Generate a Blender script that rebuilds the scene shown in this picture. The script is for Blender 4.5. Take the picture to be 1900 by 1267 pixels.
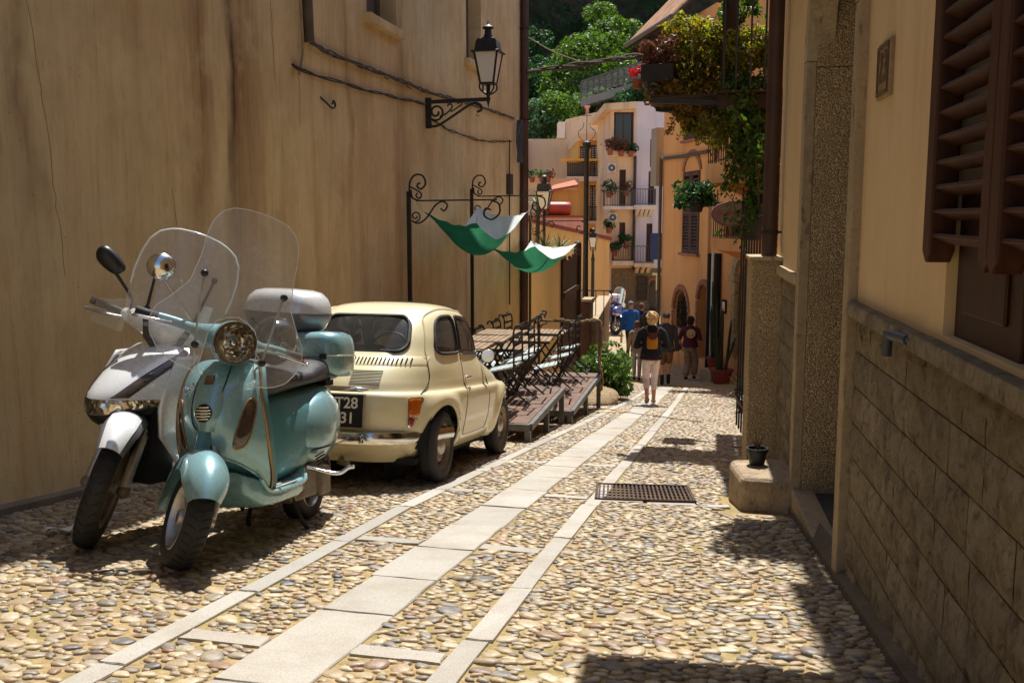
import bpy, bmesh, math, random
from mathutils import Vector, Matrix, noise
from math import sin, cos, pi, radians, sqrt, atan2, tan
random.seed(7)
R = radians
SC = bpy.context.scene
COL = SC.collection
for o in list(bpy.data.objects): bpy.data.objects.remove(o)

# ---------------------------------------------------------------- camera, sky, sun, exposure
cam = bpy.data.cameras.new('camera'); co = bpy.data.objects.new('camera', cam); COL.objects.link(co)
cam.sensor_width = 36.0; cam.lens = 36.0 * 1800 / 1900
cam.clip_start = 0.05; cam.clip_end = 3000
co.location = (0, 0, 1.15)
co.rotation_euler = (R(90) - math.atan(233.5 / 1800), 0, R(12))
SC.camera = co
SUN_EL, SUN_AZ = 63.0, 2.0          # degrees above the horizon, degrees left of the street axis (+Y)
W = bpy.data.worlds.new('World'); SC.world = W; W.use_nodes = True
nt = W.node_tree
bg = nt.nodes['Background']; sky = nt.nodes.new('ShaderNodeTexSky'); sky.sky_type = 'NISHITA'
sky.sun_disc = False; sky.sun_elevation = R(SUN_EL); sky.sun_rotation = R(-SUN_AZ)
sky.air_density = 1.0; sky.dust_density = 1.2; sky.ozone_density = 1.0
nt.links.new(sky.outputs[0], bg.inputs[0]); bg.inputs[1].default_value = 0.11
sl = bpy.data.lights.new('sun', 'SUN'); sl.energy = 5.0; sl.angle = R(0.5); sl.color = (1, .965, .92)
so = bpy.data.objects.new('sun', sl); COL.objects.link(so)
sd = Vector((-sin(R(SUN_AZ)) * cos(R(SUN_EL)), cos(R(SUN_AZ)) * cos(R(SUN_EL)), sin(R(SUN_EL))))
so.rotation_euler = (-sd).to_track_quat('-Z', 'Y').to_euler()
vs = SC.view_settings; vs.view_transform = 'Standard'; vs.look = 'None'; vs.exposure = 0.62; vs.gamma = 1
SC.render.engine = 'CYCLES'

# ---------------------------------------------------------------- helpers
def tag(o, label=None, cat=None, group=None, kind=None):
    if label: o['label'] = label
    if cat: o['category'] = cat
    if group: o['group'] = group
    if kind: o['kind'] = kind
    return o
def empty(name, loc=(0, 0, 0), rot=(0, 0, 0), sc=1.0):
    o = bpy.data.objects.new(name, None); COL.objects.link(o); o.empty_display_size = .1
    o.location = loc; o.rotation_euler = rot
    o.scale = (sc, sc, sc)
    return o
def thing(name, label, cat, loc=(0, 0, 0), rot=(0, 0, 0), group=None, sc=1.0):
    return tag(empty(name, loc, rot, sc), label, cat, group)
def inst(name, mesh, parent=None, loc=(0, 0, 0), rot=(0, 0, 0), sc=(1, 1, 1)):
    o = bpy.data.objects.new(name, mesh); COL.objects.link(o); o.parent = parent
    o.location = loc; o.rotation_euler = rot; o.scale = sc
    return o
def copy_tree(o, parent=None):
    c = o.copy(); COL.objects.link(c); c.parent = parent
    for ch in [x for x in bpy.data.objects if x.parent == o]: copy_tree(ch, c)
    return c
def spl(pts, n=8, closed=False):
    """Catmull-Rom through points (tuples of any length)"""
    P = [tuple(p) for p in pts]; m = len(P); out = []
    rng = range(m) if closed else range(m - 1)
    for i in rng:
        if closed: a, b, c, d = P[(i-1) % m], P[i], P[(i+1) % m], P[(i+2) % m]
        else: a, b, c, d = P[max(i-1, 0)], P[i], P[i+1], P[min(i+2, m-1)]
        for k in range(n):
            t = k / n
            out.append(tuple(.5 * (2*q + (r-p)*t + (2*p-5*q+4*r-s)*t*t + (3*q-p-3*r+s)*t**3) for p, q, r, s in zip(a, b, c, d)))
    if not closed: out.append(P[-1])
    return out
class MB:
    def __init__(s): s.v = []; s.f = []; s.T = Matrix.Identity(4)
    def tr(s, *a): s.T = Matrix.Identity(4); [setattr(s, 'T', s.T @ m) for m in a]; return s
    def add(s, vs, fs):
        b = len(s.v); T = s.T
        s.v += [tuple(T @ Vector(p)) for p in vs]; s.f += [tuple(b + i for i in f) for f in fs]
        return s
    def box(s, x0, y0, z0, x1, y1, z1, j=0):
        r = lambda: random.uniform(-j, j) if j else 0
        vs = [(x + r(), y + r(), z + r()) for z in (z0, z1) for x, y in ((x0, y0), (x1, y0), (x1, y1), (x0, y1))]
        return s.add(vs, [(3, 2, 1, 0), (4, 5, 6, 7), (0, 1, 5, 4), (1, 2, 6, 5), (2, 3, 7, 6), (3, 0, 4, 7)])
    def bar(s, a, b, w, h=None, up=(0, 0, 1)):
        a = Vector(a); b = Vector(b); h = h or w; d = (b - a).normalized(); u = Vector(up)
        if abs(d.dot(u)) > .98: u = Vector((1, 0, 0))
        x = d.cross(u).normalized(); u = x.cross(d)
        vs = [tuple(p + x * (i * w / 2) + u * (k * h / 2)) for p in (a, b) for i, k in ((-1, -1), (1, -1), (1, 1), (-1, 1))]
        return s.add(vs, [(0, 1, 2, 3), (7, 6, 5, 4), (0, 4, 5, 1), (1, 5, 6, 2), (2, 6, 7, 3), (3, 7, 4, 0)])
    def rings(s, rs, close_u=True, cap=True, close_v=False):
        """loft a list of equal rings"""
        n = len(rs[0]); m = len(rs); vs = [p for r in rs for p in r]; fs = []
        for i in range(m if close_v else m - 1):
            for j in range(n if close_u else n - 1):
                a = i * n + j; b = i * n + (j + 1) % n; c = ((i + 1) % m) * n + (j + 1) % n; d = ((i + 1) % m) * n + j
                fs.append((a, b, c, d))
        if cap and close_u and not close_v:
            fs.append(tuple(range(n - 1, -1, -1))); fs.append(tuple((m - 1) * n + k for k in range(n)))
        return s.add(vs, fs)
    def tube(s, path, r, seg=8, closed=False, cap=True, flat=1.0):
        P = [Vector(p) for p in path]; m = len(P); rs = []
        rad = r if isinstance(r, (list, tuple)) else [r] * m
        up = None
        for i, p in enumerate(P):
            if closed: d = P[(i + 1) % m] - P[i - 1]
            else: d = P[min(i + 1, m - 1)] - P[max(i - 1, 0)]
            if d.length < 1e-9: d = Vector((0, 0, 1))
            d.normalize()
            if up is None:
                up = Vector((0, 0, 1)) if abs(d.z) < .9 else Vector((1, 0, 0))
            x = d.cross(up)
            if x.length < 1e-6: x = d.orthogonal()
            x.normalize(); up = x.cross(d).normalized()
            rs.append([tuple(p + x * (cos(2*pi*k/seg) * rad[i]) + up * (sin(2*pi*k/seg) * rad[i] * flat)) for k in range(seg)])
        return s.rings(rs, True, cap and not closed, closed)
    def lathe(s, prof, seg=20, axis='z', arc=2*pi, cap=False):
        """prof = [(radius, height)]"""
        n = len(prof); full = abs(arc - 2*pi) < 1e-6; m = seg if full else seg + 1; vs = []
        for k in range(m):
            a = arc * k / seg
            for r_, h in prof:
                p = (r_ * cos(a), r_ * sin(a), h)
                if axis == 'y': p = (p[0], p[2], p[1])
                if axis == 'x': p = (p[2], p[0], p[1])
                vs.append(p)
        fs = []
        for k in range(seg):
            k2 = (k + 1) % m
            for i in range(n - 1):
                fs.append((k*n+i, k2*n+i, k2*n+i+1, k*n+i+1))
        return s.add(vs, fs)
    def prism(s, pts, z0, z1, axis='z'):
        """extrude a 2D outline; axis = extrusion axis"""
        f = {'z': lambda a, b, h: (a, b, h), 'y': lambda a, b, h: (a, h, b), 'x': lambda a, b, h: (h, a, b)}[axis]
        n = len(pts); vs = [f(a, b, z0) for a, b in pts] + [f(a, b, z1) for a, b in pts]
        return s.add(vs, [tuple(range(n - 1, -1, -1)), tuple(range(n, 2*n))] + [(i, (i+1) % n, n + (i+1) % n, n + i) for i in range(n)])
    def grid(s, fn, nu, nv, cu=False):
        vs = [fn(i / nu, j / nv) for j in range(nv + 1) for i in range(nu if cu else nu + 1)]
        w = nu if cu else nu + 1; fs = []
        for j in range(nv):
            for i in range(nu):
                a = j*w + i; b = j*w + (i+1) % w if cu else j*w + i + 1
                fs.append((a, b, b + w, a + w))
        return s.add(vs, fs)
    def ball(s, c, r, nu=12, nv=8, sq=1.0):
        rx, ry, rz = r if isinstance(r, (tuple, list)) else (r, r, r)
        sp = lambda x: math.copysign(abs(x) ** sq, x)
        return s.grid(lambda u, v: (c[0] + rx*sp(cos(2*pi*u))*sp(sin(pi*v)), c[1] + ry*sp(sin(2*pi*u))*sp(sin(pi*v)), c[2] - rz*sp(cos(pi*v))), nu, nv, True)
    def mesh(s, name, mat, smooth=None, weld=True):
        me = bpy.data.meshes.new(name); me.from_pydata(s.v, [], s.f)
        bm = bmesh.new(); bm.from_mesh(me)
        if weld: bmesh.ops.remove_doubles(bm, verts=bm.verts, dist=1e-5)
        bmesh.ops.recalc_face_normals(bm, faces=bm.faces)
        bm.to_mesh(me); bm.free()
        for m in (mat if isinstance(mat, (list, tuple)) else [mat]): me.materials.append(m)
        if smooth is not None:
            for p in me.polygons: p.use_smooth = True
            me.set_sharp_from_angle(angle=R(smooth))
        return me
    def build(s, name, mat, parent=None, smooth=None, bevel=0, seg=2, sub=0, solid=0, loc=(0, 0, 0), rot=(0, 0, 0)):
        o = inst(name, s.mesh(name, mat, smooth), parent, loc, rot)
        if solid:
            m = o.modifiers.new('solid', 'SOLIDIFY'); m.thickness = solid; m.offset = -1
        if bevel:
            m = o.modifiers.new('bevel', 'BEVEL'); m.width = bevel; m.segments = seg; m.limit_method = 'ANGLE'; m.angle_limit = R(40); m.harden_normals = False
        if sub:
            m = o.modifiers.new('sub', 'SUBSURF'); m.levels = sub; m.render_levels = sub
        return o
def T(x=0, y=0, z=0): return Matrix.Translation((x, y, z))
def RX(a): return Matrix.Rotation(R(a), 4, 'X')
def RY(a): return Matrix.Rotation(R(a), 4, 'Y')
def RZ(a): return Matrix.Rotation(R(a), 4, 'Z')
def S(x, y, z): return Matrix.Diagonal((x, y, z, 1))
def lerp(a, b, t): return a + (b - a) * t
def table(tab, x):
    """piecewise smooth lookup: tab = [(x, v1, v2, ...)]"""
    if x <= tab[0][0]: return tab[0][1:]
    for a, b in zip(tab, tab[1:]):
        if x <= b[0]:
            t = (x - a[0]) / (b[0] - a[0]); 
            return tuple(lerp(p, q, t) for p, q in zip(a[1:], b[1:]))
    return tab[-1][1:]

# ---------------------------------------------------------------- materials
def srgb(r, g, b):
    f = lambda c: (c/255/12.92) if c/255 <= .04045 else ((c/255 + .055)/1.055) ** 2.4
    return (f(r), f(g), f(b), 1)
class N:
    """tiny node-graph helper"""
    def __init__(s, name):
        s.m = bpy.data.materials.new(name); s.m.use_nodes = True; s.t = s.m.node_tree
        s.b = s.t.nodes['Principled BSDF']; s.o = s.t.nodes['Material Output']
    def n(s, ty, **k):
        x = s.t.nodes.new('ShaderNode' + ty)
        for a, v in k.items(): setattr(x, a, v)
        return x
    def l(s, a, b): s.t.links.new(a, b)
    def coord(s, scale=(1, 1, 1), kind='Object', rot=(0, 0, 0)):
        c = s.n('TexCoord'); m = s.n('Mapping'); m.inputs['Scale'].default_value = scale; m.inputs['Rotation'].default_value = rot
        if kind == 'World':
            g = s.n('NewGeometry'); s.l(g.outputs['Position'], m.inputs[0])
        else: s.l(c.outputs[kind], m.inputs[0])
        return m.outputs[0]
    def noise(s, vec, scale, detail=4, rough=.55, dist=0):
        x = s.n('TexNoise'); x.inputs['Scale'].default_value = scale; x.inputs['Detail'].default_value = detail
        x.inputs['Roughness'].default_value = rough; x.inputs['Distortion'].default_value = dist; s.l(vec, x.inputs['Vector']); return x.outputs['Fac']
    def voro(s, vec, scale, feature='F1', out='Distance', rnd=1.0):
        x = s.n('TexVoronoi', feature=feature); x.inputs['Scale'].default_value = scale; x.inputs['Randomness'].default_value = rnd; s.l(vec, x.inputs['Vector']); return x.outputs[out]
    def ramp(s, fac, stops):
        x = s.n('ValToRGB'); e = x.color_ramp.elements
        while len(e) < len(stops): e.new(.5)
        for k, (p, c) in enumerate(stops):
            e[k].position = p; e[k].color = c if len(c) == 4 else (*c, 1)
        s.l(fac, x.inputs[0]); return x.outputs[0]
    def mix(s, fac, a, b, mode='MIX'):
        x = s.n('Mix', data_type='RGBA', blend_type=mode)
        for v, i in ((fac, 0), (a, 6), (b, 7)):
            if isinstance(v, (int, float)): x.inputs[i].default_value = v
            elif isinstance(v, tuple): x.inputs[i].default_value = v
            else: s.l(v, x.inputs[i])
        return x.outputs[2]
    def math(s, op, a, b=0, c=None):
        x = s.n('Math', operation=op)
        for v, i in ((a, 0), (b, 1), (c, 2)):
            if v is None: continue
            if isinstance(v, (int, float)): x.inputs[i].default_value = v
            else: s.l(v, x.inputs[i])
        return x.outputs[0]
    def set(s, **k):
        for a, v in k.items():
            i = s.b.inputs[a.replace('_', ' ')]
            if hasattr(v, 'is_linked'): s.l(v, i)
            else: i.default_value = v
    def bump(s, h, strength=.3, dist=.01, normal=None):
        x = s.n('Bump'); x.inputs['Strength'].default_value = strength; x.inputs['Distance'].default_value = dist
        s.l(h, x.inputs['Height'])
        if normal is not None: s.l(normal, x.inputs['Normal'])
        s.l(x.outputs[0], s.b.inputs['Normal']); return x.outputs[0]
MATS = {}
def mat(name, col, rough=.6, var=.25, scale=6, bump=0, bscale=40, metal=0, spec=.5, coat=0, stretch=(1, 1, 1), dirt_haze=None, dirt_scale=2.5, kind='Object', trans=0):
    """simple mottled surface: base colour with noise variation, optional dirt colour and bump"""
    if name in MATS: return MATS[name]
    g = N(name); c = g.coord(stretch, kind)
    lo = tuple(x * (1 - var) for x in col[:3]) + (1,); hi = tuple(min(1, x * (1 + var)) for x in col[:3]) + (1,)
    colr = g.ramp(g.noise(c, scale, 6, .6), [(.3, lo), (.7, hi)])
    if dirt_haze:
        colr = g.mix(g.ramp(g.noise(c, dirt_scale, 7, .65), [(.48, (0, 0, 0)), (.72, (1, 1, 1))]), colr, dirt_haze)
    rr = g.math('MULTIPLY_ADD', g.noise(c, scale * 2.3, 5, .6), .25, rough - .12)
    g.set(Base_Color=colr, Roughness=rr, Metallic=metal, Specular_IOR_Level=spec)
    if coat: g.set(Coat_Weight=coat, Coat_Roughness=.06)
    if bump: g.bump(g.noise(c, bscale, 6, .6), bump, .01)
    MATS[name] = g.m
    return g.m
def gz(y):
    """height of the street along its length"""
    if y < 16.5: return -.125 * y
    if y < 25: return -2.0625 - .11 * (y - 16.5)
    return -2.9975 - .02 * (min(y, 60) - 25)
# ---------------------------------------------------------------- street
SLOPE = -math.degrees(math.atan(.125))
def m_street():
    g = N('street_mortar'); c = g.coord((1, 1, 1), 'World')
    n1 = g.noise(c, 1.3, 6, .6); n2 = g.noise(c, 30, 6, .7)
    col = g.ramp(n2, [(.25, srgb(104, 86, 58)), (.5, srgb(150, 128, 90)), (.75, srgb(180, 158, 116))])
    moss = g.ramp(g.noise(c, 2.6, 6, .65), [(.46, (0, 0, 0)), (.62, (1, 1, 1))])
    col = g.mix(g.math('MULTIPLY', moss, .5), col, srgb(116, 110, 58))
    # beyond the built stones: same pebbles as a pattern
    sx = g.n('SeparateXYZ'); s_in = g.n('NewGeometry'); g.l(s_in.outputs['Position'], sx.inputs[0])
    far = g.math('MULTIPLY', g.math('SUBTRACT', sx.outputs[1], 21.5), .5); far = g.n('Clamp').outputs[0] if False else g.math('MINIMUM', g.math('MAXIMUM', far, 0), 1)
    c2 = g.coord((9, 13, 9), 'World'); vd = g.voro(c2, 1.0, 'DISTANCE_TO_EDGE'); vc = g.voro(c2, 1.0, 'F1', 'Color')
    sep = g.n('SeparateColor'); g.l(vc, sep.inputs[0])
    stone = g.ramp(sep.outputs[0], [(0, srgb(120, 105, 88)), (.35, srgb(178, 158, 124)), (.6, srgb(150, 142, 128)), (.8, srgb(200, 182, 146)), (1, srgb(142, 110, 84))])
    edge = g.ramp(vd, [(.03, (0, 0, 0)), (.16, (1, 1, 1))])
    col = g.mix(g.math('MULTIPLY', far, edge), col, stone)
    g.set(Base_Color=col, Roughness=.85, Specular_IOR_Level=.25)
    h = g.math('ADD', g.math('MULTIPLY', n2, .5), g.math('MULTIPLY', g.math('MULTIPLY', edge, far), 1.2))
    g.bump(h, .6, .015)
    return g.m
def m_cobble():
    g = N('river_stone'); c = g.coord((1, 1, 1), 'World')
    oi = g.n('ObjectInfo'); ge = g.n('NewGeometry')
    rnd = g.math('FRACT', g.math('ADD', oi.outputs['Random'], ge.outputs['Random Per Island']))
    col = g.ramp(rnd, [(0, srgb(156, 136, 106)), (.12, srgb(192, 174, 140)), (.25, srgb(172, 150, 114)), (.36, srgb(128, 119, 106)), (.45, srgb(198, 184, 152)), (.55, srgb(150, 126, 96)), (.64, srgb(108, 103, 98)), (.72, srgb(182, 162, 124)), (.8, srgb(140, 107, 84)), (.88, srgb(168, 156, 134)), (.95, srgb(92, 91, 92)), (1, srgb(176, 152, 114))])
    n = g.noise(c, 55, 6, .7); n2 = g.noise(c, 14, 5, .6)
    col = g.mix(.5, col, g.ramp(n, [(.3, (.35, .33, .3)), (.7, (1, 1, 1))]), 'MULTIPLY')
    col = g.mix(g.math('MULTIPLY', g.ramp(n2, [(.5, (0, 0, 0)), (.7, (1, 1, 1))]), .35), col, srgb(190, 170, 128))
    rr = g.math('MULTIPLY_ADD', n2, .4, .28)
    g.set(Base_Color=col, Roughness=rr, Specular_IOR_Level=.45)
    g.bump(g.math('ADD', n, g.math('MULTIPLY', n2, .6)), .35, .006)
    return g.m
def m_slab():
    g = N('grey_paving_stone'); c = g.coord((1, 1, 1), 'World'); oi = g.n('ObjectInfo')
    col = g.ramp(oi.outputs['Random'], [(0, srgb(160, 155, 145)), (.35, srgb(180, 175, 164)), (.6, srgb(170, 165, 153)), (.8, srgb(184, 176, 162)), (1, srgb(164, 160, 150))])
    f = g.noise(c, 160, 3, .7); col = g.mix(.55, col, g.ramp(f, [(.35, (.45, .43, .4)), (.6, (1, 1, 1))]), 'MULTIPLY')
    col = g.mix(g.ramp(g.noise(c, 2.2, 7, .7), [(.46, (0, 0, 0)), (.7, (.6, .6, .6))]), col, srgb(138, 126, 108))
    st = g.noise(g.coord((3, 40, 3), 'World'), 3, 4, .6)
    g.set(Base_Color=col, Roughness=.75, Specular_IOR_Level=.35)
    g.bump(g.math('ADD', g.noise(c, 90, 5, .7), g.math('MULTIPLY', st, .8)), .5, .006)
    return g.m
M_COB, M_SLAB = m_cobble(), m_slab()
ys = [-60, -20, -5, 0, 5, 10, 16.5, 18, 20, 22, 25, 30, 40, 60, 90, 200, 700]
st = MB(); xs = [-500, -60, -20, -4.2, -2, 0, 2, 8, 20, 60, 500]
st.add([(x, y, gz(y)) for y in ys for x in xs], [(j*11+i, j*11+i+1, (j+1)*11+i+1, (j+1)*11+i) for j in range(len(ys)-1) for i in range(10)])
street = tag(st.build('street', m_street()), kind='structure')
street['label'] = 'sloping cobbled street with grey stone strips'

RWA = R(2.5)
def rwx(y): return .632 - (y - 4.55) * tan(RWA)          # right wall face at ground
def xL(y): return -1.945 + .041 * max(0, y - 6)
def xW(y): return -1.39 + .02 * (y - 3.5)
def xR(y): return -.84 + .012 * (y - 3)
CROSS = [3.08 + 1.745 * k for k in range(-1, 9)]
# stone strips: one slab one object
def slab_mesh(k):
    b = MB(); n_ = 4; e = [(-.5 + i / n_, -.5) for i in range(n_)] + [(.5, -.5 + i / n_) for i in range(n_)] + [(.5 - i / n_, .5) for i in range(n_)] + [(-.5, .5 - i / n_) for i in range(n_)]
    q = [(x * (1 - random.uniform(0, .05)), y * (1 - random.uniform(0, .008))) for x, y in e]
    b.rings([[(x, y, -.5) for x, y in q], [(x, y, .42) for x, y in q], [(x * .975, y * .993, .5 + random.uniform(-.03, .02)) for x, y in q]]); return b.mesh('paving_slab', M_SLAB)
SLABM = [slab_mesh(k) for k in range(9)]
def slab(x, y, w, l, rz=0, h=.011):
    rx = math.atan(-.125 if y < 16.5 else -.11)
    o = inst('paving_slab', random.choice(SLABM), street, (x, y, gz(y) + h - .04 + random.uniform(-.002, .002)), (rx, 0, rz), (w, l, .08))
    return o
for fx, w, L, gap in ((xL, .10, .95, 0), (xW, .315, .72, 0), (xR, .105, .9, 0)):
    y = 1.2
    while y < 21:
        l = L * random.uniform(.75, 1.25); y1 = y + l; ym = (y + y1) / 2
        slab(fx(ym) + random.uniform(-.006, .006), ym, w * random.uniform(.95, 1.04), l - random.uniform(.002, .007), -math.atan2(fx(y1) - fx(y), l))
        y = y1
for k, cy in enumerate(CROSS):
    for a, b in ((xL(cy) + .05, xW(cy) - .158), (xW(cy) + .158, xR(cy) - .053)):
        n = 1 if b - a < .38 else 2; ww = (b - a) / n
        for i in range(n):
            slab(a + ww * (i + .5), cy + random.uniform(-.01, .01), ww - .008, .10, random.uniform(-.02, .02))
for x0, x1 in ((-.78, -.46), (-.45, -.1), (-.09, .12)): slab((x0 + x1) / 2, 6.55, x1 - x0 - .006, .1, .12)
# river stones
def stone_mesh(k):
    rnd = random.Random(k); n = 9; ph = rnd.uniform(0, 6)
    rad = [1 + rnd.uniform(-.22, .2) for _ in range(n)]
    ring = lambda s, h, j: [(rad[i] * s * cos(2*pi*i/n + ph), rad[i] * s * sin(2*pi*i/n + ph), h + rnd.uniform(-j, j)) for i in range(n)]
    b = MB(); rs = [ring(.96, -.5, 0), ring(1.0, .2, .08), ring(.84, .74, .10), ring(.45, .95, .10)]
    b.rings(rs, True, False); base = len(b.v); b.v.append((0, 0, 1.0)); b.f += [(27 + i, 27 + (i+1) % n, base) for i in range(n)]
    return b
STB = [stone_mesh(k) for k in range(14)]
STM = [b.mesh('cobblestone', M_COB, 180) for b in STB]
rng = random.Random(11); cells = {}; stones = []
def blocked(x, y, m):
    if abs(x - xL(y)) < .05 + m or abs(x - xW(y)) < .158 + m or abs(x - xR(y)) < .053 + m: return True
    if xL(y) < x < xR(y):
        for cy in CROSS:
            if abs(y - cy) < .05 + m * .8: return True
    if -.86 < x < -.12 and 6.5 < y < 7.33: return True
    if .04 < x < .6 and 6.3 < y < 7.1: return True
    if .2 < x < .7 and 7.7 < y < 8.4: return True
    if x < -.1 and 0 < 0: return True
    return False
def throw(n, amin, amax, tight, y0, y1):
    for _ in range(n):
        y = rng.uniform(y0, y1); x = rng.uniform(-4.05, rwx(y) + (0 if y < 8 else min(2.2, (y - 8) * .35)))
        a = rng.uniform(amin, amax); b = a * rng.uniform(.5, .85); m = a * .6
        if blocked(x, y, m): continue
        ci, cj = int(x / .14 + 100), int(y / .14); ok = True
        for i in (-1, 0, 1):
            for j in (-1, 0, 1):
                for (qx, qy, qa, qb) in cells.get((ci + i, cj + j), ()):
                    dx = (x - qx) / (a + qa); dy = (y - qy) / (b + qb)
                    if dx*dx + dy*dy < tight: ok = False; break
                if not ok: break
            if not ok: break
        if ok:
            cells.setdefault((ci, cj), []).append((x, y, a, b)); stones.append((x, y, a, b))
throw(3500, .042, .058, .70, 2.1, 21.5)
throw(40000, .028, .042, .66, 2.1, 21.5)
throw(80000, .018, .030, .62, 2.1, 16)
stones.sort(key=lambda s_: s_[1])
front = [s_ for s_ in stones if abs(s_[0]) < 9 and s_[2] > .036 and -2.9 + (s_[1]-2.6)*-.4 < s_[0]][:300]; fs_ = set(front)
big = MB()
def smat(s_):
    x, y, a, b = s_
    return T(x, y, gz(y) + .000) @ RX(SLOPE) @ RZ(rng.uniform(-28, 28)) @ RX(rng.uniform(-9, 9)) @ RY(rng.uniform(-9, 9)) @ S(a * 1.02, b * 1.02, max(.011, a * rng.uniform(.2, .36)))
for s_ in stones:
    m_ = smat(s_); k = rng.randrange(14)
    if s_ in fs_:
        o = inst('cobblestone', STM[k], street); o.matrix_world = m_
    else:
        big.T = m_; big.add(STB[k].v, STB[k].f)
cs = inst('cobblestones', big.mesh('cobblestones', M_COB, 180, weld=False), street); cs['kind'] = 'stuff'
# drain grate
gr = thing('drain_grate', 'rusty iron drain grate set flush in the cobbles', 'grate', (-.49, 6.92, gz(6.92) + .012), (math.atan(-.125), 0, R(6)))
rust = mat('rusty_iron', srgb(62, 46, 36), .75, .5, 14, .4, 60, metal=.3, dirt_haze=srgb(96, 66, 42))
f_ = MB()
for a in ((-.35, -.36, .35, -.34), (-.35, .34, .35, .36), (-.35, -.36, -.33, .36), (.33, -.36, .35, .36)): f_.box(a[0], a[1], -.02, a[2], a[3], .012)
f_.build('frame', rust, gr)
MB().box(-.34, -.35, -.06, .34, .35, -.03).build('sump', mat('sump_black', (.012, .01, .008, 1), .95), gr)  # near-black sheet below the bars
for i in range(22):
    x = -.32 + i * .0305; MB().box(x - .007, -.34, -.018, x + .007, .34, .006).build('bar', rust, gr)
for j in range(5):
    y = -.24 + j * .12; MB().box(-.33, y - .008, -.022, .33, y + .008, .003).build('cross_bar', rust, gr)

# ---------------------------------------------------------------- walls with openings
def holed(P, u0, u1, z0, z1, holes, depth):
    """wall face with rectangular openings and their reveals; P(u, z, d) with d into the wall"""
    us = sorted({u0, u1, *[h[0] for h in holes], *[h[1] for h in holes]}); zs = sorted({z0, z1, *[h[2] for h in holes], *[h[3] for h in holes]})
    m = MB()
    for a, b in zip(us, us[1:]):
        for c, d in zip(zs, zs[1:]):
            if any(h[0] <= a and b <= h[1] and h[2] <= c and d <= h[3] for h in holes): continue
            m.add([P(a, c, 0), P(b, c, 0), P(b, d, 0), P(a, d, 0)], [(0, 1, 2, 3)])
    for h in holes:
        q = [(h[0], h[2]), (h[1], h[2]), (h[1], h[3]), (h[0], h[3])]
        for k in range(4):
            a, b = q[k], q[(k+1) % 4]
            if k == 0 and abs(h[2] - z0) < 1e-6: continue
            m.add([P(*a, 0), P(*b, 0), P(*b, depth), P(*a, depth)], [(0, 1, 2, 3)])
    return m
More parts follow.
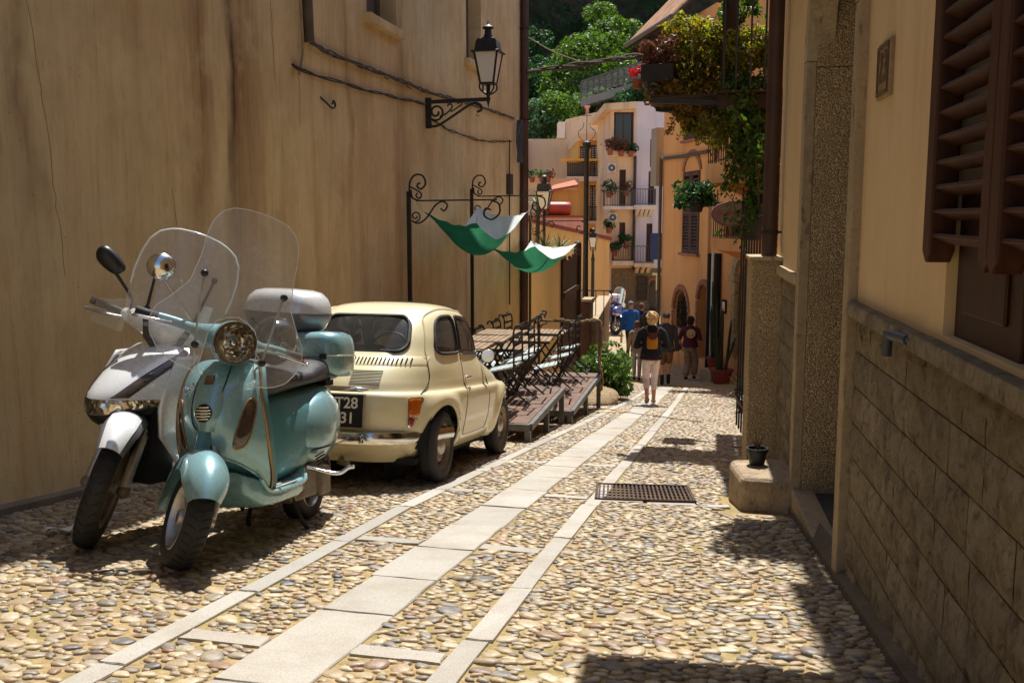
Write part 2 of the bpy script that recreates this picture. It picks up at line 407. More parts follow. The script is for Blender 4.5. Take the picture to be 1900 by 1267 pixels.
def m_stucco():
    g = N('stained_stucco'); c = g.coord((1, 1, 1), 'World')
    fine = g.noise(c, 60, 5, .7); big_ = g.noise(c, .55, 5, .6)
    s1 = g.noise(g.coord((1, 2.6, .3), 'World'), 1.5, 8, .68); s2 = g.noise(g.coord((1, 1.1, .07), 'World'), 1.3, 6, .6)
    s3 = g.noise(g.coord((1, 13, .9), 'World'), 1.2, 6, .75)
    s4 = g.noise(g.coord((1, 16, 3.2), 'World'), 1.3, 7, .75)
    col = g.ramp(big_, [(.3, srgb(204, 176, 128)), (.5, srgb(216, 192, 146)), (.7, srgb(206, 190, 154))])
    col = g.mix(g.ramp(s1, [(.5, (0, 0, 0)), (.78, (.5, .5, .5))]), col, srgb(168, 120, 68))
    col = g.mix(g.ramp(s2, [(.54, (0, 0, 0)), (.76, (.55, .55, .55))]), col, srgb(160, 116, 70))
    col = g.mix(g.math('MULTIPLY', g.ramp(s3, [(.5, (0, 0, 0)), (.75, (1, 1, 1))]), .3), col, srgb(124, 92, 60))
    col = g.mix(g.math('MULTIPLY', g.ramp(s4, [(.54, (0, 0, 0)), (.72, (1, 1, 1))]), .35), col, srgb(120, 92, 62))
    col = g.mix(g.math('MULTIPLY', g.ramp(s4, [(.3, (1, 1, 1)), (.45, (0, 0, 0))]), .25), col, srgb(208, 190, 154))
    # the long dark run-off stain below the eaves joint
    ge = g.n('NewGeometry'); sx = g.n('SeparateXYZ'); g.l(ge.outputs['Position'], sx.inputs[0])
    wob = g.math('MULTIPLY', g.math('SUBTRACT', g.noise(g.coord((1, 1, .5), 'World'), 1.2, 4), .5), .7)
    for y0, wd, k, cc in ((7.72, .16, 1.1, srgb(58, 44, 34)), (7.95, .4, .85, srgb(128, 80, 40)), (7.15, .25, .7, srgb(122, 76, 40)), (10.35, .12, .5, srgb(120, 78, 42)), (12.3, .3, .5, srgb(122, 84, 48)), (4.75, .3, .8, srgb(126, 80, 40)), (5.15, .16, .7, srgb(112, 76, 46))):
        d = g.math('ABSOLUTE', g.math('ADD', g.math('SUBTRACT', sx.outputs[1], y0), wob))
        f = g.math('MAXIMUM', g.math('SUBTRACT', 1, g.math('DIVIDE', d, wd)), 0)
        zf = g.math('MINIMUM', g.math('MAXIMUM', g.math('MULTIPLY_ADD', sx.outputs[2], .42, .05), .05), 1)
        f = g.math('MULTIPLY', g.math('MULTIPLY', f, zf), g.math('MULTIPLY', g.math('MULTIPLY_ADD', s3, 1.2, .3), k))
        col = g.mix(f, col, cc)
    pt = g.noise(c, 1.1, 7, .62); col = g.mix(g.ramp(pt, [(.52, (0, 0, 0)), (.6, (.35, .35, .35))]), col, srgb(222, 200, 152)); col = g.mix(g.ramp(pt, [(.3, (.3, .3, .3)), (.4, (0, 0, 0))]), col, srgb(158, 134, 98))
    # pin-holes and flecks
    v = g.voro(c, 9, 'F1'); fl = g.ramp(v, [(.03, (1, 1, 1)), (.06, (0, 0, 0))])
    col = g.mix(g.math('MULTIPLY', fl, .7), col, srgb(70, 52, 38))
    lowd = g.math('MINIMUM', g.math('MAXIMUM', g.math('MULTIPLY', g.math('SUBTRACT', g.noise(c, 1.8, 6, .65), .47), 4), 0), .5)
    col = g.mix(g.math('MULTIPLY', lowd, .6), col, srgb(176, 154, 116))
    g.set(Base_Color=col, Roughness=.9, Specular_IOR_Level=.2)
    g.bump(g.math('ADD', g.math('ADD', fine, g.math('MULTIPLY', s4, 1.2)), g.math('MULTIPLY', g.noise(c, 5, 5, .6), 2)), .45, .012)
    return g.m
M_ST = m_stucco()
XL = -4.07
lb = thing('stucco_building', 'tall ochre stucco building with rust-brown run-off stains on the left', 'building', (XL, 8, gz(8)))
def inv(o, m):  # parts are modelled in world space
    m.parent = o; m.matrix_parent_inverse = Matrix.LocRotScale(o.location, o.rotation_euler, o.scale).inverted(); return m
PL = lambda u, z, d: (XL - d, u, z)
wl = holed(PL, -6, 20.2, -3.2, 7.6, [(11.04, 12.12, 3.47, 5.0), (15.6, 16.6, 3.66, 5.2), (6.2, 7.2, 3.9, 5.4)], .28)
wl.add([(XL, 20.2, -3.2), (XL - 8, 20.2, -3.2), (XL - 8, 20.2, 7.6), (XL, 20.2, 7.6)], [(0, 1, 2, 3)])
wl.add([(XL, -6, -3.2), (XL - 8, -6, -3.2), (XL - 8, -6, 7.6), (XL, -6, 7.6)], [(0, 1, 2, 3)])
wl.add([(XL - 8, -6, 7.6), (XL - 8, 20.2, 7.6), (XL - 8, 20.2, -3.2), (XL - 8, -6, -3.2)], [(0, 1, 2, 3)])
inv(lb, wl.build('wall', M_ST))
roofm = mat('roof_tile', srgb(150, 92, 62), .8, .4, 5, .4, 30)
eave = MB(); eave.prism([(XL + .74, 7.35), (XL + .74, 7.5), (XL - 4, 9.0), (XL - 8.3, 7.5), (XL - 8.3, 7.35)], -6.3, 20.5, 'y'); inv(lb, eave.build('roof', roofm))
M_WINW = mat('aged_wood_frame', srgb(110, 84, 60), .6, .3, 12); M_GLD = N('dull_window_glass'); M_GLD.set(Base_Color=(.02, .022, .025, 1), Roughness=.12, Specular_IOR_Level=.6); M_GLD = M_GLD.m
for (a, b, z0, z1) in ((11.04, 12.12, 3.47, 5.0), (15.6, 16.6, 3.66, 5.2), (6.2, 7.2, 3.9, 5.4)):
    w_ = MB(); w_.box(XL - .28, a, z0, XL - .22, a + .07, z1); w_.box(XL - .28, b - .07, z0, XL - .22, b, z1); w_.box(XL - .28, a + .07, z0, XL - .22, b - .07, z0 + .07); w_.box(XL - .28, (a + b) / 2 - .03, z0 + .07, XL - .225, (a + b) / 2 + .03, z1)
    wo = inv(lb, w_.build('window', mat('grey_shutter', srgb(104, 92, 80), .7, .2, 8)))
    pn = MB().box(XL - .275, a + .07, z0 + .07, XL - .262, b - .07, z1).build('pane', mat('grey_shutter', (0, 0, 0, 1)), wo)
    inv(lb, MB().box(XL - .25, a - .12, z0 - .11, XL + .1, b + .06, z0 - .004).build('sill', M_ST, bevel=.012))
pl_ = MB()
for k in range(12):
    y0 = -3 + 2 * k; pl_.add([(XL, y0, gz(y0) - .2), (XL + .035, y0, gz(y0) - .2), (XL + .035, y0, gz(y0) + .05), (XL, y0, gz(y0) + .07), (XL, y0 + 2, gz(y0 + 2) - .2), (XL + .035, y0 + 2, gz(y0 + 2) - .2), (XL + .035, y0 + 2, gz(y0 + 2) + .05), (XL, y0 + 2, gz(y0 + 2) + .07)], [(1, 5, 6, 2), (2, 6, 7, 3)])
inv(lb, pl_.build('plinth', mat('grey_render', srgb(112, 100, 86), .9, .3, 3, .5, 40, kind='World')))
brownm = mat('brown_painted_metal', srgb(70, 44, 34), .5, .3, 4)
dp = MB().tube([(XL + .09, 19.95, 7.3), (XL + .09, 19.95, 3), (XL + .09, 19.95, gz(19.9))], .085, 12); inv(lb, dp.build('drain_pipe', brownm, smooth=60))
for z in (4.9, 3.1, .6):
    inv(lb, MB().tr(T(XL + .09, 19.95, z)).lathe([(.092, -.02), (.1, -.02), (.1, .02), (.092, .02)], 14).build('pipe_clamp', rust))
# thin cracks in the render as real grooves
ck = mat('crack_dark', srgb(84, 62, 42), .95)
def crack(y, z0, z1, seed):
    r_ = random.Random(seed); pts = []; z = z0
    while z > z1: pts.append((XL + .001, y, z)); y += r_.uniform(-.02, .03); z -= r_.uniform(.05, .12)
    inv(lb, MB().tube(pts, .0013, 4).build('crack', ck))
crack(5.25, 2.9, .75, 3); crack(6.75, 1.35, .95, 5); crack(9.1, 2.5, 1.95, 6); crack(8.55, 3.3, 2.35, 9)

# ---------------------------------------------------------------- right building
D_R = Vector((-sin(RWA), cos(RWA), 0)); N_R = Vector((-cos(RWA), -sin(RWA), 0)); O_R = Vector((.632, 4.55, 0)) - D_R * 4.55
def PR(u, z, d=0): return tuple(O_R + D_R * u - N_R * d + Vector((0, 0, z)))   # d into the wall
rbm = Matrix(((D_R.x, -N_R.x, 0, O_R.x), (D_R.y, -N_R.y, 0, O_R.y), (0, 0, 1, 0), (0, 0, 0, 1)))
rb = thing('plaster_building', 'cream plaster building with rough stone base and dark doorway on the right', 'building')
rb.matrix_world = rbm     # local axes: x = along the wall away from camera, y = into the wall, z up
def m_plaster(name, c1, c2, c3):
    g = N(name); c = g.coord((1, 1, 1), 'World')
    col = g.ramp(g.noise(c, 1.1, 6, .6), [(.3, c1), (.6, c2)])
    col = g.mix(g.ramp(g.noise(g.coord((3, 3, .5), 'World'), 1.5, 6, .65), [(.5, (0, 0, 0)), (.8, (.6, .6, .6))]), col, c3)
    v = g.voro(c, 11, 'F1'); col = g.mix(g.math('MULTIPLY', g.ramp(v, [(.025, (1, 1, 1)), (.05, (0, 0, 0))]), .5), col, srgb(90, 70, 50))
    g.set(Base_Color=col, Roughness=.88, Specular_IOR_Level=.2)
    g.bump(g.math('ADD', g.noise(c, 70, 5, .7), g.math('MULTIPLY', g.noise(c, 4, 4), 2)), .3, .008)
    return g.m
M_PL = m_plaster('cream_plaster', srgb(206, 178, 134), srgb(216, 190, 150), srgb(186, 156, 116))
def m_stone(name, a, b, c_, bs=1.0):
    g = N(name); c = g.coord((1, 1, 1), 'World'); oi = g.n('ObjectInfo')
    n1 = g.noise(c, 9, 8, .68, .4); n2 = g.noise(c, 42, 7, .75)
    col = g.ramp(n1, [(.3, a), (.5, b), (.72, c_)])
    col = g.mix(.5, col, g.ramp(n2, [(.3, (.4, .36, .33)), (.65, (1, 1, 1))]), 'MULTIPLY')
    col = g.mix(g.math('MULTIPLY', oi.outputs['Random'], .45), col, srgb(140, 122, 96))
    v = g.ramp(g.noise(g.coord((5, 5, 2.2), 'World'), 3.2, 5, .6), [(.57, (0, 0, 0)), (.66, (1, 1, 1))])
    col = g.mix(g.math('MULTIPLY', v, .5), col, srgb(66, 54, 48))  # dark patches in the colour make up for weak shading of the relief
    ch = g.noise(g.coord((1, 1, 1), 'World'), 26, 8, .75, .8); chm = g.ramp(ch, [(.36, (1, 1, 1)), (.46, (0, 0, 0))])
    col = g.mix(g.math('MULTIPLY', chm, .55 * bs), col, srgb(74, 60, 48)); col = g.mix(g.math('MULTIPLY', g.ramp(ch, [(.6, (0, 0, 0)), (.72, (1, 1, 1))]), .4 * bs), col, srgb(214, 198, 162))  # hollows of the bump darkened and crests paled in the colour
    g.set(Base_Color=col, Roughness=.85, Specular_IOR_Level=.3)
    g.bump(g.math('ADD', g.math('ADD', g.math('MULTIPLY', n1, 2.0), g.math('MULTIPLY', ch, 2.2 * bs)), n2), .9 * bs, .05)
    return g.m
M_BLK = m_stone('split_face_stone', srgb(142, 128, 104), srgb(200, 182, 150), srgb(222, 206, 172))
def m_speckle():
    g = N('hammered_stone'); c = g.coord((1, 1, 1), 'World')
    v = g.voro(c, 120, 'SMOOTH_F1'); n = g.noise(c, 90, 4, .7)
    col = g.ramp(g.math('ADD', g.math('MULTIPLY', v, .8), g.math('MULTIPLY', n, .4)), [(.3, srgb(112, 90, 64)), (.52, srgb(172, 148, 112)), (.75, srgb(208, 188, 150))])
    col = g.mix(g.ramp(g.noise(c, 2, 5), [(.45, (0, 0, 0)), (.8, (.5, .5, .5))]), col, srgb(120, 98, 72))
    g.set(Base_Color=col, Roughness=.8, Specular_IOR_Level=.3); g.bump(g.math('MULTIPLY', v, -1), .8, .02)
    return g.m
M_SPK = m_speckle()
M_DRS = m_stone('dressed_stone', srgb(168, 150, 120), srgb(192, 172, 138), srgb(206, 188, 152), .35)
# upper plaster wall, doorway opening with arched head, window opening
PRl = lambda u, z, d: (u, d, z)
uw = holed(PRl, -5, 8.28, .7, 6.8, [(4.72, 6.5, .7, 2.9), (1.1, 3.22, .78, 2.6)], .3)
uw.add([(8.28, 0, -1.4), (8.28, 6, -1.4), (8.28, 6, 6.8), (8.28, 0, 6.8)], [(0, 1, 2, 3)])
uw.add([(-5, 0, -1.4), (-5, 6, -1.4), (-5, 6, 6.8), (-5, 0, 6.8)], [(0, 1, 2, 3)]).add([(-5, 6, 6.8), (8, 6, 6.8), (8, 6, -1.4), (-5, 6, -1.4)], [(0, 1, 2, 3)])
uw.build('wall', M_PL, rb)
MB().prism([(-.24, 6.55), (-.24, 6.68), (3, 7.8), (6.3, 6.7), (6.3, 6.55)], -5.2, 8.2, 'x').build('roof', roofm, rb)
# backing of the base
bk = MB(); bk.box(-5, .008, -1.6, 4.72, .3, .7); bk.box(6.5, .008, -1.6, 8.2, .3, .7); bk.build('base_core', M_DRS, rb)
# split-face blocks, one by one
LEV = [.69, .535, .37, .2, .04, -.13, -.29, -.46, -.62, -.79, -.96]
blkr = random.Random(5)
def block(u0, u1, z0, z1):
    nu = max(4, int((u1 - u0) / .045)); nu = min(nu, 8); nv = 4; m = MB(); g_ = .0025
    u0 += g_; u1 -= g_; z0 += g_; z1 -= g_
    def fn(a, b):
        e = min(a, 1 - a, b, 1 - b); d = -.003 * blkr.random() if e < 1e-6 else -.008 - .012 * blkr.random() ** 1.5
        j_ = .012 if 0 < a < 1 and 0 < b < 1 else 0
        return (lerp(u0, u1, a) + blkr.uniform(-j_, j_), d, lerp(z0, z1, b) + blkr.uniform(-j_, j_))
    m.grid(fn, nu, nv)
    q = [(u0, z0), (u1, z0), (u1, z1), (u0, z1)]
    for k in range(4):
        a, b = q[k], q[(k+1) % 4]; m.add([(a[0], 0, a[1]), (b[0], 0, b[1]), (b[0], .05, b[1]), (a[0], .05, a[1])], [(0, 1, 2, 3)])
    m.build('stone_block', M_BLK, rb, smooth=12)
for z1, z0 in zip(LEV, LEV[1:]):
    for ua, ub in ((.2, 4.66), (6.6, 7.85)):
        u = ub
        while u > ua + .05:
            w = min(blkr.uniform(.2, .42), u - ua)
            if u - w - ua < .15: w = u - ua
            if gz(u - w) < z1 + .15: block(u - w, u, z0, z1)
            u -= w
for ua, ub in ((.2, 3.36), (3.36, 4.66), (6.62, 7.84)):
    MB().box(ua + .003, -.05, .695, ub - .003, .3, .762, .003).build('coping_stone', M_BLK if ub < 5 else M_DRS, rb, bevel=.008)
sk = MB()
for k in range(-2, 5):
    a, b = k * 2 - .0, min(k * 2 + 2.0, 8)
    if a >= 8: break
    sk.add([(a, -.05, gz(a) - .1), (b, -.05, gz(b) - .1), (b, -.05, gz(b) + .045), (a, -.05, gz(a) + .045), (a, .04, gz(a) + .09), (b, .04, gz(b) + .09)], [(0, 1, 2, 3), (3, 2, 5, 4)])
sk.build('skirting', mat('dirty_concrete', srgb(98, 84, 66), .9, .35, 5, .6, 40, kind='World'), rb)
# door surround: jambs, arch, reveal, threshold
for u0, u1 in ((4.665, 4.79), (6.47, 6.6)):
    MB().box(u0, -.045, -.83 if u0 > 5 else -.62, u1, .018, 2.1).build('door_jamb', M_DRS, rb, bevel=.006)
ar = MB(); n = 16
inn = [(5.63 - .84 * cos(pi * k / n), 2.103 + .84 * sin(pi * k / n)) for k in range(n + 1)]; out_ = [(5.63 - .97 * cos(pi * k / n), 2.103 + .97 * sin(pi * k / n)) for k in range(n + 1)]
for k in range(n):
    ar.add([(inn[k][0], -.045, inn[k][1]), (out_[k][0], -.045, out_[k][1]), (out_[k+1][0], -.045, out_[k+1][1]), (inn[k+1][0], -.045, inn[k+1][1]), (inn[k][0], .12, inn[k][1]), (out_[k][0], .12, out_[k][1]), (out_[k+1][0], .12, out_[k+1][1]), (inn[k+1][0], .12, inn[k+1][1])], [(0, 1, 2, 3), (0, 3, 7, 4), (1, 5, 6, 2)])
ar.build('door_arch', M_DRS, rb)
sp_ = MB()
for k in range(n):   # spandrel plaster between arch and rectangular opening
    a, b = out_[k], out_[k+1]; sp_.add([(a[0], -.002, a[1]), (b[0], -.002, b[1]), (b[0], -.002, 3.1), (a[0], -.002, 3.1)], [(0, 1, 2, 3)])
sp_.build('door_head', M_PL, rb)
MB().box(6.46, .019, -.7, 6.62, .95, 2.06).build('door_reveal', M_SPK, rb); MB().box(6.46, .019, 2.066, 6.62, .95, 3.0).build('door_reveal', M_SPK, rb)
MB().box(4.6, .019, -.7, 4.78, .95, 3.0).build('door_reveal', M_SPK, rb)
MB().box(4.7, .9, -.7, 6.6, .98, 3).build('door', mat('dark_door_wood', srgb(46, 30, 20), .6, .4, 6, .3, 30), rb)
MB().box(4.79, -.04, -1.0, 6.465, .1, -.63).build('threshold', M_DRS, rb, bevel=.01)
MB().box(4.79, .101, -1.0, 6.465, .95, -.655).build('door_step', mat('slate_step', srgb(74, 70, 66), .7, .3, 4, .3, 40), rb)
# number plaque
pqm = mat('stone_plaque', srgb(150, 126, 92), .8, .3, 14, .3, 60)
pq = MB().box(4.12, -.018, 1.62, 4.36, .02, 1.845).build('number_plaque', pqm, rb, bevel=.006)
def text(body, size, mat_, parent, loc, rot, name='lettering', extr=.003):
    cu = bpy.data.curves.new(name, 'FONT'); cu.body = body; cu.size = size; cu.align_x = 'CENTER'; cu.align_y = 'CENTER'; cu.extrude = extr; cu.offset = size * .015
    tmp = bpy.data.objects.new(name, cu); COL.objects.link(tmp)
    dg = bpy.context.evaluated_depsgraph_get(); me = bpy.data.meshes.new_from_object(tmp.evaluated_get(dg))
    bpy.data.objects.remove(tmp); me.materials.clear(); me.materials.append(mat_)
    return inst(name, me, parent, loc, rot)
dkst = mat('dark_relief', srgb(96, 74, 52), .85, .3, 12)
text('23', .17, dkst, pq, (4.24, -.02, 1.735), (R(90), 0, R(180)))
rbd = MB()
for a in ((4.135, 1.635, 4.15, 1.83), (4.33, 1.635, 4.345, 1.83), (4.15, 1.635, 4.33, 1.648), (4.15, 1.817, 4.33, 1.83)): rbd.box(a[0], -.024, a[1], a[2], -.016, a[3])
rbd.build('border', dkst, pq)
# plastic elbow pipe over the coping
pf = MB().tube([(3.34, -.02, .735), (3.58, -.08, .735)], .013, 10); pf.tube([(3.45, -.05, .735), (3.6, -.085, .735)], .018, 10); pf.tube([(3.59, -.085, .748), (3.60, -.085, .66)], .018, 10)
pf.build('pipe_elbow', mat('grey_plastic', srgb(66, 72, 76), .5, .2, 10), rb, smooth=50)
# window: lower wooden panels and louvred shutter leaves, slats one by one
def m_wood(name, a, b, rough=.6, st=(2, 2, 30), sc=1.0):
    g = N(name); c = g.coord(st, 'Object'); n_ = g.noise(c, 1.6 * sc, 6, .65, .6); n2 = g.noise(g.coord((1, 1, 1)), 3, 5)
    col = g.ramp(n_, [(.3, a), (.7, b)]); col = g.mix(g.math('MULTIPLY', n2, .3), col, tuple(x * .5 for x in a[:3]) + (1,))
    g.set(Base_Color=col, Roughness=g.math('MULTIPLY_ADD', n_, .3, rough - .1), Specular_IOR_Level=.3); g.bump(n_, .25, .004)
    return g.m
M_SHW = m_wood('varnished_shutter_wood', srgb(44, 22, 12), srgb(86, 48, 28), .5, (14, 14, 1.2)); M_SHD = m_wood('dark_shutter_wood', srgb(40, 22, 12), srgb(76, 45, 26), .5, (14, 14, 1.2))
MB().box(.9, .28, .7, 3.3, .33, 2.7).build('window_pane', M_GLD, rb)
wp = MB()
for a, b in ((2.62, 3.21), (2.0, 2.58), (1.38, 1.96)):
    pa = MB().box(a, .03, .77, b, .08, 1.25).build('window_panel', M_SHD, rb, bevel=.006)
    MB().box(a + .1, .018, .86, b - .1, .031, 1.18).build('raised_panel', M_SHD, pa, bevel=.012)
    sh = empty('shutter'); sh.parent = rb; sh.location = ((a + b) / 2, -.03, 1.04)
    w2 = (b - a) / 2 + .03
    for x in (-w2, w2 - .085):
        m_ = MB(); m_.prism([(x, 0), (x + .0425, -.035), (x + .085, 0), (x + .085, 1.7), (x, 1.7)], -.04, .035, 'y'); m_.build('stile', M_SHW, sh, bevel=.006)
    MB().box(-w2 + .085, -.02, 1.62, w2 - .085, .02, 1.7).build('rail', M_SHW, sh)
    for k in range(22):
        m_ = MB(); m_.tr(T(0, -.004, .04 + k * .0725), RX(-24)); m_.box(-w2 + .08, -.03, -.006, w2 - .08, .03, .006); m_.build('slat', M_SHW, sh, bevel=.003)
# end column, block, pot, down pipe
cl = MB().box(7.85, -.235, -1.4, 8.3, .04, .80).build('column', M_SPK, rb, bevel=.012)
MB().box(7.83, -.25, .80, 8.32, .05, .832).build('column_cap', M_DRS, cl, bevel=.006)
for x in (-.325, .0): pass
ds = MB().tube([(8.02, -.09, .832), (8.02, -.09, 4), (8.02, -.09, 6.6)], .06, 14); ds = ds.build('down_pipe', brownm, rb, smooth=60)
for z in (1.02, 2.9): MB().tr(T(8.02, -.09, z)).lathe([(.062, -.015), (.068, -.015), (.068, .015), (.062, .015)], 14).bar((0, .05, 0), (-.02, .14, 0), .018).build('pipe_bracket', rust, ds)
bl = MB(); bl.prism([(6.5, -.36), (7.0, -.42), (7.1, .02), (6.46, .02)], -1.2, -.58, 'z'); 
kb = tag(bl.build('stone_kerb_block', m_stone('worn_block', srgb(146, 124, 98), srgb(180, 160, 132), srgb(198, 182, 156), .4), bevel=.05, seg=3), 'worn pale stone block at the foot of the speckled column', 'stone block'); kb.matrix_world = rbm

nb = empty('balcony'); nb.parent = rb  # balcony out of view, added to cast the shadow across the lower street
MB().box(4.45, -1.1, 3.75, 5.45, .0, 3.88).build('slab', M_DRS, nb)
for k in range(9): MB().bar((4.55 + k * .1, -1.05, 3.88), (4.55 + k * .1, -1.05, 4.75), .02).build('baluster', rust, nb)
MB().bar((4.5, -1.05, 4.76), (5.4, -1.05, 4.76), .05).build('hand_rail', rust, nb)
shadow_balcony = empty('balcony'); shadow_balcony.parent = rb  # second unseen balcony, added with its plants to dapple the right side
MB().box(7.15, -.42, 3.15, 8.15, .0, 3.24).build('slab', M_DRS, shadow_balcony)
for k in range(8): MB().bar((7.2 + k * .13, -.38, 3.24), (7.2 + k * .13, -.38, 4.0), .02).build('baluster', rust, shadow_balcony)
# ---------------------------------------------------------------- vehicle materials
def paint(name, col, rough=.28, coat=.8, dust=srgb(150, 130, 100), metal=0.0, flake=.0):
    g = N(name); c = g.coord(); n_ = g.noise(c, 2.2, 6, .65); n2 = g.noise(c, 26, 6, .7)
    cc = g.mix(g.math('MULTIPLY', g.ramp(n_, [(.42, (0, 0, 0)), (.75, (1, 1, 1))]), .28), col, dust)
    sp = g.voro(c, 38, 'F1'); cc = g.mix(g.math('MULTIPLY', g.ramp(sp, [(.04, (1, 1, 1)), (.09, (0, 0, 0))]), .25), cc, tuple(x * .35 for x in col[:3]) + (1,))
    g.set(Base_Color=cc, Roughness=g.math('MULTIPLY_ADD', n2, .16, rough - .05), Metallic=metal, Coat_Weight=coat, Coat_Roughness=.09)
    g.bump(n_, .06, .02)
    return g.m
def m_glass(name, tint, refl=.9, rough=.02, dirt_haze=0.0):
    g = N(name); tr_ = g.n('BsdfTransparent'); tr_.inputs[0].default_value = tint
    gl = g.n('BsdfGlossy'); gl.inputs['Roughness'].default_value = rough
    fr = g.n('Fresnel'); fr.inputs[0].default_value = 1.5
    mx = g.n('MixShader'); g.l(g.math('MULTIPLY', fr.outputs[0], refl), mx.inputs[0]); g.l(tr_.outputs[0], mx.inputs[1]); g.l(gl.outputs[0], mx.inputs[2])
    last = mx.outputs[0]
    if dirt_haze:
        df = g.n('BsdfDiffuse'); df.inputs[0].default_value = (.75, .74, .7, 1)  # pale layer: grime, and painted haze on the scooter screens
        c = g.coord(); n_ = g.noise(c, 5, 7, .7)
        f = g.math('MULTIPLY', g.ramp(n_, [(.3, (.35, .35, .35)), (.75, (1, 1, 1))]), dirt_haze)
        sc_ = g.ramp(g.noise(g.coord((60, 3, 60)), 3, 4, .7), [(.66, (0, 0, 0)), (.72, (1, 1, 1))]); f = g.math('ADD', f, g.math('MULTIPLY', sc_, dirt_haze * .8))
        m2 = g.n('MixShader'); g.l(f, m2.inputs[0]); g.l(last, m2.inputs[1]); g.l(df.outputs[0], m2.inputs[2]); last = m2.outputs[0]
    g.l(last, g.o.inputs[0]); return g.m
M_CREAM = paint('cream_car_paint', srgb(230, 219, 178), .3, .7, srgb(178, 164, 128))
M_CHR = mat('chrome', (.72, .72, .72, 1), .16, .12, 9, metal=1.0)
M_ALU = mat('dull_aluminium', (.5, .48, .45, 1), .42, .25, 10, metal=.9)
M_RUB = mat('black_rubber', (.018, .017, .016, 1), .75, .35, 9, .3, 80, dirt_haze=(.06, .05, .04, 1))
M_BLK2 = mat('black_plastic', (.015, .015, .016, 1), .42, .3, 8)
M_MATT = mat('matt_black', (.01, .01, .01, 1), .85, .3, 8)
M_CGL = m_glass('car_glass', (.55, .58, .55, 1), 1.0, .03, .05)
M_STEEL = mat('painted_steel_rim', srgb(132, 120, 104), .5, .3, 9, metal=.4, dirt_haze=srgb(80, 62, 44))
M_RED = mat('red_lens', srgb(150, 12, 18), .15, .2, 30, coat=1); M_AMB = mat('amber_lens', srgb(190, 92, 16), .15, .25, 30, coat=1)
M_SEATS = mat('dark_upholstery', srgb(40, 34, 30), .8, .3, 8)
def seamtube(o_parent, pts, r, m, name='seam'): return MB().tube(pts, r, 5).build(name, m, o_parent, smooth=60)

# ---------------------------------------------------------------- small cream car
CAR = thing('parked_car', 'small vintage cream car parked facing away beside the wooden decks', 'car', (-2.63, 6.90, gz(6.90) + .012), (math.atan(-.125), 0, R(-1.0)), sc=1.035)
ROWS = [(.20, -.44, 2.26, .56, 3.6), (.27, -.515, 2.33, .615, 3.5), (.40, -.56, 2.38, .655, 3.4), (.53, -.572, 2.385, .668, 3.4), (.62, -.565, 2.36, .668, 3.4), (.655, -.555, 2.32, .66, 3.3), (.675, -.535, 2.26, .638, 3.2),
        (.74, -.50, 2.10, .628, 3.1), (.82, -.43, 1.78, .612, 3.1), (.89, -.34, 1.55, .595, 3.2), (.96, -.26, 1.45, .58, 3.3), (1.06, -.17, 1.37, .562, 3.4), (1.15, -.07, 1.28, .54, 3.4), (1.22, .03, 1.19, .512, 3.3),
        (1.265, .12, 1.10, .475, 3.1), (1.295, .22, 1.01, .41, 2.9), (1.315, .36, .92, .30, 2.7), (1.325, .52, .80, .15, 2.4), (1.327, .62, .68, .02, 2.2)]
ROWS = [(a, b, c, d * .955, e) for a, b, c, d, e in ROWS]
RW_ = spl(ROWS, 8)
def crow(z): return table([(r_[0],) + r_ for r_ in RW_], z)
def fl_bulge(x, y, z):
    """wheel-arch flares"""
    k = 0
    for yc in (0, 1.84):
        r_ = sqrt((y - yc) ** 2 + (z - .27) ** 2)
        if .2 < r_ < .47 and z < .66: k = max(k, (1 - abs(r_ - .335) / .135) if abs(r_ - .335) < .135 else 0)
    return x + math.copysign(.034 * (k * k * (3 - 2 * k)), x) if abs(x) > .42 else x
def sp_(x, e): return math.copysign(abs(x) ** e, x)
def cpt(r_, th):
    z, yr, yf, w, n_ = r_; e = 2 / n_
    x = w * sp_(cos(th), e); y = (yr + yf) / 2 + (yf - yr) / 2 * sp_(sin(th), e)
    return (fl_bulge(x, y, z), y, z)
def c_side(y, z):
    _, yr, yf, w, n_ = crow(z); q = abs((y - (yr + yf) / 2) / ((yf - yr) / 2)); q = min(q, .999)
    return fl_bulge(w * (1 - q ** n_) ** (1 / n_), y, z)
def c_rear(x, z):
    _, yr, yf, w, n_ = crow(z); q = min(abs(x) / w, .999)
    return (yr + yf) / 2 - (yf - yr) / 2 * (1 - q ** n_) ** (1 / n_)
def rrect(x0, x1, z0, z1, r_, n=6, top=0.0):
    """rounded outline; top narrows the upper edge"""
    pts = []
    for cx, cz, a0 in ((x1 - r_, z1 - r_, 0), (x0 + r_, z1 - r_, 90), (x0 + r_, z0 + r_, 180), (x1 - r_, z0 + r_, 270)):
        for k in range(n + 1):
            a = R(a0 + 90 * k / n); pts.append([cx + r_ * cos(a), cz + r_ * sin(a)])
    for p in pts:
        f = (p[1] - z0) / (z1 - z0); xm = (x0 + x1) / 2; p[0] = xm + (p[0] - xm) * (1 - top * f)
    return [tuple(p) for p in pts]
def inside(p, poly):
    c = False; n_ = len(poly); j = n_ - 1
    for i in range(n_):
        if (poly[i][1] > p[1]) != (poly[j][1] > p[1]) and p[0] < (poly[j][0] - poly[i][0]) * (p[1] - poly[i][1]) / (poly[j][1] - poly[i][1]) + poly[i][0]: c = not c
        j = i
    return c
W_REAR = rrect(-.385, .385, .945, 1.205, .09, 6, .16)
W_QTR = spl([(.06, .955), (.05, 1.0), (.13, 1.14), (.24, 1.205), (.40, 1.222), (.455, 1.21), (.475, 1.15), (.475, 1.0), (.46, .945), (.3, .935), (.12, .935)], 5, True)
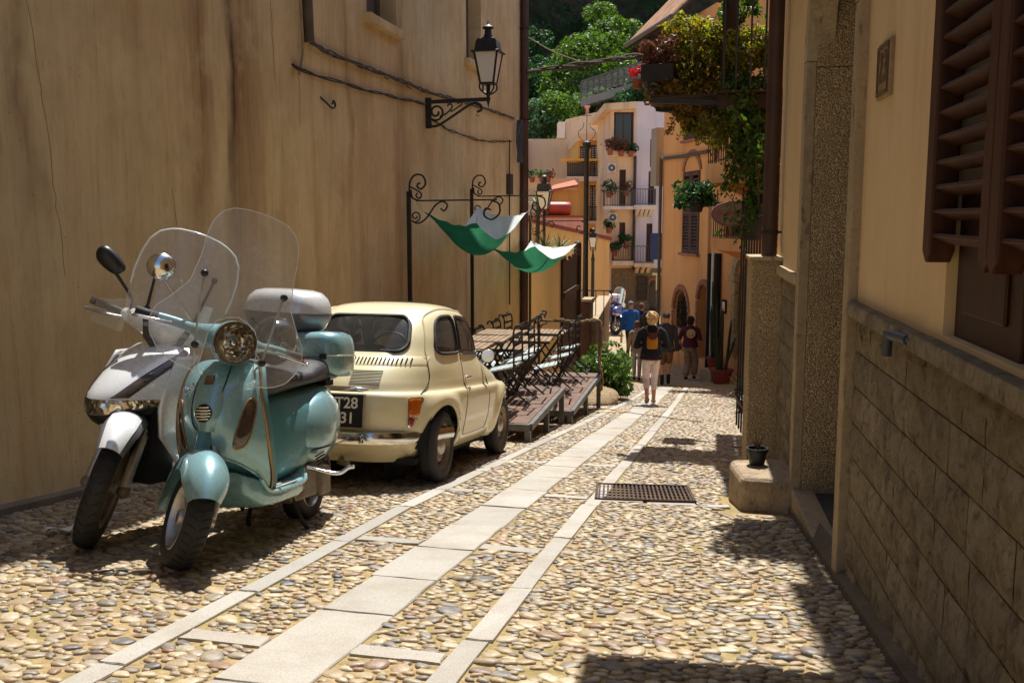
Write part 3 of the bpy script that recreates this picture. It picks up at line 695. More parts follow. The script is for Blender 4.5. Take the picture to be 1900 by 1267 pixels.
W_DOOR = spl([(.555, .95), (.55, 1.1), (.56, 1.21), (.62, 1.225), (.95, 1.205), (1.04, 1.17), (1.17, 1.0), (1.18, .945), (1.1, .93), (.7, .93)], 5, True)
W_FRONT = rrect(-.45, .45, .93, 1.2, .08, 6, .1)
bodyv = []; NTH = 256
for r_ in RW_: bodyv += [cpt(r_, 2 * pi * k / NTH) for k in range(NTH)]
bf, gf = [], []
for i in range(len(RW_) - 1):
    for k in range(NTH):
        q = (i*NTH+k, i*NTH+(k+1) % NTH, (i+1)*NTH+(k+1) % NTH, (i+1)*NTH+k)
        cx = sum(bodyv[a][0] for a in q) / 4; cy = sum(bodyv[a][1] for a in q) / 4; cz = sum(bodyv[a][2] for a in q) / 4
        if abs(cx) > .3 and min(sqrt((cy - 0) ** 2 + (cz - .27) ** 2), sqrt((cy - 1.84) ** 2 + (cz - .27) ** 2)) < .305: continue
        th = atan2(cy - .6, cx)
        win = False
        if cz > .9:
            if cy < .2 and inside((cx, cz), W_REAR) and abs(cx) < .47 and cy < c_rear(cx, cz) + .03: win = True
            elif abs(cx) > .38 and (inside((cy, cz), W_QTR) or inside((cy, cz), W_DOOR)): win = True
            elif cy > .95 and inside((cx, cz), W_FRONT): win = True
        (gf if win else bf).append(q)
b_ = MB(); b_.v = bodyv; b_.f = bf; body = b_.build('body', M_CREAM, CAR, smooth=50)
b_ = MB(); b_.v = [(x * .993, y * .997 + .003, z) for x, y, z in bodyv]; b_.f = gf
used = sorted({i for f in gf for i in f}); mp = {a: k for k, a in enumerate(used)}; b_.v = [b_.v[i] for i in used]; b_.f = [tuple(mp[i] for i in f) for f in gf]
b_.build('glazing', M_CGL, CAR, smooth=60)
gk = MB().tube([(x, c_rear(x, z) - .004, z) for x, z in W_REAR], .016, 6, True); gk.build('window_gasket', M_RUB, CAR, smooth=60)
for s_ in (1, -1):
    MB().tube([(s_ * (c_side(y, z) + .002), y, z) for y, z in W_QTR], .012, 6, True).build('window_gasket', M_RUB, CAR, smooth=60)
    MB().tube([(s_ * (c_side(y, z) + .002), y, z) for y, z in W_DOOR], .011, 6, True).build('window_gasket', M_CHR if False else M_BLK2, CAR, smooth=60)
    MB().tube([(s_ * c_side(.98, z), .98 - (z - .93) * .12, z) for z in (.935, 1.0, 1.1, 1.19)], .009, 6).build('vent_bar', M_CHR, CAR)
    MB().tube([(s_ * (c_side(y, .935) + .004), y, .932) for y in (.56, .7, .9, 1.15)], .007, 5).build('sill_trim', M_CHR, CAR)
    # door shut line, drip rail, arch lip, sill
    dl = [(.515, 1.2), (.515, .9), (.52, .6), (.50, .45), (.52, .32), (.62, .295), (1.1, .30), (1.2, .33), (1.215, .6), (1.2, .9), (1.19, .95)]
    MB().tube([(s_ * (c_side(y, z) - .001), y, z) for y, z in spl(dl, 5)], .0042, 4).build('door_seam', M_MATT, CAR)
    dr = spl([(-.10, .88), (-.06, .98), (.02, 1.12), (.12, 1.215), (.35, 1.27), (.7, 1.272), (1.0, 1.25), (1.12, 1.19), (1.25, 1.05), (1.33, .97)], 5)
    MB().tube([(s_ * (c_side(y, z) + .004), y, z) for y, z in dr], .0075, 5).build('drip_rail', M_CREAM, CAR, smooth=60)
    for yc in (0, 1.84):
        ap = [(yc + .305 * cos(R(a)), .27 + .305 * sin(R(a))) for a in range(-12, 193, 8)]
        MB().tube([(s_ * (c_side(y, z) - .006), y, z) for y, z in ap], .011, 6).build('arch_lip', M_CREAM, CAR, smooth=60)
        w_ = MB().tr(T(s_ * .45, yc, .27), RZ(90)); w_.lathe([(.315, -.13 * s_), (.315, .2 * s_)], 20, 'y', pi).lathe([(.0, .2 * s_), (.315, .2 * s_)], 20, 'y'); w_.build('wheel_well', M_MATT, CAR)
    hd = MB().tube([(s_ * (c_side(.62, .745) + .018), .58, .745), (s_ * (c_side(.62, .745) + .026), .62, .747), (s_ * (c_side(.7, .745) + .018), .69, .742)], [.006, .011, .006], 8); hd.ball((s_ * (c_side(.57, .745) + .01), .575, .745), .014, 8, 6); hd.build('door_handle', M_CHR, CAR, smooth=60)
# wheels
def wheel(x, y, s_):
    w_ = empty('wheel'); w_.parent = CAR; w_.location = (x, y, .262)
    tp = [(.165, -.055), (.2, -.066), (.235, -.066), (.252, -.055), (.2615, -.03), (.2615, -.012), (.256, -.011), (.256, -.006), (.2615, -.005), (.2615, .012), (.256, .013), (.256, .018), (.2615, .019), (.2615, .03), (.252, .055), (.235, .066), (.2, .066), (.165, .055)]
    MB().lathe(tp, 40, 'x').build('tyre', M_RUB, w_, smooth=40)
    k = s_
    MB().lathe([(.168, .058 * k), (.16, .052 * k), (.148, .03 * k), (.135, .018 * k), (.11, .03 * k), (.085, .038 * k), (.07, .03 * k), (.0, .03 * k)], 32, 'x').build('rim', M_STEEL, w_, smooth=50)
    MB().lathe([(.066, .031 * k), (.062, .044 * k), (.045, .056 * k), (.02, .062 * k), (0, .063 * k)], 24, 'x').build('hub_cap', M_ALU, w_, smooth=60)
    for i in range(8):
        a = 2 * pi * i / 8; h_ = MB().tr(T(.0275 * k, .121 * cos(a), .121 * sin(a)), RX(math.degrees(a))); h_.box(-.004, -.009, -.017, .004, .009, .017)
        h_.build('rim_slot', M_MATT, w_)
for s_ in (1, -1): wheel(s_ * .55, 0, s_); wheel(s_ * .55, 1.84, s_)
# engine lid: seam, slotted band, louvres
lid = spl([(-.47, .91), (-.5, .86), (-.52, .7), (-.45, .42), (-.38, .37), (0, .365), (.38, .37), (.45, .42), (.52, .7), (.5, .86), (.47, .91)], 6)
MB().tube([(x, c_rear(x, z) - .0005, z) for x, z in lid], .0048, 4).build('engine_lid_seam', M_MATT, CAR)
bd = MB(); n = 30
bd.grid(lambda u, v: (lerp(-.5, .5, u), c_rear(lerp(-.5, .5, u), lerp(.845, .918, v)) - .012 * sin(pi * v) ** .5, lerp(.845, .918, v)), 40, 6); bd.build('vent_band', M_CREAM, CAR, smooth=50)
for i in range(32):
    x = -.42 + i * .84 / 31
    if abs(x) > .45: continue
    MB().tube([(x, c_rear(x, .862) - .011, .862), (x, c_rear(x, .88) - .0135, .88), (x, c_rear(x, .902) - .011, .902)], .0055, 5).build('vent_slot', M_MATT, CAR)
for cx_ in (.17, -.17):
    lo = empty('louvre_panel'); lo.parent = CAR
    for i in range(10):
        z = .722 + i * .0098; hw = .105
        xs_ = [cx_ + hw * (2 * k / 6 - 1) for k in range(7)]
        MB().tube([(x, c_rear(x, z) - .002, z) for x in xs_], .0034, 4).build('louvre_slot', M_MATT, lo)
        MB().tube([(x, c_rear(x, z + .0048) - .003, z + .0048) for x in xs_], .0022, 4).build('louvre_fin', M_CREAM, lo)
# number plate, lamp bar, bumper, tail lights, exhaust
NP = MB().box(-.16, -.012, -.11, .16, .004, .11).build('number_plate', mat('plate_black', (.012, .012, .014, 1), .4, .3, 10), CAR, bevel=.004); NP.location = (.055, c_rear(0, .53) - .03, .54); NP.rotation_euler = (R(-4), 0, 0)
M_WHT = mat('plate_white', (.78, .77, .72, 1), .5, .08, 20)
text('CT28', .105, M_WHT, NP, (.0, -.0135, .052), (R(90), 0, 0)); text('5731', .105, M_WHT, NP, (-.005, -.0135, -.05), (R(90), 0, 0))
fr = MB()
for a in ((-.168, -.118, -.16, .118), (.16, -.118, .168, .118), (-.16, -.118, .16, -.11), (-.16, .11, .16, .118)): fr.box(a[0], -.018, a[1], a[2], .006, a[3])
fr.build('frame', M_ALU, NP)
lb_ = MB(); lb_.tube([(-.1, c_rear(0, .69) - .015, .69), (-.07, c_rear(0, .69) - .045, .69), (.15, c_rear(0, .69) - .05, .69), (.19, c_rear(0, .69) - .04, .685), (.22, c_rear(0, .69) - .012, .683)], [.012, .024, .025, .02, .008], 10, flat=.8); lb_.build('plate_lamp', M_CHR, CAR, smooth=60)
bp = []
for k in range(-20, 21):
    x = .62 * k / 20; bp.append((x, c_rear(min(abs(x), .60), .36) - .05 + (.02 * (abs(x) / .62) ** 6), .355))
bmp = MB(); rs = []
prof = [(-.004, -.045), (.016, -.04), (.026, -.015), (.026, .015), (.016, .04), (-.004, .045), (-.012, .03), (-.012, -.03)]
for i, p in enumerate(bp):
    d = Vector(bp[min(i+1, 40)]) - Vector(bp[max(i-1, 0)]); d.normalize(); nrm = Vector((d.y, -d.x, 0)); rs.append([tuple(Vector(p) + nrm * a + Vector((0, 0, b))) for a, b in prof])
bmp.rings(rs); bmp.build('bumper', M_CHR, CAR, smooth=45)
for x in (-.3, .2): MB().tr(T(x, c_rear(x, .36) - .082, .355), RX(90)).lathe([(.0, .016), (.016, .014), (.02, .006), (.03, .004), (.034, -.004)], 16).build('bumper_bolt', M_CHR, CAR, smooth=50)
def pad(x0, x1, z0, z1, d, m, name, top=0, parent=CAR):
    """raised pad following the rear surface"""
    P = rrect(x0, x1, z0, z1, .016, 4, top); b = MB(); rs = []
    for off, k in ((0.004, 1), (-d * .8, 1), (-d, .9), (-d * 1.05, .6)):
        xm, zm = (x0 + x1) / 2, (z0 + z1) / 2; rs.append([((xm + (x - xm) * k), c_rear(min(abs(xm + (x - xm) * k) , .60), zm + (z - zm) * k) + off, zm + (z - zm) * k) for x, z in P])
    b.rings(rs); return b.build(name, m, parent, smooth=40)
for s_ in (1, -1):
    x0, x1 = sorted((s_ * .465, s_ * .535))
    tl = pad(x0, x1, .42, .635, .02, M_CHR, 'tail_light')
    pad(x0 + .008, x1 - .008, .5, .627, .034, M_AMB, 'amber_lens', 0, tl); pad(x0 + .008, x1 - .038 if s_ > 0 else x1 - .008, .43, .495, .034, M_RED, 'red_lens', 0, tl)
    pad(x1 - .036 if s_ > 0 else x0 + .008, x1 - .008 if s_ > 0 else x0 + .03, .43, .495, .034, M_ALU, 'reverse_lens', 0, tl)
MB().tube([(.02, -.5, .2), (.04, -.58, .185), (.12, -.62, .18)], .02, 10).build('exhaust_pipe', M_STEEL, CAR, smooth=60)
ap = MB().grid(lambda u, v: (lerp(-.5, .5, u), c_rear(lerp(-.5, .5, u), lerp(.2, .3, v)) + .002, lerp(.175, .3, v)), 20, 2); ap.build('rear_apron', M_CREAM, CAR, smooth=60)
MB().box(-.5, -.35, .16, .5, 2.2, .2).build('underbody', M_MATT, CAR)
# folding roof panel, wipers, mirror, interior
fr_ = MB().grid(lambda u, v: (lerp(-.34, .34, u), lerp(.72, 1.08, v), max(r_[0] for r_ in RW_ if True) + .014 - .055 * abs(lerp(-1, 1, u)) ** 2.4 - .10 * max(0, v - .1) ** 1.6), 14, 8); fr_.build('folding_roof', M_MATT, CAR, smooth=60, solid=.02)
mi = MB().tube([(c_side(1.2, .95), 1.2, .95), (c_side(1.2, .95) + .05, 1.2, .955), (c_side(1.2, .95) + .1, 1.19, .93)], .006, 6); mi = mi.build('mirror', M_CHR, CAR)
MB().tr(T(c_side(1.2, .95) + .125, 1.185, .905), RZ(12), RX(90)).lathe([(0, -.026), (.035, -.022), (.052, -.004), (.055, .006), (.052, .01), (.0, .01)], 20).build('mirror_head', M_CREAM, mi, smooth=50)
MB().tr(T(c_side(1.2, .95) + .125, 1.174, .905), RZ(12), RX(90)).lathe([(.05, .001), (.0, .0012)], 20).build('mirror_glass', M_CHR, mi)
MB().box(-.24, -.2, .3, .24, 1.6, .34).build('floor', M_MATT, CAR); MB().box(-.46, -.2, .62, .46, .1, .82).build('rear_seat', M_SEATS, CAR, bevel=.06)
for x in (-.27, .27): MB().box(x - .2, .5, .4, x + .2, .62, .98).build('seat_back', M_SEATS, CAR, bevel=.05, seg=3); 
MB().box(-.5, 1.3, .6, .5, 1.5, .86).build('dashboard', M_SEATS, CAR, bevel=.03)
sw = MB().tr(T(-.25, 1.12, .93), RX(62)); sw.tube([(.17 * cos(2*pi*k/24), .17 * sin(2*pi*k/24), 0) for k in range(24)], .011, 8, True).bar((-.16, 0, 0), (.16, 0, 0), .02, .01); sw.build('steering_wheel', M_BLK2, CAR, smooth=60)
# ---------------------------------------------------------------- scooters (local axes: x forward, y left, z up, origin under the front wheel)
M_TEAL = paint('teal_scooter_paint', srgb(134, 178, 184), .25, .9, srgb(140, 146, 132), .3)
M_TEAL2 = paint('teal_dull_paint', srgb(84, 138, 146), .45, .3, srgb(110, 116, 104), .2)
M_SILV = paint('white_scooter_paint', srgb(226, 228, 228), .25, .9, srgb(150, 146, 130), .15)
M_SILG = paint('grey_scooter_paint', srgb(122, 122, 126), .35, .6, srgb(130, 124, 112), .3)
M_CLR = m_glass('clear_screen', (.96, .97, .97, 1), 1.3, .03, .40)  # sunlit haze painted as a pale diffuse layer, together with the grime
M_EDGE = mat('acrylic_edge', (.8, .82, .8, 1), .2, .1, 10, coat=.5)
M_VIN = mat('black_vinyl', (.022, .021, .022, 1), .5, .3, 10, .25, 90)
M_SMOKE = mat('smoked_lens', srgb(70, 56, 46), .12, .5, 40, coat=1, stretch=(1, 1, 5)); M_TRIM = mat('aged_trim', srgb(150, 122, 84), .35, .3, 10, metal=.6)
def m_refl():
    g = N('headlight_reflector'); c = g.coord(); v = g.voro(c, 34, 'F1', 'Color'); s_ = g.n('SeparateColor'); g.l(v, s_.inputs[0])
    g.set(Base_Color=g.ramp(s_.outputs[0], [(0, srgb(120, 104, 84)), (.5, srgb(214, 204, 186)), (1, srgb(240, 236, 226))]), Metallic=.95, Roughness=.08)
    g.bump(g.voro(c, 34, 'F1'), .5, .012); return g.m
M_REFL = m_refl(); M_LENS = m_glass('lamp_lens', (.95, .95, .93, 1), 1.0, .02, .03)
class Bike:
    def __init__(s, o, A, d, steer):
        s.o = o; s.ST = T(*A) @ Matrix.Rotation(R(steer), 4, Vector(d).normalized()) @ T(-A[0], -A[1], -A[2])
    def mb(s, *m, st=False): return MB().tr(*(([s.ST] if st else []) + list(m)))
def tyre_rim(B, r_, w, x, st, spokes, rimr, par, rimm):
    wh = empty('wheel'); wh.parent = par
    t = [(rimr, -w*.42), (r_*.86, -w*.5), (r_*.95, -w*.42), (r_*.99, -w*.2), (r_, 0), (r_*.99, w*.2), (r_*.95, w*.42), (r_*.86, w*.5), (rimr, w*.42)]
    B.mb(T(x, 0, r_), st=st).lathe(t, 44, 'y').build('tyre', M_RUB, wh, smooth=50)
    tr_ = B.mb(T(x, 0, r_), st=st)
    for k in range(36):
        a = 2*pi*k/36; da = .085
        for s_ in (1, -1):
            p = [( (r_*q) * cos(a + e), s_ * yy, (r_*q) * sin(a + e)) for q, yy, e in ((1.002, .006, 0), (.995, w*.22, da*.6), (.965, w*.42, da))]
            tr_.tube(p, .0016, 4)
    tr_.build('tread', M_MATT, wh)
    rp = [(rimr, w*.42), (rimr*.97, w*.44), (rimr*.9, w*.3), (rimr*.9, -w*.3), (rimr*.97, -w*.44), (rimr, -w*.42)]
    m = B.mb(T(x, 0, r_), st=st).lathe(rp, 40, 'y'); m.lathe([(0, -.045), (.03, -.045), (.036, -.03), (.036, .03), (.03, .045), (0, .045)], 16, 'y')
    for k in range(spokes):
        a = 2*pi*k/spokes + .3; m.bar((.02*cos(a), 0, .02*sin(a)), (rimr*.93*cos(a), 0, rimr*.93*sin(a)), .035, .03, (0, 1, 0))
    m.build('rim', rimm, wh, smooth=40)
    return wh
def shell(B, name, ma, par, tab, zb, zt, nu=28, nv=26, off=0, p=2.2, st=False, u0=-1, u1=1, solid=0, du=0):
    """front-cowl sheet: tab rows (z, halfwidth, x centre, bow)"""
    tt = spl(tab, 6)
    def fn(u, v):
        uu = lerp(u0, u1, u); z = lerp(zb(uu), zt(uu), v); w, xc, bow = table([(q[0],) + q[1:] for q in tt], z)
        return (xc - bow * abs(uu) ** p + off, uu * (w + du), z)
    return B.mb(st=st).grid(fn, nu, nv).build(name, ma, par, smooth=60, solid=solid)
def on_shell(tab, uu, z, off=0.0, p=2.2):
    w, xc, bow = table([(q[0],) + q[1:] for q in spl(tab, 6)], z); return (xc - bow * abs(uu) ** p + off, uu * w, z)
def screen_mesh(B, yo, yi, zs_lo, zs_hi, fx, st=True, ncol=14):
    """wind screen: upper sheet plus two lower lobes"""
    m = B.mb(st=st)
    m.rings([[(fx(y, z), y, z) for y in [table(yo, z)[0] * (2*k/ncol - 1) for k in range(ncol + 1)]] for z in zs_hi], False, False)
    if zs_lo:
        for s_ in (1, -1):
            m.rings([[(fx(s_*y, z), s_*y, z) for y in [lerp(table(yi, z)[0], table(yo, z)[0], k/8) for k in range(9)]] for z in zs_lo], False, False)
    return m
# ---- teal scooter
VS = thing('teal_scooter', 'teal motor scooter with round headlight and tall clear windscreen, parked in front', 'scooter', (-2.373, 3.937, gz(3.937) + .012))
VS.rotation_mode = 'QUATERNION'; VS.rotation_quaternion = (RZ(-87.8) @ RY(-8.2) @ RX(2.6)).to_quaternion(); VS.scale = (1.09,) * 3
B = Bike(VS, (-.30, 0, .85), (-.43, 0, .90), 42)
tyre_rim(B, .215, .115, 0, True, 5, .142, VS, M_ALU); rw_ = tyre_rim(B, .215, .12, -1.28, False, 5, .142, VS, M_ALU)
VT = [(.24, .19, -.34, .05), (.34, .215, -.27, .11), (.46, .222, -.19, .15), (.56, .222, -.165, .155), (.66, .212, -.165, .145), (.75, .196, -.195, .125), (.82, .182, -.245, .10), (.87, .163, -.30, .075), (.895, .14, -.335, .05)]
zb = lambda u: .30 + .155 * max(0, 1 - abs(u / .93) ** 2.6); zt = lambda u: .893 - .04 * abs(u) ** 5
sh_ = shell(B, 'leg_shield', M_TEAL, VS, VT, zb, zt, 40, 34)
shell(B, 'inner_shield', M_TEAL2, VS, VT, lambda u: .26, zt, 28, 24, -.06)
for s_ in (1, -1):
    B.mb().tube([on_shell(VT, s_ * 1.0, z, .0) for z in [.28 + .6 * k / 24 for k in range(25)]], .0085, 6).build('edge_trim', M_TRIM, VS, smooth=60)
    q = spl([(.30, .66), (.72, .655), (.80, .60), (.74, .50), (.60, .475), (.46, .50), (.38, .58)], 4, True) if False else [(.50, .495), (.70, .51), (.86, .63), (.90, .70), (.78, .70), (.62, .60)]
    o_ = spl(q, 4, True); m = B.mb()
    m.rings([[on_shell(VT, s_ * (.72 + (a - .72) * k), .60 + (b - .60) * k, of) for a, b in o_] for k, of in ((1, -.004), (1, .006), (.86, .011), (.5, .013))]); ts = m.build('turn_signal', M_SMOKE, VS, smooth=40)
    B.mb().tube([on_shell(VT, s_ * a, b, .004) for a, b in o_], .0055, 5, True).build('signal_trim', M_TRIM, ts, smooth=60)
arch = [on_shell(VT, u, zb(u), .0) for u in [(-.93 + 1.86 * k / 30) for k in range(31)]]
B.mb().tube(arch, .008, 6).build('arch_lip', M_TEAL, VS, smooth=60)
# horn cover: raised spine, seam, badge, grille
hc = [(-.34, .86), (-.36, .75), (-.34, .66), (-.27, .60), (-.12, .575), (.06, .585), (.2, .63), (.3, .72), (.36, .80), (.38, .87)]
hm = B.mb(); 
hm.grid(lambda u, v: (lambda z: on_shell(VT, lerp(-.36, .36, u) * min(1, max(.25, ((z - .565) / .12)) ** .5), z, .003 + .016 * (1 - abs(2*u - 1) ** 3)))(lerp(.572, .885, v)), 16, 20); hc_ = hm.build('horn_cover', M_TEAL, VS, smooth=60)
B.mb().tube([on_shell(VT, a, b, .0045) for a, b in spl(hc, 4)], .003, 4).build('seam', M_MATT, hc_)
gp = on_shell(VT, 0, .655, .02)
B.mb(T(*gp), RY(83)).lathe([(0, -.002), (.038, -.002), (.041, .002), (.039, .006), (.036, .004)], 24).build('horn_grille', M_MATT, hc_, smooth=60)
for k in range(5):
    dz = -.026 + k * .013; hw = sqrt(.037 ** 2 - dz ** 2); B.mb().tube([(gp[0] + .004 - dz * .1, -hw, gp[2] + dz), (gp[0] + .01 - dz * .1, 0, gp[2] + dz), (gp[0] + .004 - dz * .1, hw, gp[2] + dz)], .0038, 6).build('grille_bar', M_CHR, hc_, smooth=60)
bp_ = on_shell(VT, 0, .80, .021); B.mb(T(*bp_), RY(-33)).box(-.003, -.02, -.022, .004, .02, .022).build('badge', mat('bronze_badge', srgb(120, 84, 58), .4, .3, 30, metal=.5), hc_)
def script_text(body, size, mt, par, M_, name='lettering'):
    o = text(body, size, mt, par, (0, 0, 0), (0, 0, 0), name, .0015); o.data.transform(M_); return o
p_ = on_shell(VT, -.62, .765, .006); script_text('Vespa', .045, M_CHR, hc_, T(*p_) @ RZ(68) @ RX(72) @ RZ(22) @ Matrix.Shear('XZ', 4, (.3, 0)) if False else T(*p_) @ RZ(52) @ RX(75) @ RZ(25))
# front fender over the steered wheel
def fen(u, v):
    a = R(lerp(30, 188, u)); b = lerp(-1, 1, v); tip = max(0, 1 - u * 4.0)
    w = .098 * (1 - .35 * max(0, 1 - u * 5) ** 1.5) ; rr_ = .243 + .085 * max(0, cos(b * pi / 2)) ** .62 * (.55 + .45 * sin(pi * min(1, u * 1.15 + .18))) - .02
    if abs(b) > .92: rr_ -= .03 * (abs(b) - .92) / .08
    return (rr_ * cos(a) * 1.06 + .005, b * w, .215 + rr_ * sin(a))
B.mb(st=True).grid(fen, 36, 22).build('front_fender', M_TEAL, VS, smooth=70)
B.mb(st=True).tube([(0, .085, .215), (-.05, .1, .26), (-.1, .1, .42), (-.2, .03, .56)], [.03, .028, .024, .022], 10).tube([(0, .05, .215), (0, .11, .215)], .03, 12).build('fork_arm', M_ALU, VS, smooth=60)
B.mb(st=True).tube([(-.12, 0, .42), (-.3, 0, .85)], .035, 12).build('steering_column', M_TEAL2, VS, smooth=60)
B.mb(st=True, *[T(0, .03, .215)]).lathe([(.05, 0), (.105, 0), (.105, .004), (.05, .004)], 28, 'y').build('brake_disc', M_ALU, VS)
# headset
hp = spl([(-.44, -.30, 1.0), (-.40, -.22, 1.0), (-.33, -.12, .99), (-.28, 0, .985), (-.33, .12, .99), (-.40, .22, 1.0), (-.44, .30, 1.0)], 5)
hr = [lerp(.023, .085, max(0, 1 - abs(p[1]) / .17) ** 1.0) for p in hp]
B.mb(st=True).tube(hp, hr, 16).build('headset', M_TEAL, VS, smooth=70)
hl = B.mb(T(-.155, 0, .985), RY(90 - 4), st=True); hl.lathe([(.06, -.16), (.09, -.10), (.1, -.04), (.1, -.012), (.093, .0)], 32); hl.build('lamp_shell', M_TEAL, VS, smooth=60)
lm = B.mb(T(-.155, 0, .985), RY(86), st=True).lathe([(.095, -.006), (.099, .004), (.095, .014), (.087, .014)], 36).build('headlight', M_CHR, VS, smooth=50)
B.mb(T(-.155, 0, .985), RY(86), st=True).lathe([(.088, .008), (.075, -.02), (.045, -.045), (.02, -.052), (0, -.052)], 32).build('reflector', M_REFL, lm, smooth=60)
B.mb(T(-.155, 0, .985), RY(86), st=True).lathe([(.02, -.045), (.02, -.012), (.014, -.004), (0, -.003)], 16).build('bulb_cap', M_CHR, lm, smooth=50)
B.mb(T(-.155, 0, .985), RY(86), st=True).lathe([(.088, .012), (.06, .02), (.03, .024), (0, .025)], 32).build('lens', M_LENS, lm, smooth=60)
for s_ in (1, -1):
    gr_ = B.mb(st=True).tube([(-.43, s_ * .27, 1.0), (-.455, s_ * .33, 1.0), (-.475, s_ * .40, 1.0)], [.021, .021, .023], 12).build('grip', M_RUB, VS, smooth=50)
    B.mb(st=True).tube(spl([(-.38, s_ * .25, .99), (-.375, s_ * .32, .985), (-.40, s_ * .40, .98), (-.415, s_ * .425, .98)], 4), [.008] * 9 + [.006, .006, .006, .011], 8).build('brake_lever', M_CHR, gr_, smooth=60)
mst = B.mb(st=True).tube(spl([(-.38, -.17, 1.03), (-.39, -.24, 1.09), (-.40, -.30, 1.14), (-.41, -.335, 1.17)], 4), .007, 8).build('mirror_stalk', M_CHR, VS, smooth=60)
B.mb(T(-.415, -.36, 1.225), RZ(-10), RY(86), st=True).lathe([(0, .030), (.035, .024), (.058, .008), (.064, -.006), (.06, -.012), (0, -.012)], 28).build('mirror', M_CHR, VS, smooth=60)
# wind screen with lobes
YO = [(.815, .10), (.82, .17), (.835, .235), (.87, .30), (.93, .345), (.99, .36), (1.05, .345), (1.12, .29), (1.2, .24), (1.32, .222), (1.45, .218), (1.51, .205), (1.555, .178), (1.585, .135), (1.597, .085), (1.601, .02)]
YI = [(.815, .095), (.83, .125), (.9, .118), (1.0, .115), (1.06, .09), (1.09, .04), (1.1, 0)]
fx = lambda y, z: -.155 - .30 * (z - .85) - .8 * y * y
zl = [.815 + .285 * k / 22 for k in range(23)]; zh = [1.1 + .40 * k / 12 for k in range(13)] + [1.525, 1.545, 1.56, 1.573, 1.584, 1.592, 1.598, 1.601]
scr = screen_mesh(B, YO, YI, zl, zh, fx).build('windscreen', M_CLR, VS, smooth=80)
edge = [(table(YO, z)[0], z) for z in zl + zh]; ie = [(table(YI, z)[0], z) for z in zl]
loop = [(fx(y, z), y, z) for y, z in edge] + [(fx(-y, z), -y, z) for y, z in edge[::-1]] + [(fx(-y, z), -y, z) for y, z in ie] + [(fx(y, z), y, z) for y, z in ie[::-1]]
B.mb(st=True).tube(loop, .0019, 5, True).build('screen_edge', M_EDGE, scr, smooth=60)
for s_ in (1, -1):
    a = (fx(.15, .93) - .0, s_ * .155, .93); b = (fx(.19, 1.24), s_ * .19, 1.25); rd = B.mb(st=True).tube([(a[0] - .05, a[1] * .8, a[2] - .09), (a[0] - .012, a[1], a[2]), (b[0] - .012, b[1], b[2])], .0055, 8).build('screen_rod', M_ALU, scr, smooth=60)
    for q in (a, b): B.mb(T(*q), RY(90), st=True).lathe([(0, .014), (.01, .013), (.016, .006), (.016, -.02), (0, -.02)], 14).build('knob', M_BLK2, rd, smooth=50)
q = (fx(.10, 1.12), .09, 1.10); script_text('Vespa', .03, M_BLK2, scr, B.ST @ T(q[0] + .002, q[1], q[2]) @ RZ(90 + 12) @ RX(90) @ RZ(-8))
# floor, body, cowls, seat
def superring(x, w, z0, z1, e=2.6, n=20, yc=0): return [(x, yc + w * sp_(cos(2*pi*k/n), 2/e), (z0+z1)/2 + (z1-z0)/2 * sp_(sin(2*pi*k/n), 2/e)) for k in range(n)]
fl = B.mb().rings([superring(*a, 4.5) for a in ((-.27, .12, .27, .38), (-.31, .185, .225, .36), (-.36, .2, .205, .31), (-.5, .205, .2, .275), (-.72, .205, .2, .275), (-.84, .19, .215, .30), (-.95, .15, .25, .34))]).build('floorboard', M_TEAL, VS, smooth=50)
for y in (.10, .135, .17, -.10, -.135, -.17): B.mb().tube([(-.36, y, .283), (-.45, y, .279), (-.78, y, .281)], .008, 6, flat=.6).build('floor_strip', M_ALU, fl, smooth=60)
for s_ in (1, -1): B.mb().tube(spl([(-.30, s_*.195, .345), (-.37, s_*.205, .285), (-.5, s_*.207, .272), (-.78, s_*.205, .275), (-.86, s_*.185, .3)], 4), .011, 6).build('floor_edge', M_CHR if False else M_TEAL, fl, smooth=60)
bd = B.mb().rings([superring(*a, 2.8) for a in ((-.64, .06, .33, .60), (-.665, .105, .28, .68), (-.70, .135, .265, .715), (-.78, .158, .27, .735), (-.92, .18, .29, .745), (-1.1, .19, .33, .755), (-1.25, .18, .38, .76), (-1.4, .15, .43, .755), (-1.5, .10, .48, .73), (-1.55, .05, .55, .69))]).build('rear_body', M_TEAL2, VS, smooth=60)
for s_ in (1, -1):
    def cowl(u, v):
        t = u; x = lerp(-.86, -1.50, t); pr = sin(pi * min(1, max(0, t)) ** .82) ** .62; a = lerp(-.5 * pi, .5 * pi, v)
        zc = lerp(.50, .57, t); return (x, s_ * (.12 + .115 * pr * cos(a) ** .7 if cos(a) > 0 else .125), zc + .185 * pr * sin(a))
    cw = B.mb().grid(cowl, 26, 18).build('side_cowl', M_TEAL, VS, smooth=70)
    B.mb().tube([(x, s_ * (.19 + .045 * sin(pi * (x + .9) / -.7)), .415 + .05 * (-.9 - x)) for x in [-.92 - .52 * k / 12 for k in range(13)]], .0035, 5).build('seam', M_MATT, cw)
    for k in range(4): B.mb().bar((-.93 - k * .012, s_ * .212, .385 - k * .016), (-1.01 - k * .012, s_ * .228, .405 - k * .016), .008, .007).build('vent', M_MATT, cw)
dr_ = rrect(-.10, .10, .33, .53, .05, 4, .1); B.mb().tube([(-.672 + .35 * y * y * -8 * .35, y, z) for y, z in dr_], .003, 4, True).build('glovebox_seam', M_MATT, bd)
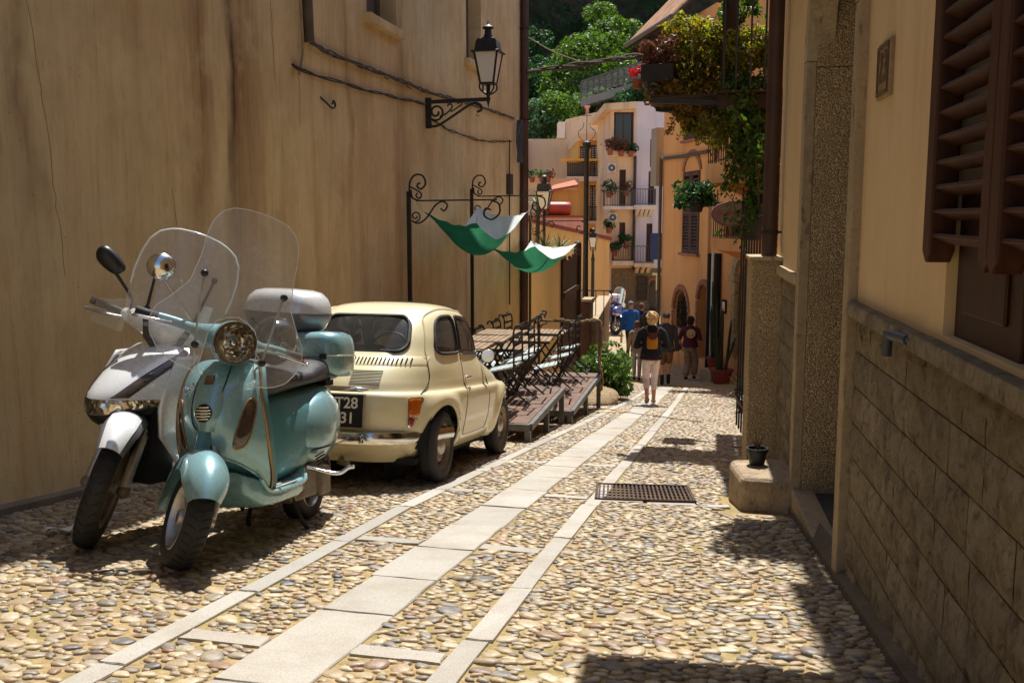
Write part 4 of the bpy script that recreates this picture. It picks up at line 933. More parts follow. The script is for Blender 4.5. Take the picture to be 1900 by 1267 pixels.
seat = B.mb().rings([superring(x, w, z0, z1, 2.5) for x, w, z0, z1 in ((-.60, .05, .72, .80), (-.62, .10, .705, .84), (-.68, .13, .70, .86), (-.78, .15, .715, .852), (-.92, .165, .735, .83), (-1.05, .17, .745, .84), (-1.18, .165, .75, .88), (-1.30, .155, .755, .895), (-1.39, .13, .76, .875), (-1.43, .07, .77, .83))]).build('seat', M_VIN, VS, smooth=60)
gr2 = B.mb().tube(spl([(-1.30, .155, .78), (-1.42, .165, .80), (-1.56, .10, .83), (-1.58, 0, .84), (-1.56, -.10, .83), (-1.42, -.165, .80), (-1.30, -.155, .78)], 5), .011, 8).build('grab_rail', M_CHR, VS, smooth=60)
def boxring(z, k, r0, xc=-1.50, lx=.19, ly=.21): return [(xc + lx * k * sp_(cos(2*pi*i/32), 2/r0), ly * k * sp_(sin(2*pi*i/32), 2/r0), z) for i in range(32)]
tb = B.mb(T(0, 0, -.055)).rings([boxring(z, k, 4.2) for z, k in ((.845, .86), (.86, .93), (.90, .97), (.955, .99), (.962, .99))]).build('top_box', M_TEAL, VS, smooth=50)
B.mb(T(0, 0, -.055)).rings([boxring(z, k, 4.0) for z, k in ((.966, .99), (1.02, .985), (1.06, .95), (1.085, .88), (1.10, .72), (1.106, .4), (1.107, .05))]).build('box_lid', M_TEAL, tb, smooth=60)
B.mb(T(0, 0, -.055)).tube(boxring(.964, 1.0, 4.1), .005, 5, True).build('box_seam', M_ALU, tb)
for y in (.12, -.12): B.mb(T(0, 0, -.055)).box(-1.312, y - .02, .945, -1.302, y + .02, .975).build('box_latch', M_BLK2, tb)
B.mb().box(-1.52, -.1, .74, -1.4, .1, .79).build('box_rack', M_MATT, VS)
B.mb().tube(spl([(-.92, .17, .33), (-.95, .27, .30), (-.97, .33, .295), (-.985, .37, .32), (-.99, .40, .325)], 4), .011, 8).build('foot_peg', M_CHR, VS, smooth=60)
B.mb().tube([(-.82, -.12, .2), (-1.05, -.14, .17), (-1.3, -.15, .24), (-1.55, -.16, .27)], [.018, .03, .05, .045], 12).build('exhaust', M_STEEL, VS, smooth=60)
eng = B.mb().box(-1.3, .03, .15, -.85, .12, .33); eng.box(-1.36, .05, .14, -1.2, .14, .3); eng.build('engine', M_STEEL, VS, bevel=.02)
for y in (.1, -.1): B.mb().tube([(-.86, y, .2), (-.9, y * 1.5, .05), (-.94, y * 1.6, .012)], .012, 8).build('stand_leg', M_MATT, VS)
B.mb().tube(spl([(-1.3, 0, .34), (-1.48, 0, .38), (-1.58, 0, .30), (-1.6, 0, .2)], 4), .05, 10, flat=.25).build('rear_mudguard', M_BLK2, VS)
# helmet on the seat
HW = (VS.matrix_basis if False else Matrix.LocRotScale(VS.location, VS.rotation_quaternion, VS.scale))
hel = tag(MB().ball((0, 0, 0), (.145, .125, .135), 28, 18).build('helmet', mat('glossy_black', (.012, .012, .013, 1), .12, .2, 6, coat=1), smooth=80), 'glossy black open-face helmet resting on the teal scooter seat', 'helmet')
hel.location = HW @ Vector((-.80, .055, .985)); hel.rotation_euler = (0, R(8), R(-60))
em = MB().tr(RZ(0)).tube([(.142, -.03, .03), (.149, -.012, .0), (.15, 0, -.025), (.149, .012, .0), (.142, .03, .03)], .004, 5); em.tube(spl([(.140, -.03, .032), (.134, -.055, .012), (.146, -.02, .005)], 4), .003, 5).tube(spl([(.140, .03, .032), (.134, .055, .012), (.146, .02, .005)], 4), .003, 5); em.build('emblem', M_ALU, hel)
MB().tube(spl([(-.02, .12, -.06), (.02, .15, -.13), (-.06, .16, -.15), (-.12, .14, -.13)], 5), .009, 6).build('chin_strap', M_VIN, hel); MB().ball((-.1, .16, -.135), .018, 8, 6).build('strap_buckle', M_RED, hel)

# ---- white scooter
WS = thing('white_scooter', 'white large-wheeled scooter with clear screen standing against the ochre wall', 'scooter', (-3.06, 4.217, gz(4.217) + .012))
WS.rotation_mode = 'QUATERNION'; WS.rotation_quaternion = (RZ(-102) @ RY(-4.5) @ RX(-1.5)).to_quaternion()
B = Bike(WS, (-.42, 0, 1.0), (-.45, 0, .89), 38)
tyre_rim(B, .32, .105, 0, True, 3, .21, WS, M_STEEL); tyre_rim(B, .32, .11, -1.36, False, 3, .21, WS, M_STEEL)
B.mb(T(0, -.06, .32), st=True).lathe([(.07, 0), (.13, 0), (.13, .005), (.07, .005)], 28, 'y').build('brake_disc', M_ALU, WS)
for s_ in (1, -1):
    fk = B.mb(st=True).tube([(0, s_*.085, .32), (-.06, s_*.085, .44), (-.13, s_*.085, .585)], .026, 12).tube([(-.13, s_*.085, .585), (-.28, s_*.085, .9)], .018, 10).build('fork_leg', M_ALU, WS, smooth=60)
    B.mb(st=True).ball((0, s_*.09, .315), .035, 10, 8).build('fork_foot', M_STEEL, fk, smooth=60)
def fen2(u, v):
    a = R(lerp(46, 152, u)); b = lerp(-1, 1, v); w = .092 * (1 - .3 * max(0, 1 - u * 4)); rr_ = .33 + .055 * max(0, cos(b * pi / 2)) ** .5 + .03 * u
    return (rr_ * cos(a), b * w, .32 + rr_ * sin(a))
B.mb(st=True).grid(fen2, 24, 16).build('front_fender', M_SILG, WS, smooth=60)
tipm = B.mb(st=True).grid(lambda u, v: tuple(Vector((0, 0, .32)) + (Vector(fen2(lerp(.0, .42, u), lerp(.12, .88, v))) - Vector((0, 0, .32))) * 1.018), 12, 14); tipm.build('sunlit_tip', M_SILV, WS, smooth=60)  # sunlit patch of the mudguard laid on as a white shell
WT = [(.60, .10, -.02, .10), (.66, .17, .035, .18), (.72, .215, .045, .22), (.78, .235, .02, .235), (.85, .24, -.05, .22), (.92, .232, -.15, .19), (.98, .205, -.26, .14), (1.02, .16, -.35, .08), (1.04, .10, -.40, .04)]
shell(B, 'front_cowl', M_SILV, WS, WT, lambda u: .755 - .0 * u, lambda u: 1.035 - .03 * abs(u), 30, 24)
shell(B, 'headlight', M_REFL, WS, WT, lambda u: .675 + .04 * abs(u) ** 2, lambda u: .753, 26, 8, -.004)
shell(B, 'headlight_glass', M_LENS, WS, WT, lambda u: .675 + .04 * abs(u) ** 2, lambda u: .753, 26, 8, .006)
shell(B, 'lower_lip', M_BLK2, WS, WT, lambda u: .62 + .06 * abs(u), lambda u: .675 + .04 * abs(u) ** 2, 24, 6, -.0)
for s_ in (1, -1):
    m = B.mb(); pts = [(.34, .765), (.44, .80), (.60, .88), (.78, .955), (.95, 1.0)]; lo_ = [(.62, .765), (.68, .80), (.80, .87), (.92, .94), (1.0, .985)]
    m.rings([[on_shell(WT, s_ * lerp(a[0], b[0], k/4), lerp(a[1], b[1], k/4), .006) for k in range(5)] for a, b in zip(spl(pts, 4), spl(lo_, 4))], False, False); m.build('turn_signal', M_SMOKE, WS, smooth=60, solid=.004)
    # leg shield wing
    def wing(u, v):
        z = lerp(.97, .26, v); xf = table([(.26, -.50), (.4, -.34), (.55, -.20), (.7, -.17), (.8, -.19), (.97, -.30)], z)[0]; wf = table([(.26, .12), (.4, .19), (.6, .215), (.8, .235), (.97, .215)], z)[0]
        return (xf - u * lerp(.14, .24, v), s_ * (wf + .05 * sin(u * pi * .5) - .02 * u), z)
    B.mb().grid(wing, 8, 22).build('leg_shield', M_SILV, WS, smooth=60, solid=.02)
    gr_ = B.mb(st=True).tube([(-.47, s_ * .24, 1.1), (-.50, s_ * .32, 1.1), (-.52, s_ * .41, 1.1)], [.02, .02, .022], 12).build('grip', M_RUB, WS, smooth=50)
    B.mb(st=True).tube([(-.53, s_ * .41, 1.1), (-.535, s_ * .44, 1.1)], .02, 12).build('bar_end', M_STEEL, gr_, smooth=50)
    B.mb(st=True).tube(spl([(-.43, s_ * .24, 1.085), (-.42, s_ * .34, 1.075), (-.45, s_ * .44, 1.07)], 5), [.008] * 10 + [.012], 8).build('brake_lever', M_ALU, gr_, smooth=60)
    B.mb(st=True).grid(lambda u, v: (-.40 - .05 * u * u, s_ * lerp(.22, .40, u), lerp(1.01, 1.2 - .06 * u, v)), 8, 8).build('hand_guard', M_CLR, WS, smooth=60)
rad = B.mb().box(-.36, -.15, .3, -.2, .15, .72).build('radiator', M_MATT, WS)
for k in range(7): B.mb().box(-.205, .03, .36 + k * .045, -.195, .14, .375 + k * .045).build('radiator_slat', M_BLK2, rad)
hp = spl([(-.47, -.25, 1.1), (-.43, -.16, 1.1), (-.40, 0, 1.09), (-.43, .16, 1.1), (-.47, .25, 1.1)], 6)
B.mb(st=True).tube(hp, [lerp(.03, .088, max(0, 1 - abs(p[1]) / .25) ** .8) for p in hp], 14).build('handlebar_cover', M_SILV, WS, smooth=70)
for s_ in (1, -1):
    B.mb(st=True).prism([(s_ * .10, 1.16), (s_ * .135, 1.16), (s_ * .10, 1.04), (s_ * .05, 1.0), (s_ * .02, 1.0), (s_ * .02, 1.02), (s_ * .07, 1.05)], -.33, -.318, 'x').build('screen_bracket', M_BLK2, WS)
    B.mb(st=True).tube([(-.33, s_ * .12, 1.15), (-.325, s_ * .125, 1.2), (-.40, s_ * .15, 1.43)], [.011, .008, .006], 8).ball((-.325, s_ * .124, 1.19), .016, 10, 8).ball((-.398, s_ * .15, 1.43), .017, 10, 8).build('screen_rod', M_BLK2, WS, smooth=60)
YO = [(1.1, .17), (1.13, .22), (1.2, .25), (1.35, .265), (1.45, .26), (1.53, .24), (1.58, .205), (1.61, .16), (1.63, .10), (1.638, .02)]
fx = lambda y, z: -.30 - .30 * (z - 1.1) - 1.0 * y * y
zh = [1.1, 1.115, 1.13, 1.16] + [1.2 + .3 * k / 8 for k in range(9)] + [1.53, 1.56, 1.58, 1.6, 1.615, 1.628, 1.635, 1.638]
scr = screen_mesh(B, YO, None, None, zh, fx).build('windscreen', M_CLR, WS, smooth=80)
e_ = [(table(YO, z)[0], z) for z in zh]; B.mb(st=True).tube([(fx(-y, z) - .002, -y, z) for y, z in e_[6:]] + [(fx(y, z) - .002, y, z) for y, z in e_[6:][::-1]], .0055, 6).build('screen_edge', M_EDGE, scr, smooth=60)
st_ = B.mb(st=True); q = (fx(.13, 1.24), .16, 1.25); sk_ = st_.add([(fx(.12, 1.2) + .003, .12, 1.19), (fx(.19, 1.2) + .003, .19, 1.19), (fx(.19, 1.27) + .003, .19, 1.29), (fx(.12, 1.27) + .003, .12, 1.29)], [(0, 1, 2, 3)]).build('sticker', M_WHT, scr)
B.mb(st=True).add([(fx(.12, 1.27) + .005, .122, 1.262), (fx(.19, 1.27) + .005, .188, 1.262), (fx(.19, 1.29) + .005, .188, 1.288), (fx(.12, 1.29) + .005, .122, 1.288)], [(0, 1, 2, 3)]).build('red_band', mat('red_print', srgb(180, 30, 30), .5), sk_)
mst = B.mb(st=True).tube(spl([(-.44, -.22, 1.14), (-.45, -.24, 1.2), (-.46, -.32, 1.27), (-.465, -.36, 1.30)], 4), .009, 8).build('mirror_stalk', M_BLK2, WS, smooth=60)
mo = spl([(-.085, .0), (-.06, .045), (.03, .05), (.085, .03), (.065, -.03), (-.04, -.045)], 4, True)
m = B.mb(T(-.465, -.40, 1.345), RX(-32), st=True); m.rings([[(x, a * k, b * k) for a, b in mo] for x, k in ((-.022, 1), (.0, 1.02), (.018, .85), (.026, .4))]); m.build('mirror', M_BLK2, WS, smooth=60)
m = B.mb(T(-.465, .41, 1.36), RX(-28), st=True)
# body, seat, top case
bd = B.mb().rings([superring(*a, 3) for a in ((-.62, .1, .3, .62), (-.7, .15, .28, .74), (-.95, .18, .3, .78), (-1.3, .18, .4, .80), (-1.6, .12, .55, .8), (-1.7, .06, .65, .78))]).build('rear_body', M_SILV, WS, smooth=60)
B.mb().rings([superring(*a, 3.5) for a in ((-.3, .14, .28, .42), (-.45, .18, .25, .36), (-.72, .18, .26, .36))]).build('floorboard', M_BLK2, WS, smooth=50)
B.mb().rings([superring(x, w, z0, z1, 2.6) for x, w, z0, z1 in ((-.68, .08, .76, .82), (-.75, .14, .76, .86), (-1.1, .16, .78, .87), (-1.3, .15, .8, .92), (-1.45, .08, .82, .88))]).build('seat', M_VIN, WS, smooth=60)
tc = B.mb(T(.15, 0, .12)).rings([boxring(z, k, 3.4, -1.66, .2, .27) for z, k in ((.93, .72), (.96, .86), (1.02, .97), (1.05, 1.0), (1.056, 1.0))]).build('top_case', M_SILG, WS, smooth=50)
B.mb(T(.15, 0, .12)).rings([boxring(z, k, 3.2, -1.66, .2, .27) for z, k in ((1.058, 1.0), (1.10, .98), (1.15, .9), (1.185, .76), (1.2, .55), (1.205, .1))]).build('case_lid', M_SILV, tc, smooth=60)
B.mb().box(-1.6, -.1, .8, -1.4, .1, 1.05).build('case_rack', M_MATT, WS)
for y in (.1, -.1): B.mb().tube([(-.86, y, .28), (-.9, y * 1.5, .1), (-.94, y * 1.6, .02)], .012, 8).build('stand_leg', M_MATT, WS)
# ---------------------------------------------------------------- decks, tables, chairs
M_PLK = m_wood('deck_board', srgb(88, 64, 50), srgb(128, 98, 78), .6, (1.5, 1.5, 1.5), 3); M_FRM = mat('grey_steel_frame', srgb(96, 94, 92), .5, .25, 8, metal=.5)
M_IRON = mat('black_wrought_iron', (.014, .013, .012, 1), .55, .4, 12, .2, 50)
M_SLT = m_wood('table_slat_wood', srgb(104, 82, 58), srgb(164, 138, 104), .55, (3, 3, 3), 3); M_CHS = mat('pale_chair_slat', srgb(176, 186, 184), .4, .2, 8)
DECKS = []
for i, (y0, y1, x1, zt_, lab) in enumerate(((9.84, 12.08, -1.90, -1.026, 'brown board deck on steel legs just ahead of the cream car'), (12.16, 15.2, -1.80, -1.337, 'lower brown board deck on steel legs with end rail, farther down the street'))):
    x0 = -4.02; dk = thing('wooden_deck', lab, 'deck', ((x0 + x1) / 2, (y0 + y1) / 2, zt_), group='wooden decks beside the stucco wall')
    hx_, hy_ = (x1 - x0) / 2, (y1 - y0) / 2; DECKS.append((dk, x0, x1, y0, y1, zt_))
    fr = MB()
    for s_ in (1, -1): fr.box(-hx_, s_ * hy_ - .025, -.075, hx_, s_ * hy_ + .025, -.004); fr.box(s_ * hx_ - .025, -hy_ + .025, -.075, s_ * hx_ + .025, hy_ - .025, -.004)
    fr.box(-hx_, -.02, -.07, hx_, .02, -.006); fr.build('frame', M_FRM, dk)
    nb = 7; w = (2 * hx_ - .05) / nb
    for k in range(nb):
        for a, b in ((-hy_ + .03, -.003), (.003, hy_ - .03)):
            MB().box(-hx_ + .025 + k * w + .004, a, -.03, -hx_ + .025 + (k + 1) * w - .004, b, random.uniform(-.002, .003)).build('board', M_PLK, dk, bevel=.003)
    for sx in (1, -1):
        for yy in (-hy_, 0, hy_):
            if sx == -1 and yy == 0: continue
            g_ = gz((y0 + y1) / 2 + yy) - zt_ - .01
            MB().box(sx * (hx_ - .02) - .03, yy - .03 * (1 if yy else 1), g_, sx * (hx_ - .02) + .03, yy + .03, -.076).build('leg', M_FRM, dk)
# end rail of the lower deck
dk, x0, x1, y0, y1, zt_ = DECKS[1]
rl = MB(); rl.bar((1.10, 1.53, -.6), (1.10, 1.53, .82), .045).bar((.12, 1.53, -.08), (.12, 1.53, .82), .035).bar((.12, 1.53, .82), (1.12, 1.53, .82), .035); rl.build('end_rail', M_FRM, dk)
rp = spl([(.12, 1.5, .7), (.3, 1.49, .82), (.5, 1.5, .85), (.7, 1.5, .8), (.9, 1.5, .84), (1.1, 1.5, .83), (1.14, 1.49, .5), (1.1, 1.5, .2), (1.16, 1.5, -.1), (1.12, 1.5, -.3)], 6)
MB().tube([(x + .012 * sin(k * 2.1), y, z + .012 * cos(k * 2.1)) for k, (x, y, z) in enumerate(rp)], .018, 6).build('dry_vine_wrap', mat('dry_vine', srgb(150, 118, 80), .9, .4, 20), dk)
def make_table():
    t = thing('folding_table', 'x', 'table', group='slatted folding tables on the decks')
    for k in range(8): MB().box(-.28 + k * .07 + .005, -.28, .705, -.28 + (k + 1) * .07 - .005, .28, .725).build('slat', M_SLT, t)
    [MB().box(-.28, y_ - .015, .68, .28, y_ + .015, .704).build('batten', M_IRON, t) for y_ in (-.235, .235)]
    for y in (-.235, .235):
        MB().bar((-.25, y, 0), (.22, y, .69), .022).build('leg', M_IRON, t); MB().bar((.25, y + .02, 0), (-.22, y + .02, .69), .022).build('leg', M_IRON, t)
    [MB().bar((x_, -.235, .08), (x_, .235, .08), .018).build('stretcher', M_IRON, t) for x_ in (-.2, .2)]
    return t
def make_chair():
    t = thing('folding_chair', 'x', 'chair', group='folding chairs tipped against the tables')
    for k in range(5): MB().box(-.19 + k * .076 + .006, -.19, .435, -.19 + (k + 1) * .076 - .006, .19, .452).build('seat_slat', M_CHS, t)
    for y in (-.2, .2):
        MB().bar((-.22, y, 0), (.2, y, .47), .022).build('leg', M_IRON, t)
        MB().tube(spl([(.26, y, 0), (.02, y, .30), (-.02, y, .36)], 3), .011, 6).build('leg', M_IRON, t)
        MB().tube(spl([(.16, y, .40), (.21, y, .6), (.25, y, .8), (.30, y, .88), (.35, y, .87), (.345, y, .83)], 4), .011, 6).build('back_post', M_IRON, t)
    for z, x in ((.58, .20), (.68, .225), (.78, .25), (.87, .30)): MB().bar((x, -.2, z), (x, .2, z), .014, .04).build('back_slat', M_IRON, t)
    MB().bar((-.19, -.2, .44), (-.19, .2, .44), .02).build('stretcher', M_IRON, t); MB().bar((.24, -.2, .03), (.24, .2, .03), .018).build('stretcher', M_IRON, t)
    return t
ords = ['nearest', 'middle', 'farthest']
tb0, ch0 = make_table(), make_chair(); first = [True, True]
for i, (dk, x0, x1, y0, y1, zt_) in enumerate(DECKS):
    nm = 'upper deck ahead of the cream car' if i == 0 else 'lower deck by the end rail'
    ysl = (10.5, 11.15, 11.78) if i == 0 else (12.75, 13.65, 14.55)
    for k, y in enumerate(ysl):
        t = tb0 if first[0] else copy_tree(tb0); first[0] = False
        t.location = (x1 - .80 + .07 * (k - 1), y, zt_ + .005); t.rotation_euler = (0, 0, R(random.uniform(-4, 4))); t['label'] = '%s slatted folding table on the %s' % (ords[k], nm)
        for q, (dx, dy, rz, nm2) in ((0, (-.34, .05, 0, '')), (2, (-1.30, .05, 180, ''))):
            c = ch0 if first[1] else copy_tree(ch0); first[1] = False
            c.location = (x1 + dx + .03 * (k % 2), y + dy, zt_ + .045); c.rotation_euler = (0, R(-13), R(rz + random.uniform(-8, 8))); c['label'] = '%s folding chair %s on the %s deck' % (ords[k], ('in the street-side row', 'tucked behind the street-side row', 'in the wall-side row')[q], 'upper' if i == 0 else 'lower')

# ---------------------------------------------------------------- awning frames with scrolls, sail awnings
def scroll(c, r0, turns, a0, s_=1, n=26, grow=.25):
    """spiral in the XZ plane"""
    return [(c[0] + s_ * r0 * (grow + (1 - grow) * (1 - k / n)) * cos(a0 + turns * 2*pi*k/n), c[1], c[2] + r0 * (grow + (1 - grow) * (1 - k / n)) * sin(a0 + turns * 2*pi*k/n)) for k in range(n + 1)]
ARM = 1.18; FR = ((12.21, 1.46, 'nearest'), (15.52, 1.58, 'middle'), (20.55, 1.15, 'farthest'))
for y, zt_, nm in FR:
    a = thing('awning_bracket', '%s black wrought-iron awning post with scrolled arm by the wall' % nm, 'bracket', (XL + .1, y, gz(y)), group='scrolled awning posts')
    h = zt_ - gz(y); za = h - .12
    MB().bar((0, 0, 0), (0, 0, h), .05).build('post', M_IRON, a)
    MB().tube(spl([(.01, 0, h - .05), (.02, 0, h + .12), (.09, 0, h + .21), (.19, 0, h + .20), (.23, 0, h + .10), (.17, 0, h + .03), (.12, 0, h + .06), (.13, 0, h + .10), (.16, 0, h + .1)], 6), .013, 6).build('scroll', M_IRON, a)
    MB().tube(spl([(.02, 0, h + .06), (.10, 0, h + .02), (.17, 0, h - .03), (.15, 0, h - .09), (.1, 0, h - .06), (.12, 0, h - .02)], 5), .011, 6).tube(spl([(.03, 0, h + .02), (.05, 0, h - .08), (.14, 0, za)], 5), .012, 6).build('scroll', M_IRON, a)
    MB().tube([(.1, 0, za), (ARM, 0, za + .01)], .011, 6).build('arm', M_IRON, a)
    MB().tube(spl([(.04, 0, za - .26), (.13, 0, za - .29), (.24, 0, za - .22), (.36, 0, za - .06), (.46, 0, za - .01), (.52, 0, za - .06), (.48, 0, za - .13), (.43, 0, za - .1)], 6), .012, 6).tube(scroll((.09, 0, za - .2), .07, 1.3, -pi / 2), .01, 6).build('brace_scroll', M_IRON, a)
    MB().tube(spl([(ARM - .08, 0, za), (ARM + .02, 0, za - .04), (ARM + .03, 0, za - .16), (ARM - .07, 0, za - .24), (ARM - .17, 0, za - .19), (ARM - .15, 0, za - .1), (ARM - .08, 0, za - .12)], 6), .013, 6).build('end_scroll', M_IRON, a)
def m_sail():
    g = N('awning_cloth'); ge = g.n('NewGeometry'); c = g.coord()
    w1 = g.noise(g.coord((1, 1, 1)), 60, 3, .6); n_ = g.noise(c, 3, 5)
    gr_ = g.ramp(n_, [(.3, srgb(22, 84, 62)), (.7, srgb(40, 116, 88))]); wt = g.ramp(n_, [(.3, srgb(206, 212, 208)), (.7, srgb(228, 232, 228))])
    col = g.mix(ge.outputs['Backfacing'], wt, gr_)
    d = g.n('BsdfDiffuse'); t = g.n('BsdfTranslucent'); g.l(col, d.inputs[0]); t.inputs[0].default_value = srgb(70, 150, 110)
    mx = g.n('MixShader'); mx.inputs[0].default_value = .22; g.l(d.outputs[0], mx.inputs[1]); g.l(t.outputs[0], mx.inputs[2]); g.l(mx.outputs[0], g.o.inputs[0])
    return g.m
M_SAIL = m_sail()
def sail(name, lab, c00, c10, c11, c01, sag):
    """cloth hung at four corners; edges pulled in, belly sagging"""
    c00, c10, c11, c01 = map(Vector, (c00, c10, c11, c01)); ctr = (c00 + c10 + c11 + c01) / 4
    def fn(u, v):
        p = c00.lerp(c10, u).lerp(c01.lerp(c11, u), v); eu, ev = 4*u*(1-u), 4*v*(1-v)
        k = max(eu * .75, ev * .75, 0) ; s_ = .10 * eu + .42 * sag * ev + .28 * sag * eu * ev
        pull = .14 * (ev * (1 - eu) + eu * (1 - ev))
        wr = .008 * sin(u * 23 + v * 17) * (1 - eu * ev)
        q = p.lerp(Vector((ctr.x, ctr.y, p.z)), pull); return (q.x, q.y, q.z - s_ + wr)
    m = MB().grid(fn, 36, 36); me = bpy.data.meshes.new(name); me.from_pydata(m.v, [], m.f)
    for p in me.polygons: p.use_smooth = True
    me.materials.append(M_SAIL); bm = bmesh.new(); bm.from_mesh(me)
    if sum(f.normal.z for f in bm.faces) < 0: bmesh.ops.reverse_faces(bm, faces=bm.faces)
    bm.to_mesh(me); bm.free()
    o = tag(inst(name, me), lab, 'awning', 'green sail awnings'); return o
XW, XS = XL + .28, XL + 1.12
aw1 = sail('sail_awning', 'nearer green sail awning with white lining, hung between scrolled posts', (XW - .0, 12.25, 1.20), (XS - .12, 12.25, 1.06), (XS - .1, 15.45, 1.19), (XL + .22, 15.45, 1.30), .72)
aw2 = sail('sail_awning', 'farther green sail awning with white lining, hanging lower', (XL + .35, 15.7, .62), (XS - .0, 15.7, .66), (XS + .02, 20.4, .56), (XL + .14, 20.4, .62), .62)
for o, pts in ((aw1, (((XL + .2, 12.22, 1.32), (XW, 12.25, 1.20)), ((XS - .1, 12.22, 1.15), (XS - .12, 12.25, 1.06)), ((XS - .04, 15.5, 1.24), (XS - .1, 15.45, 1.19)))), (aw2, (((XS - .06, 15.53, 1.22), (XS, 15.7, .66)), ((XS + .02, 20.54, .82), (XS + .02, 20.4, .56))))):
    for a, b in pts: MB().tube([a, b], .006, 5).build('cord', mat('pale_rope', srgb(190, 180, 160), .9, .2, 30), o)

# ---------------------------------------------------------------- wall lamp
M_FROST = N('frosted_lamp_glass'); M_FROST.set(Base_Color=(.85, .83, .78, 1), Roughness=.5, Transmission_Weight=.15, Alpha=1.0); M_FROST = M_FROST.m
def lantern(par, z0, s_=1.0, gl=None):
    """six-sided street lantern standing on z0"""
    hexr = lambda r_, z, a0=pi/4: [(r_ * s_ * cos(a0 + 2*pi*k/4) , r_ * s_ * sin(a0 + 2*pi*k/4), z0 + z * s_) for k in range(4)]
    hd = empty('lantern_head'); hd.parent = par
    for k in range(4):
        a, b, c, d = hexr(.13, .14)[k], hexr(.13, .14)[(k+1) % 4], hexr(.225, .55)[(k+1) % 4], hexr(.225, .55)[k]
        MB().add([a, b, c, d], [(0, 1, 2, 3)]).build('pane', gl or M_FROST, hd)
        MB().bar(a, d, .022 * s_).build('frame_bar', M_IRON, hd)
    MB().rings([hexr(.14, .125), hexr(.14, .15)]).build('base_ring', M_IRON, hd)
    rf = MB().rings([hexr(.285, .545), hexr(.285, .56), hexr(.22, .575), hexr(.20, .69), hexr(.165, .73), hexr(.07, .755)]); rf.tr(T(0, 0, z0)).lathe([(.075*s_, .75*s_), (.05*s_, .80*s_), (.045*s_, .86*s_), (.075*s_, .87*s_), (.08*s_, .89*s_), (.05*s_, .91*s_), (.02*s_, .93*s_), (.006*s_, .96*s_), (0, 1.06*s_)], 16); rf.build('roof', M_IRON, hd, smooth=30)
    for k in range(4):
        p = hexr(.14, .13)[k]; MB().tube(spl([p, (p[0]*.95, p[1]*.95, z0 + .06*s_), (p[0]*.35, p[1]*.35, z0 + .0*s_)], 5), .012*s_, 6).build('foot_scroll', M_IRON, hd)
    MB().tr(T(0, 0, z0)).lathe([(.0, .14*s_), (.03*s_, .12*s_), (.025*s_, .02*s_), (.045*s_, .0), (.02*s_, -.03*s_), (.035*s_, -.06*s_), (.012*s_, -.14*s_), (0, -.2*s_)], 12).build('finial', M_IRON, hd, smooth=50)
    MB().tr(T(0, 0, z0)).lathe([(.03*s_, .14*s_), (.035*s_, .2*s_), (.035*s_, .26*s_), (.02*s_, .28*s_)], 12).build('bulb_socket', mat('grey_socket', srgb(120, 112, 100), .6), hd)
wlm = thing('wall_lantern', 'black iron street lantern on a scrolled bracket high on the ochre wall', 'lantern', (XL, 13.34, 2.72))
MB().bar((0, 0, 0), (.90, 0, .02), .05, .05).build('arm', M_IRON, wlm); MB().bar((.02, 0, -.36), (.02, 0, .06), .04, .12).build('wall_plate', M_IRON, wlm)
MB().tube(spl([(.03, 0, -.33), (.18, 0, -.32), (.42, 0, -.18), (.66, 0, -.04), (.78, 0, -.05), (.80, 0, -.12), (.74, 0, -.15)], 5), .018, 8).build('brace', M_IRON, wlm)
MB().tube(scroll((.15, 0, -.14), .13, 1.6, pi * .9), .016, 6).build('scroll', M_IRON, wlm)
MB().tube(spl([(.2, 0, -.2), (.3, 0, -.16), (.38, 0, -.08), (.36, 0, -.03), (.31, 0, -.06)], 5), .012, 6).tube(spl([(.36, 0, -.14), (.45, 0, -.09), (.52, 0, -.04), (.5, 0, -.01), (.46, 0, -.03)], 5), .011, 6).build('scroll', M_IRON, wlm)
lt = empty('tmp'); 
lantern(wlm, .11, 1.0); wl_h = [o for o in bpy.data.objects if o.parent == wlm and o.name.startswith('lantern_head')][0]; wl_h.location = (.90, 0, -.02)
bpy.data.objects.remove(lt)

# ---------------------------------------------------------------- cables and fittings on the ochre wall
M_CAB = mat('grey_cable', srgb(84, 74, 64), .8, .4, 20, kind='World'); M_CABD = mat('dark_cable', srgb(40, 32, 28), .7, .4, 20)
def cable(name, lab, pts, r_, m, n=8, wob=.0, strands=1, group=None):
    base = spl(pts, n); b = MB()
    for s_ in range(strands):
        ph = s_ * 2.1; off = r_ * 1.5 if strands > 1 else 0
        b.tube([(p[0] + off * cos(k * .55 + ph) + .002, p[1] + wob * sin(k * 1.7 + s_), p[2] + off * sin(k * .55 + ph) + wob * cos(k * 1.3 + ph)) for k, p in enumerate(base)], r_, 5)
    return tag(b.build(name, m, smooth=60), lab, 'cable', group)
c1 = cable('cable_bundle', 'thick bundle of grey cables sagging across the ochre wall to the lantern', [(XL + .035, 9.2, 4.4), (XL + .035, 9.24, 3.4), (XL + .035, 9.3, 2.95), (XL + .035, 9.6, 2.84), (XL + .035, 11, 2.84), (XL + .035, 12.4, 2.86), (XL + .035, 13.4, 2.86), (XL + .035, 15, 2.93), (XL + .035, 17.2, 3.0), (XL + .035, 19.2, 3.05)], .011, M_CAB, 10, .008, 5)
MB().tube([(XL + .05, 9.22, 4.4), (XL + .05, 9.24, 3.4), (XL + .05, 9.27, 2.85)], .05, 10).build('conduit', mat('grey_conduit', srgb(92, 78, 64), .8, .3, 5), c1, smooth=60)
for y in (9.9, 10.7, 11.6, 12.5, 14.4, 16.2): MB().bar((XL, y, 2.83), (XL + .06, y, 2.80), .012).build('cable_clip', M_CABD, c1)
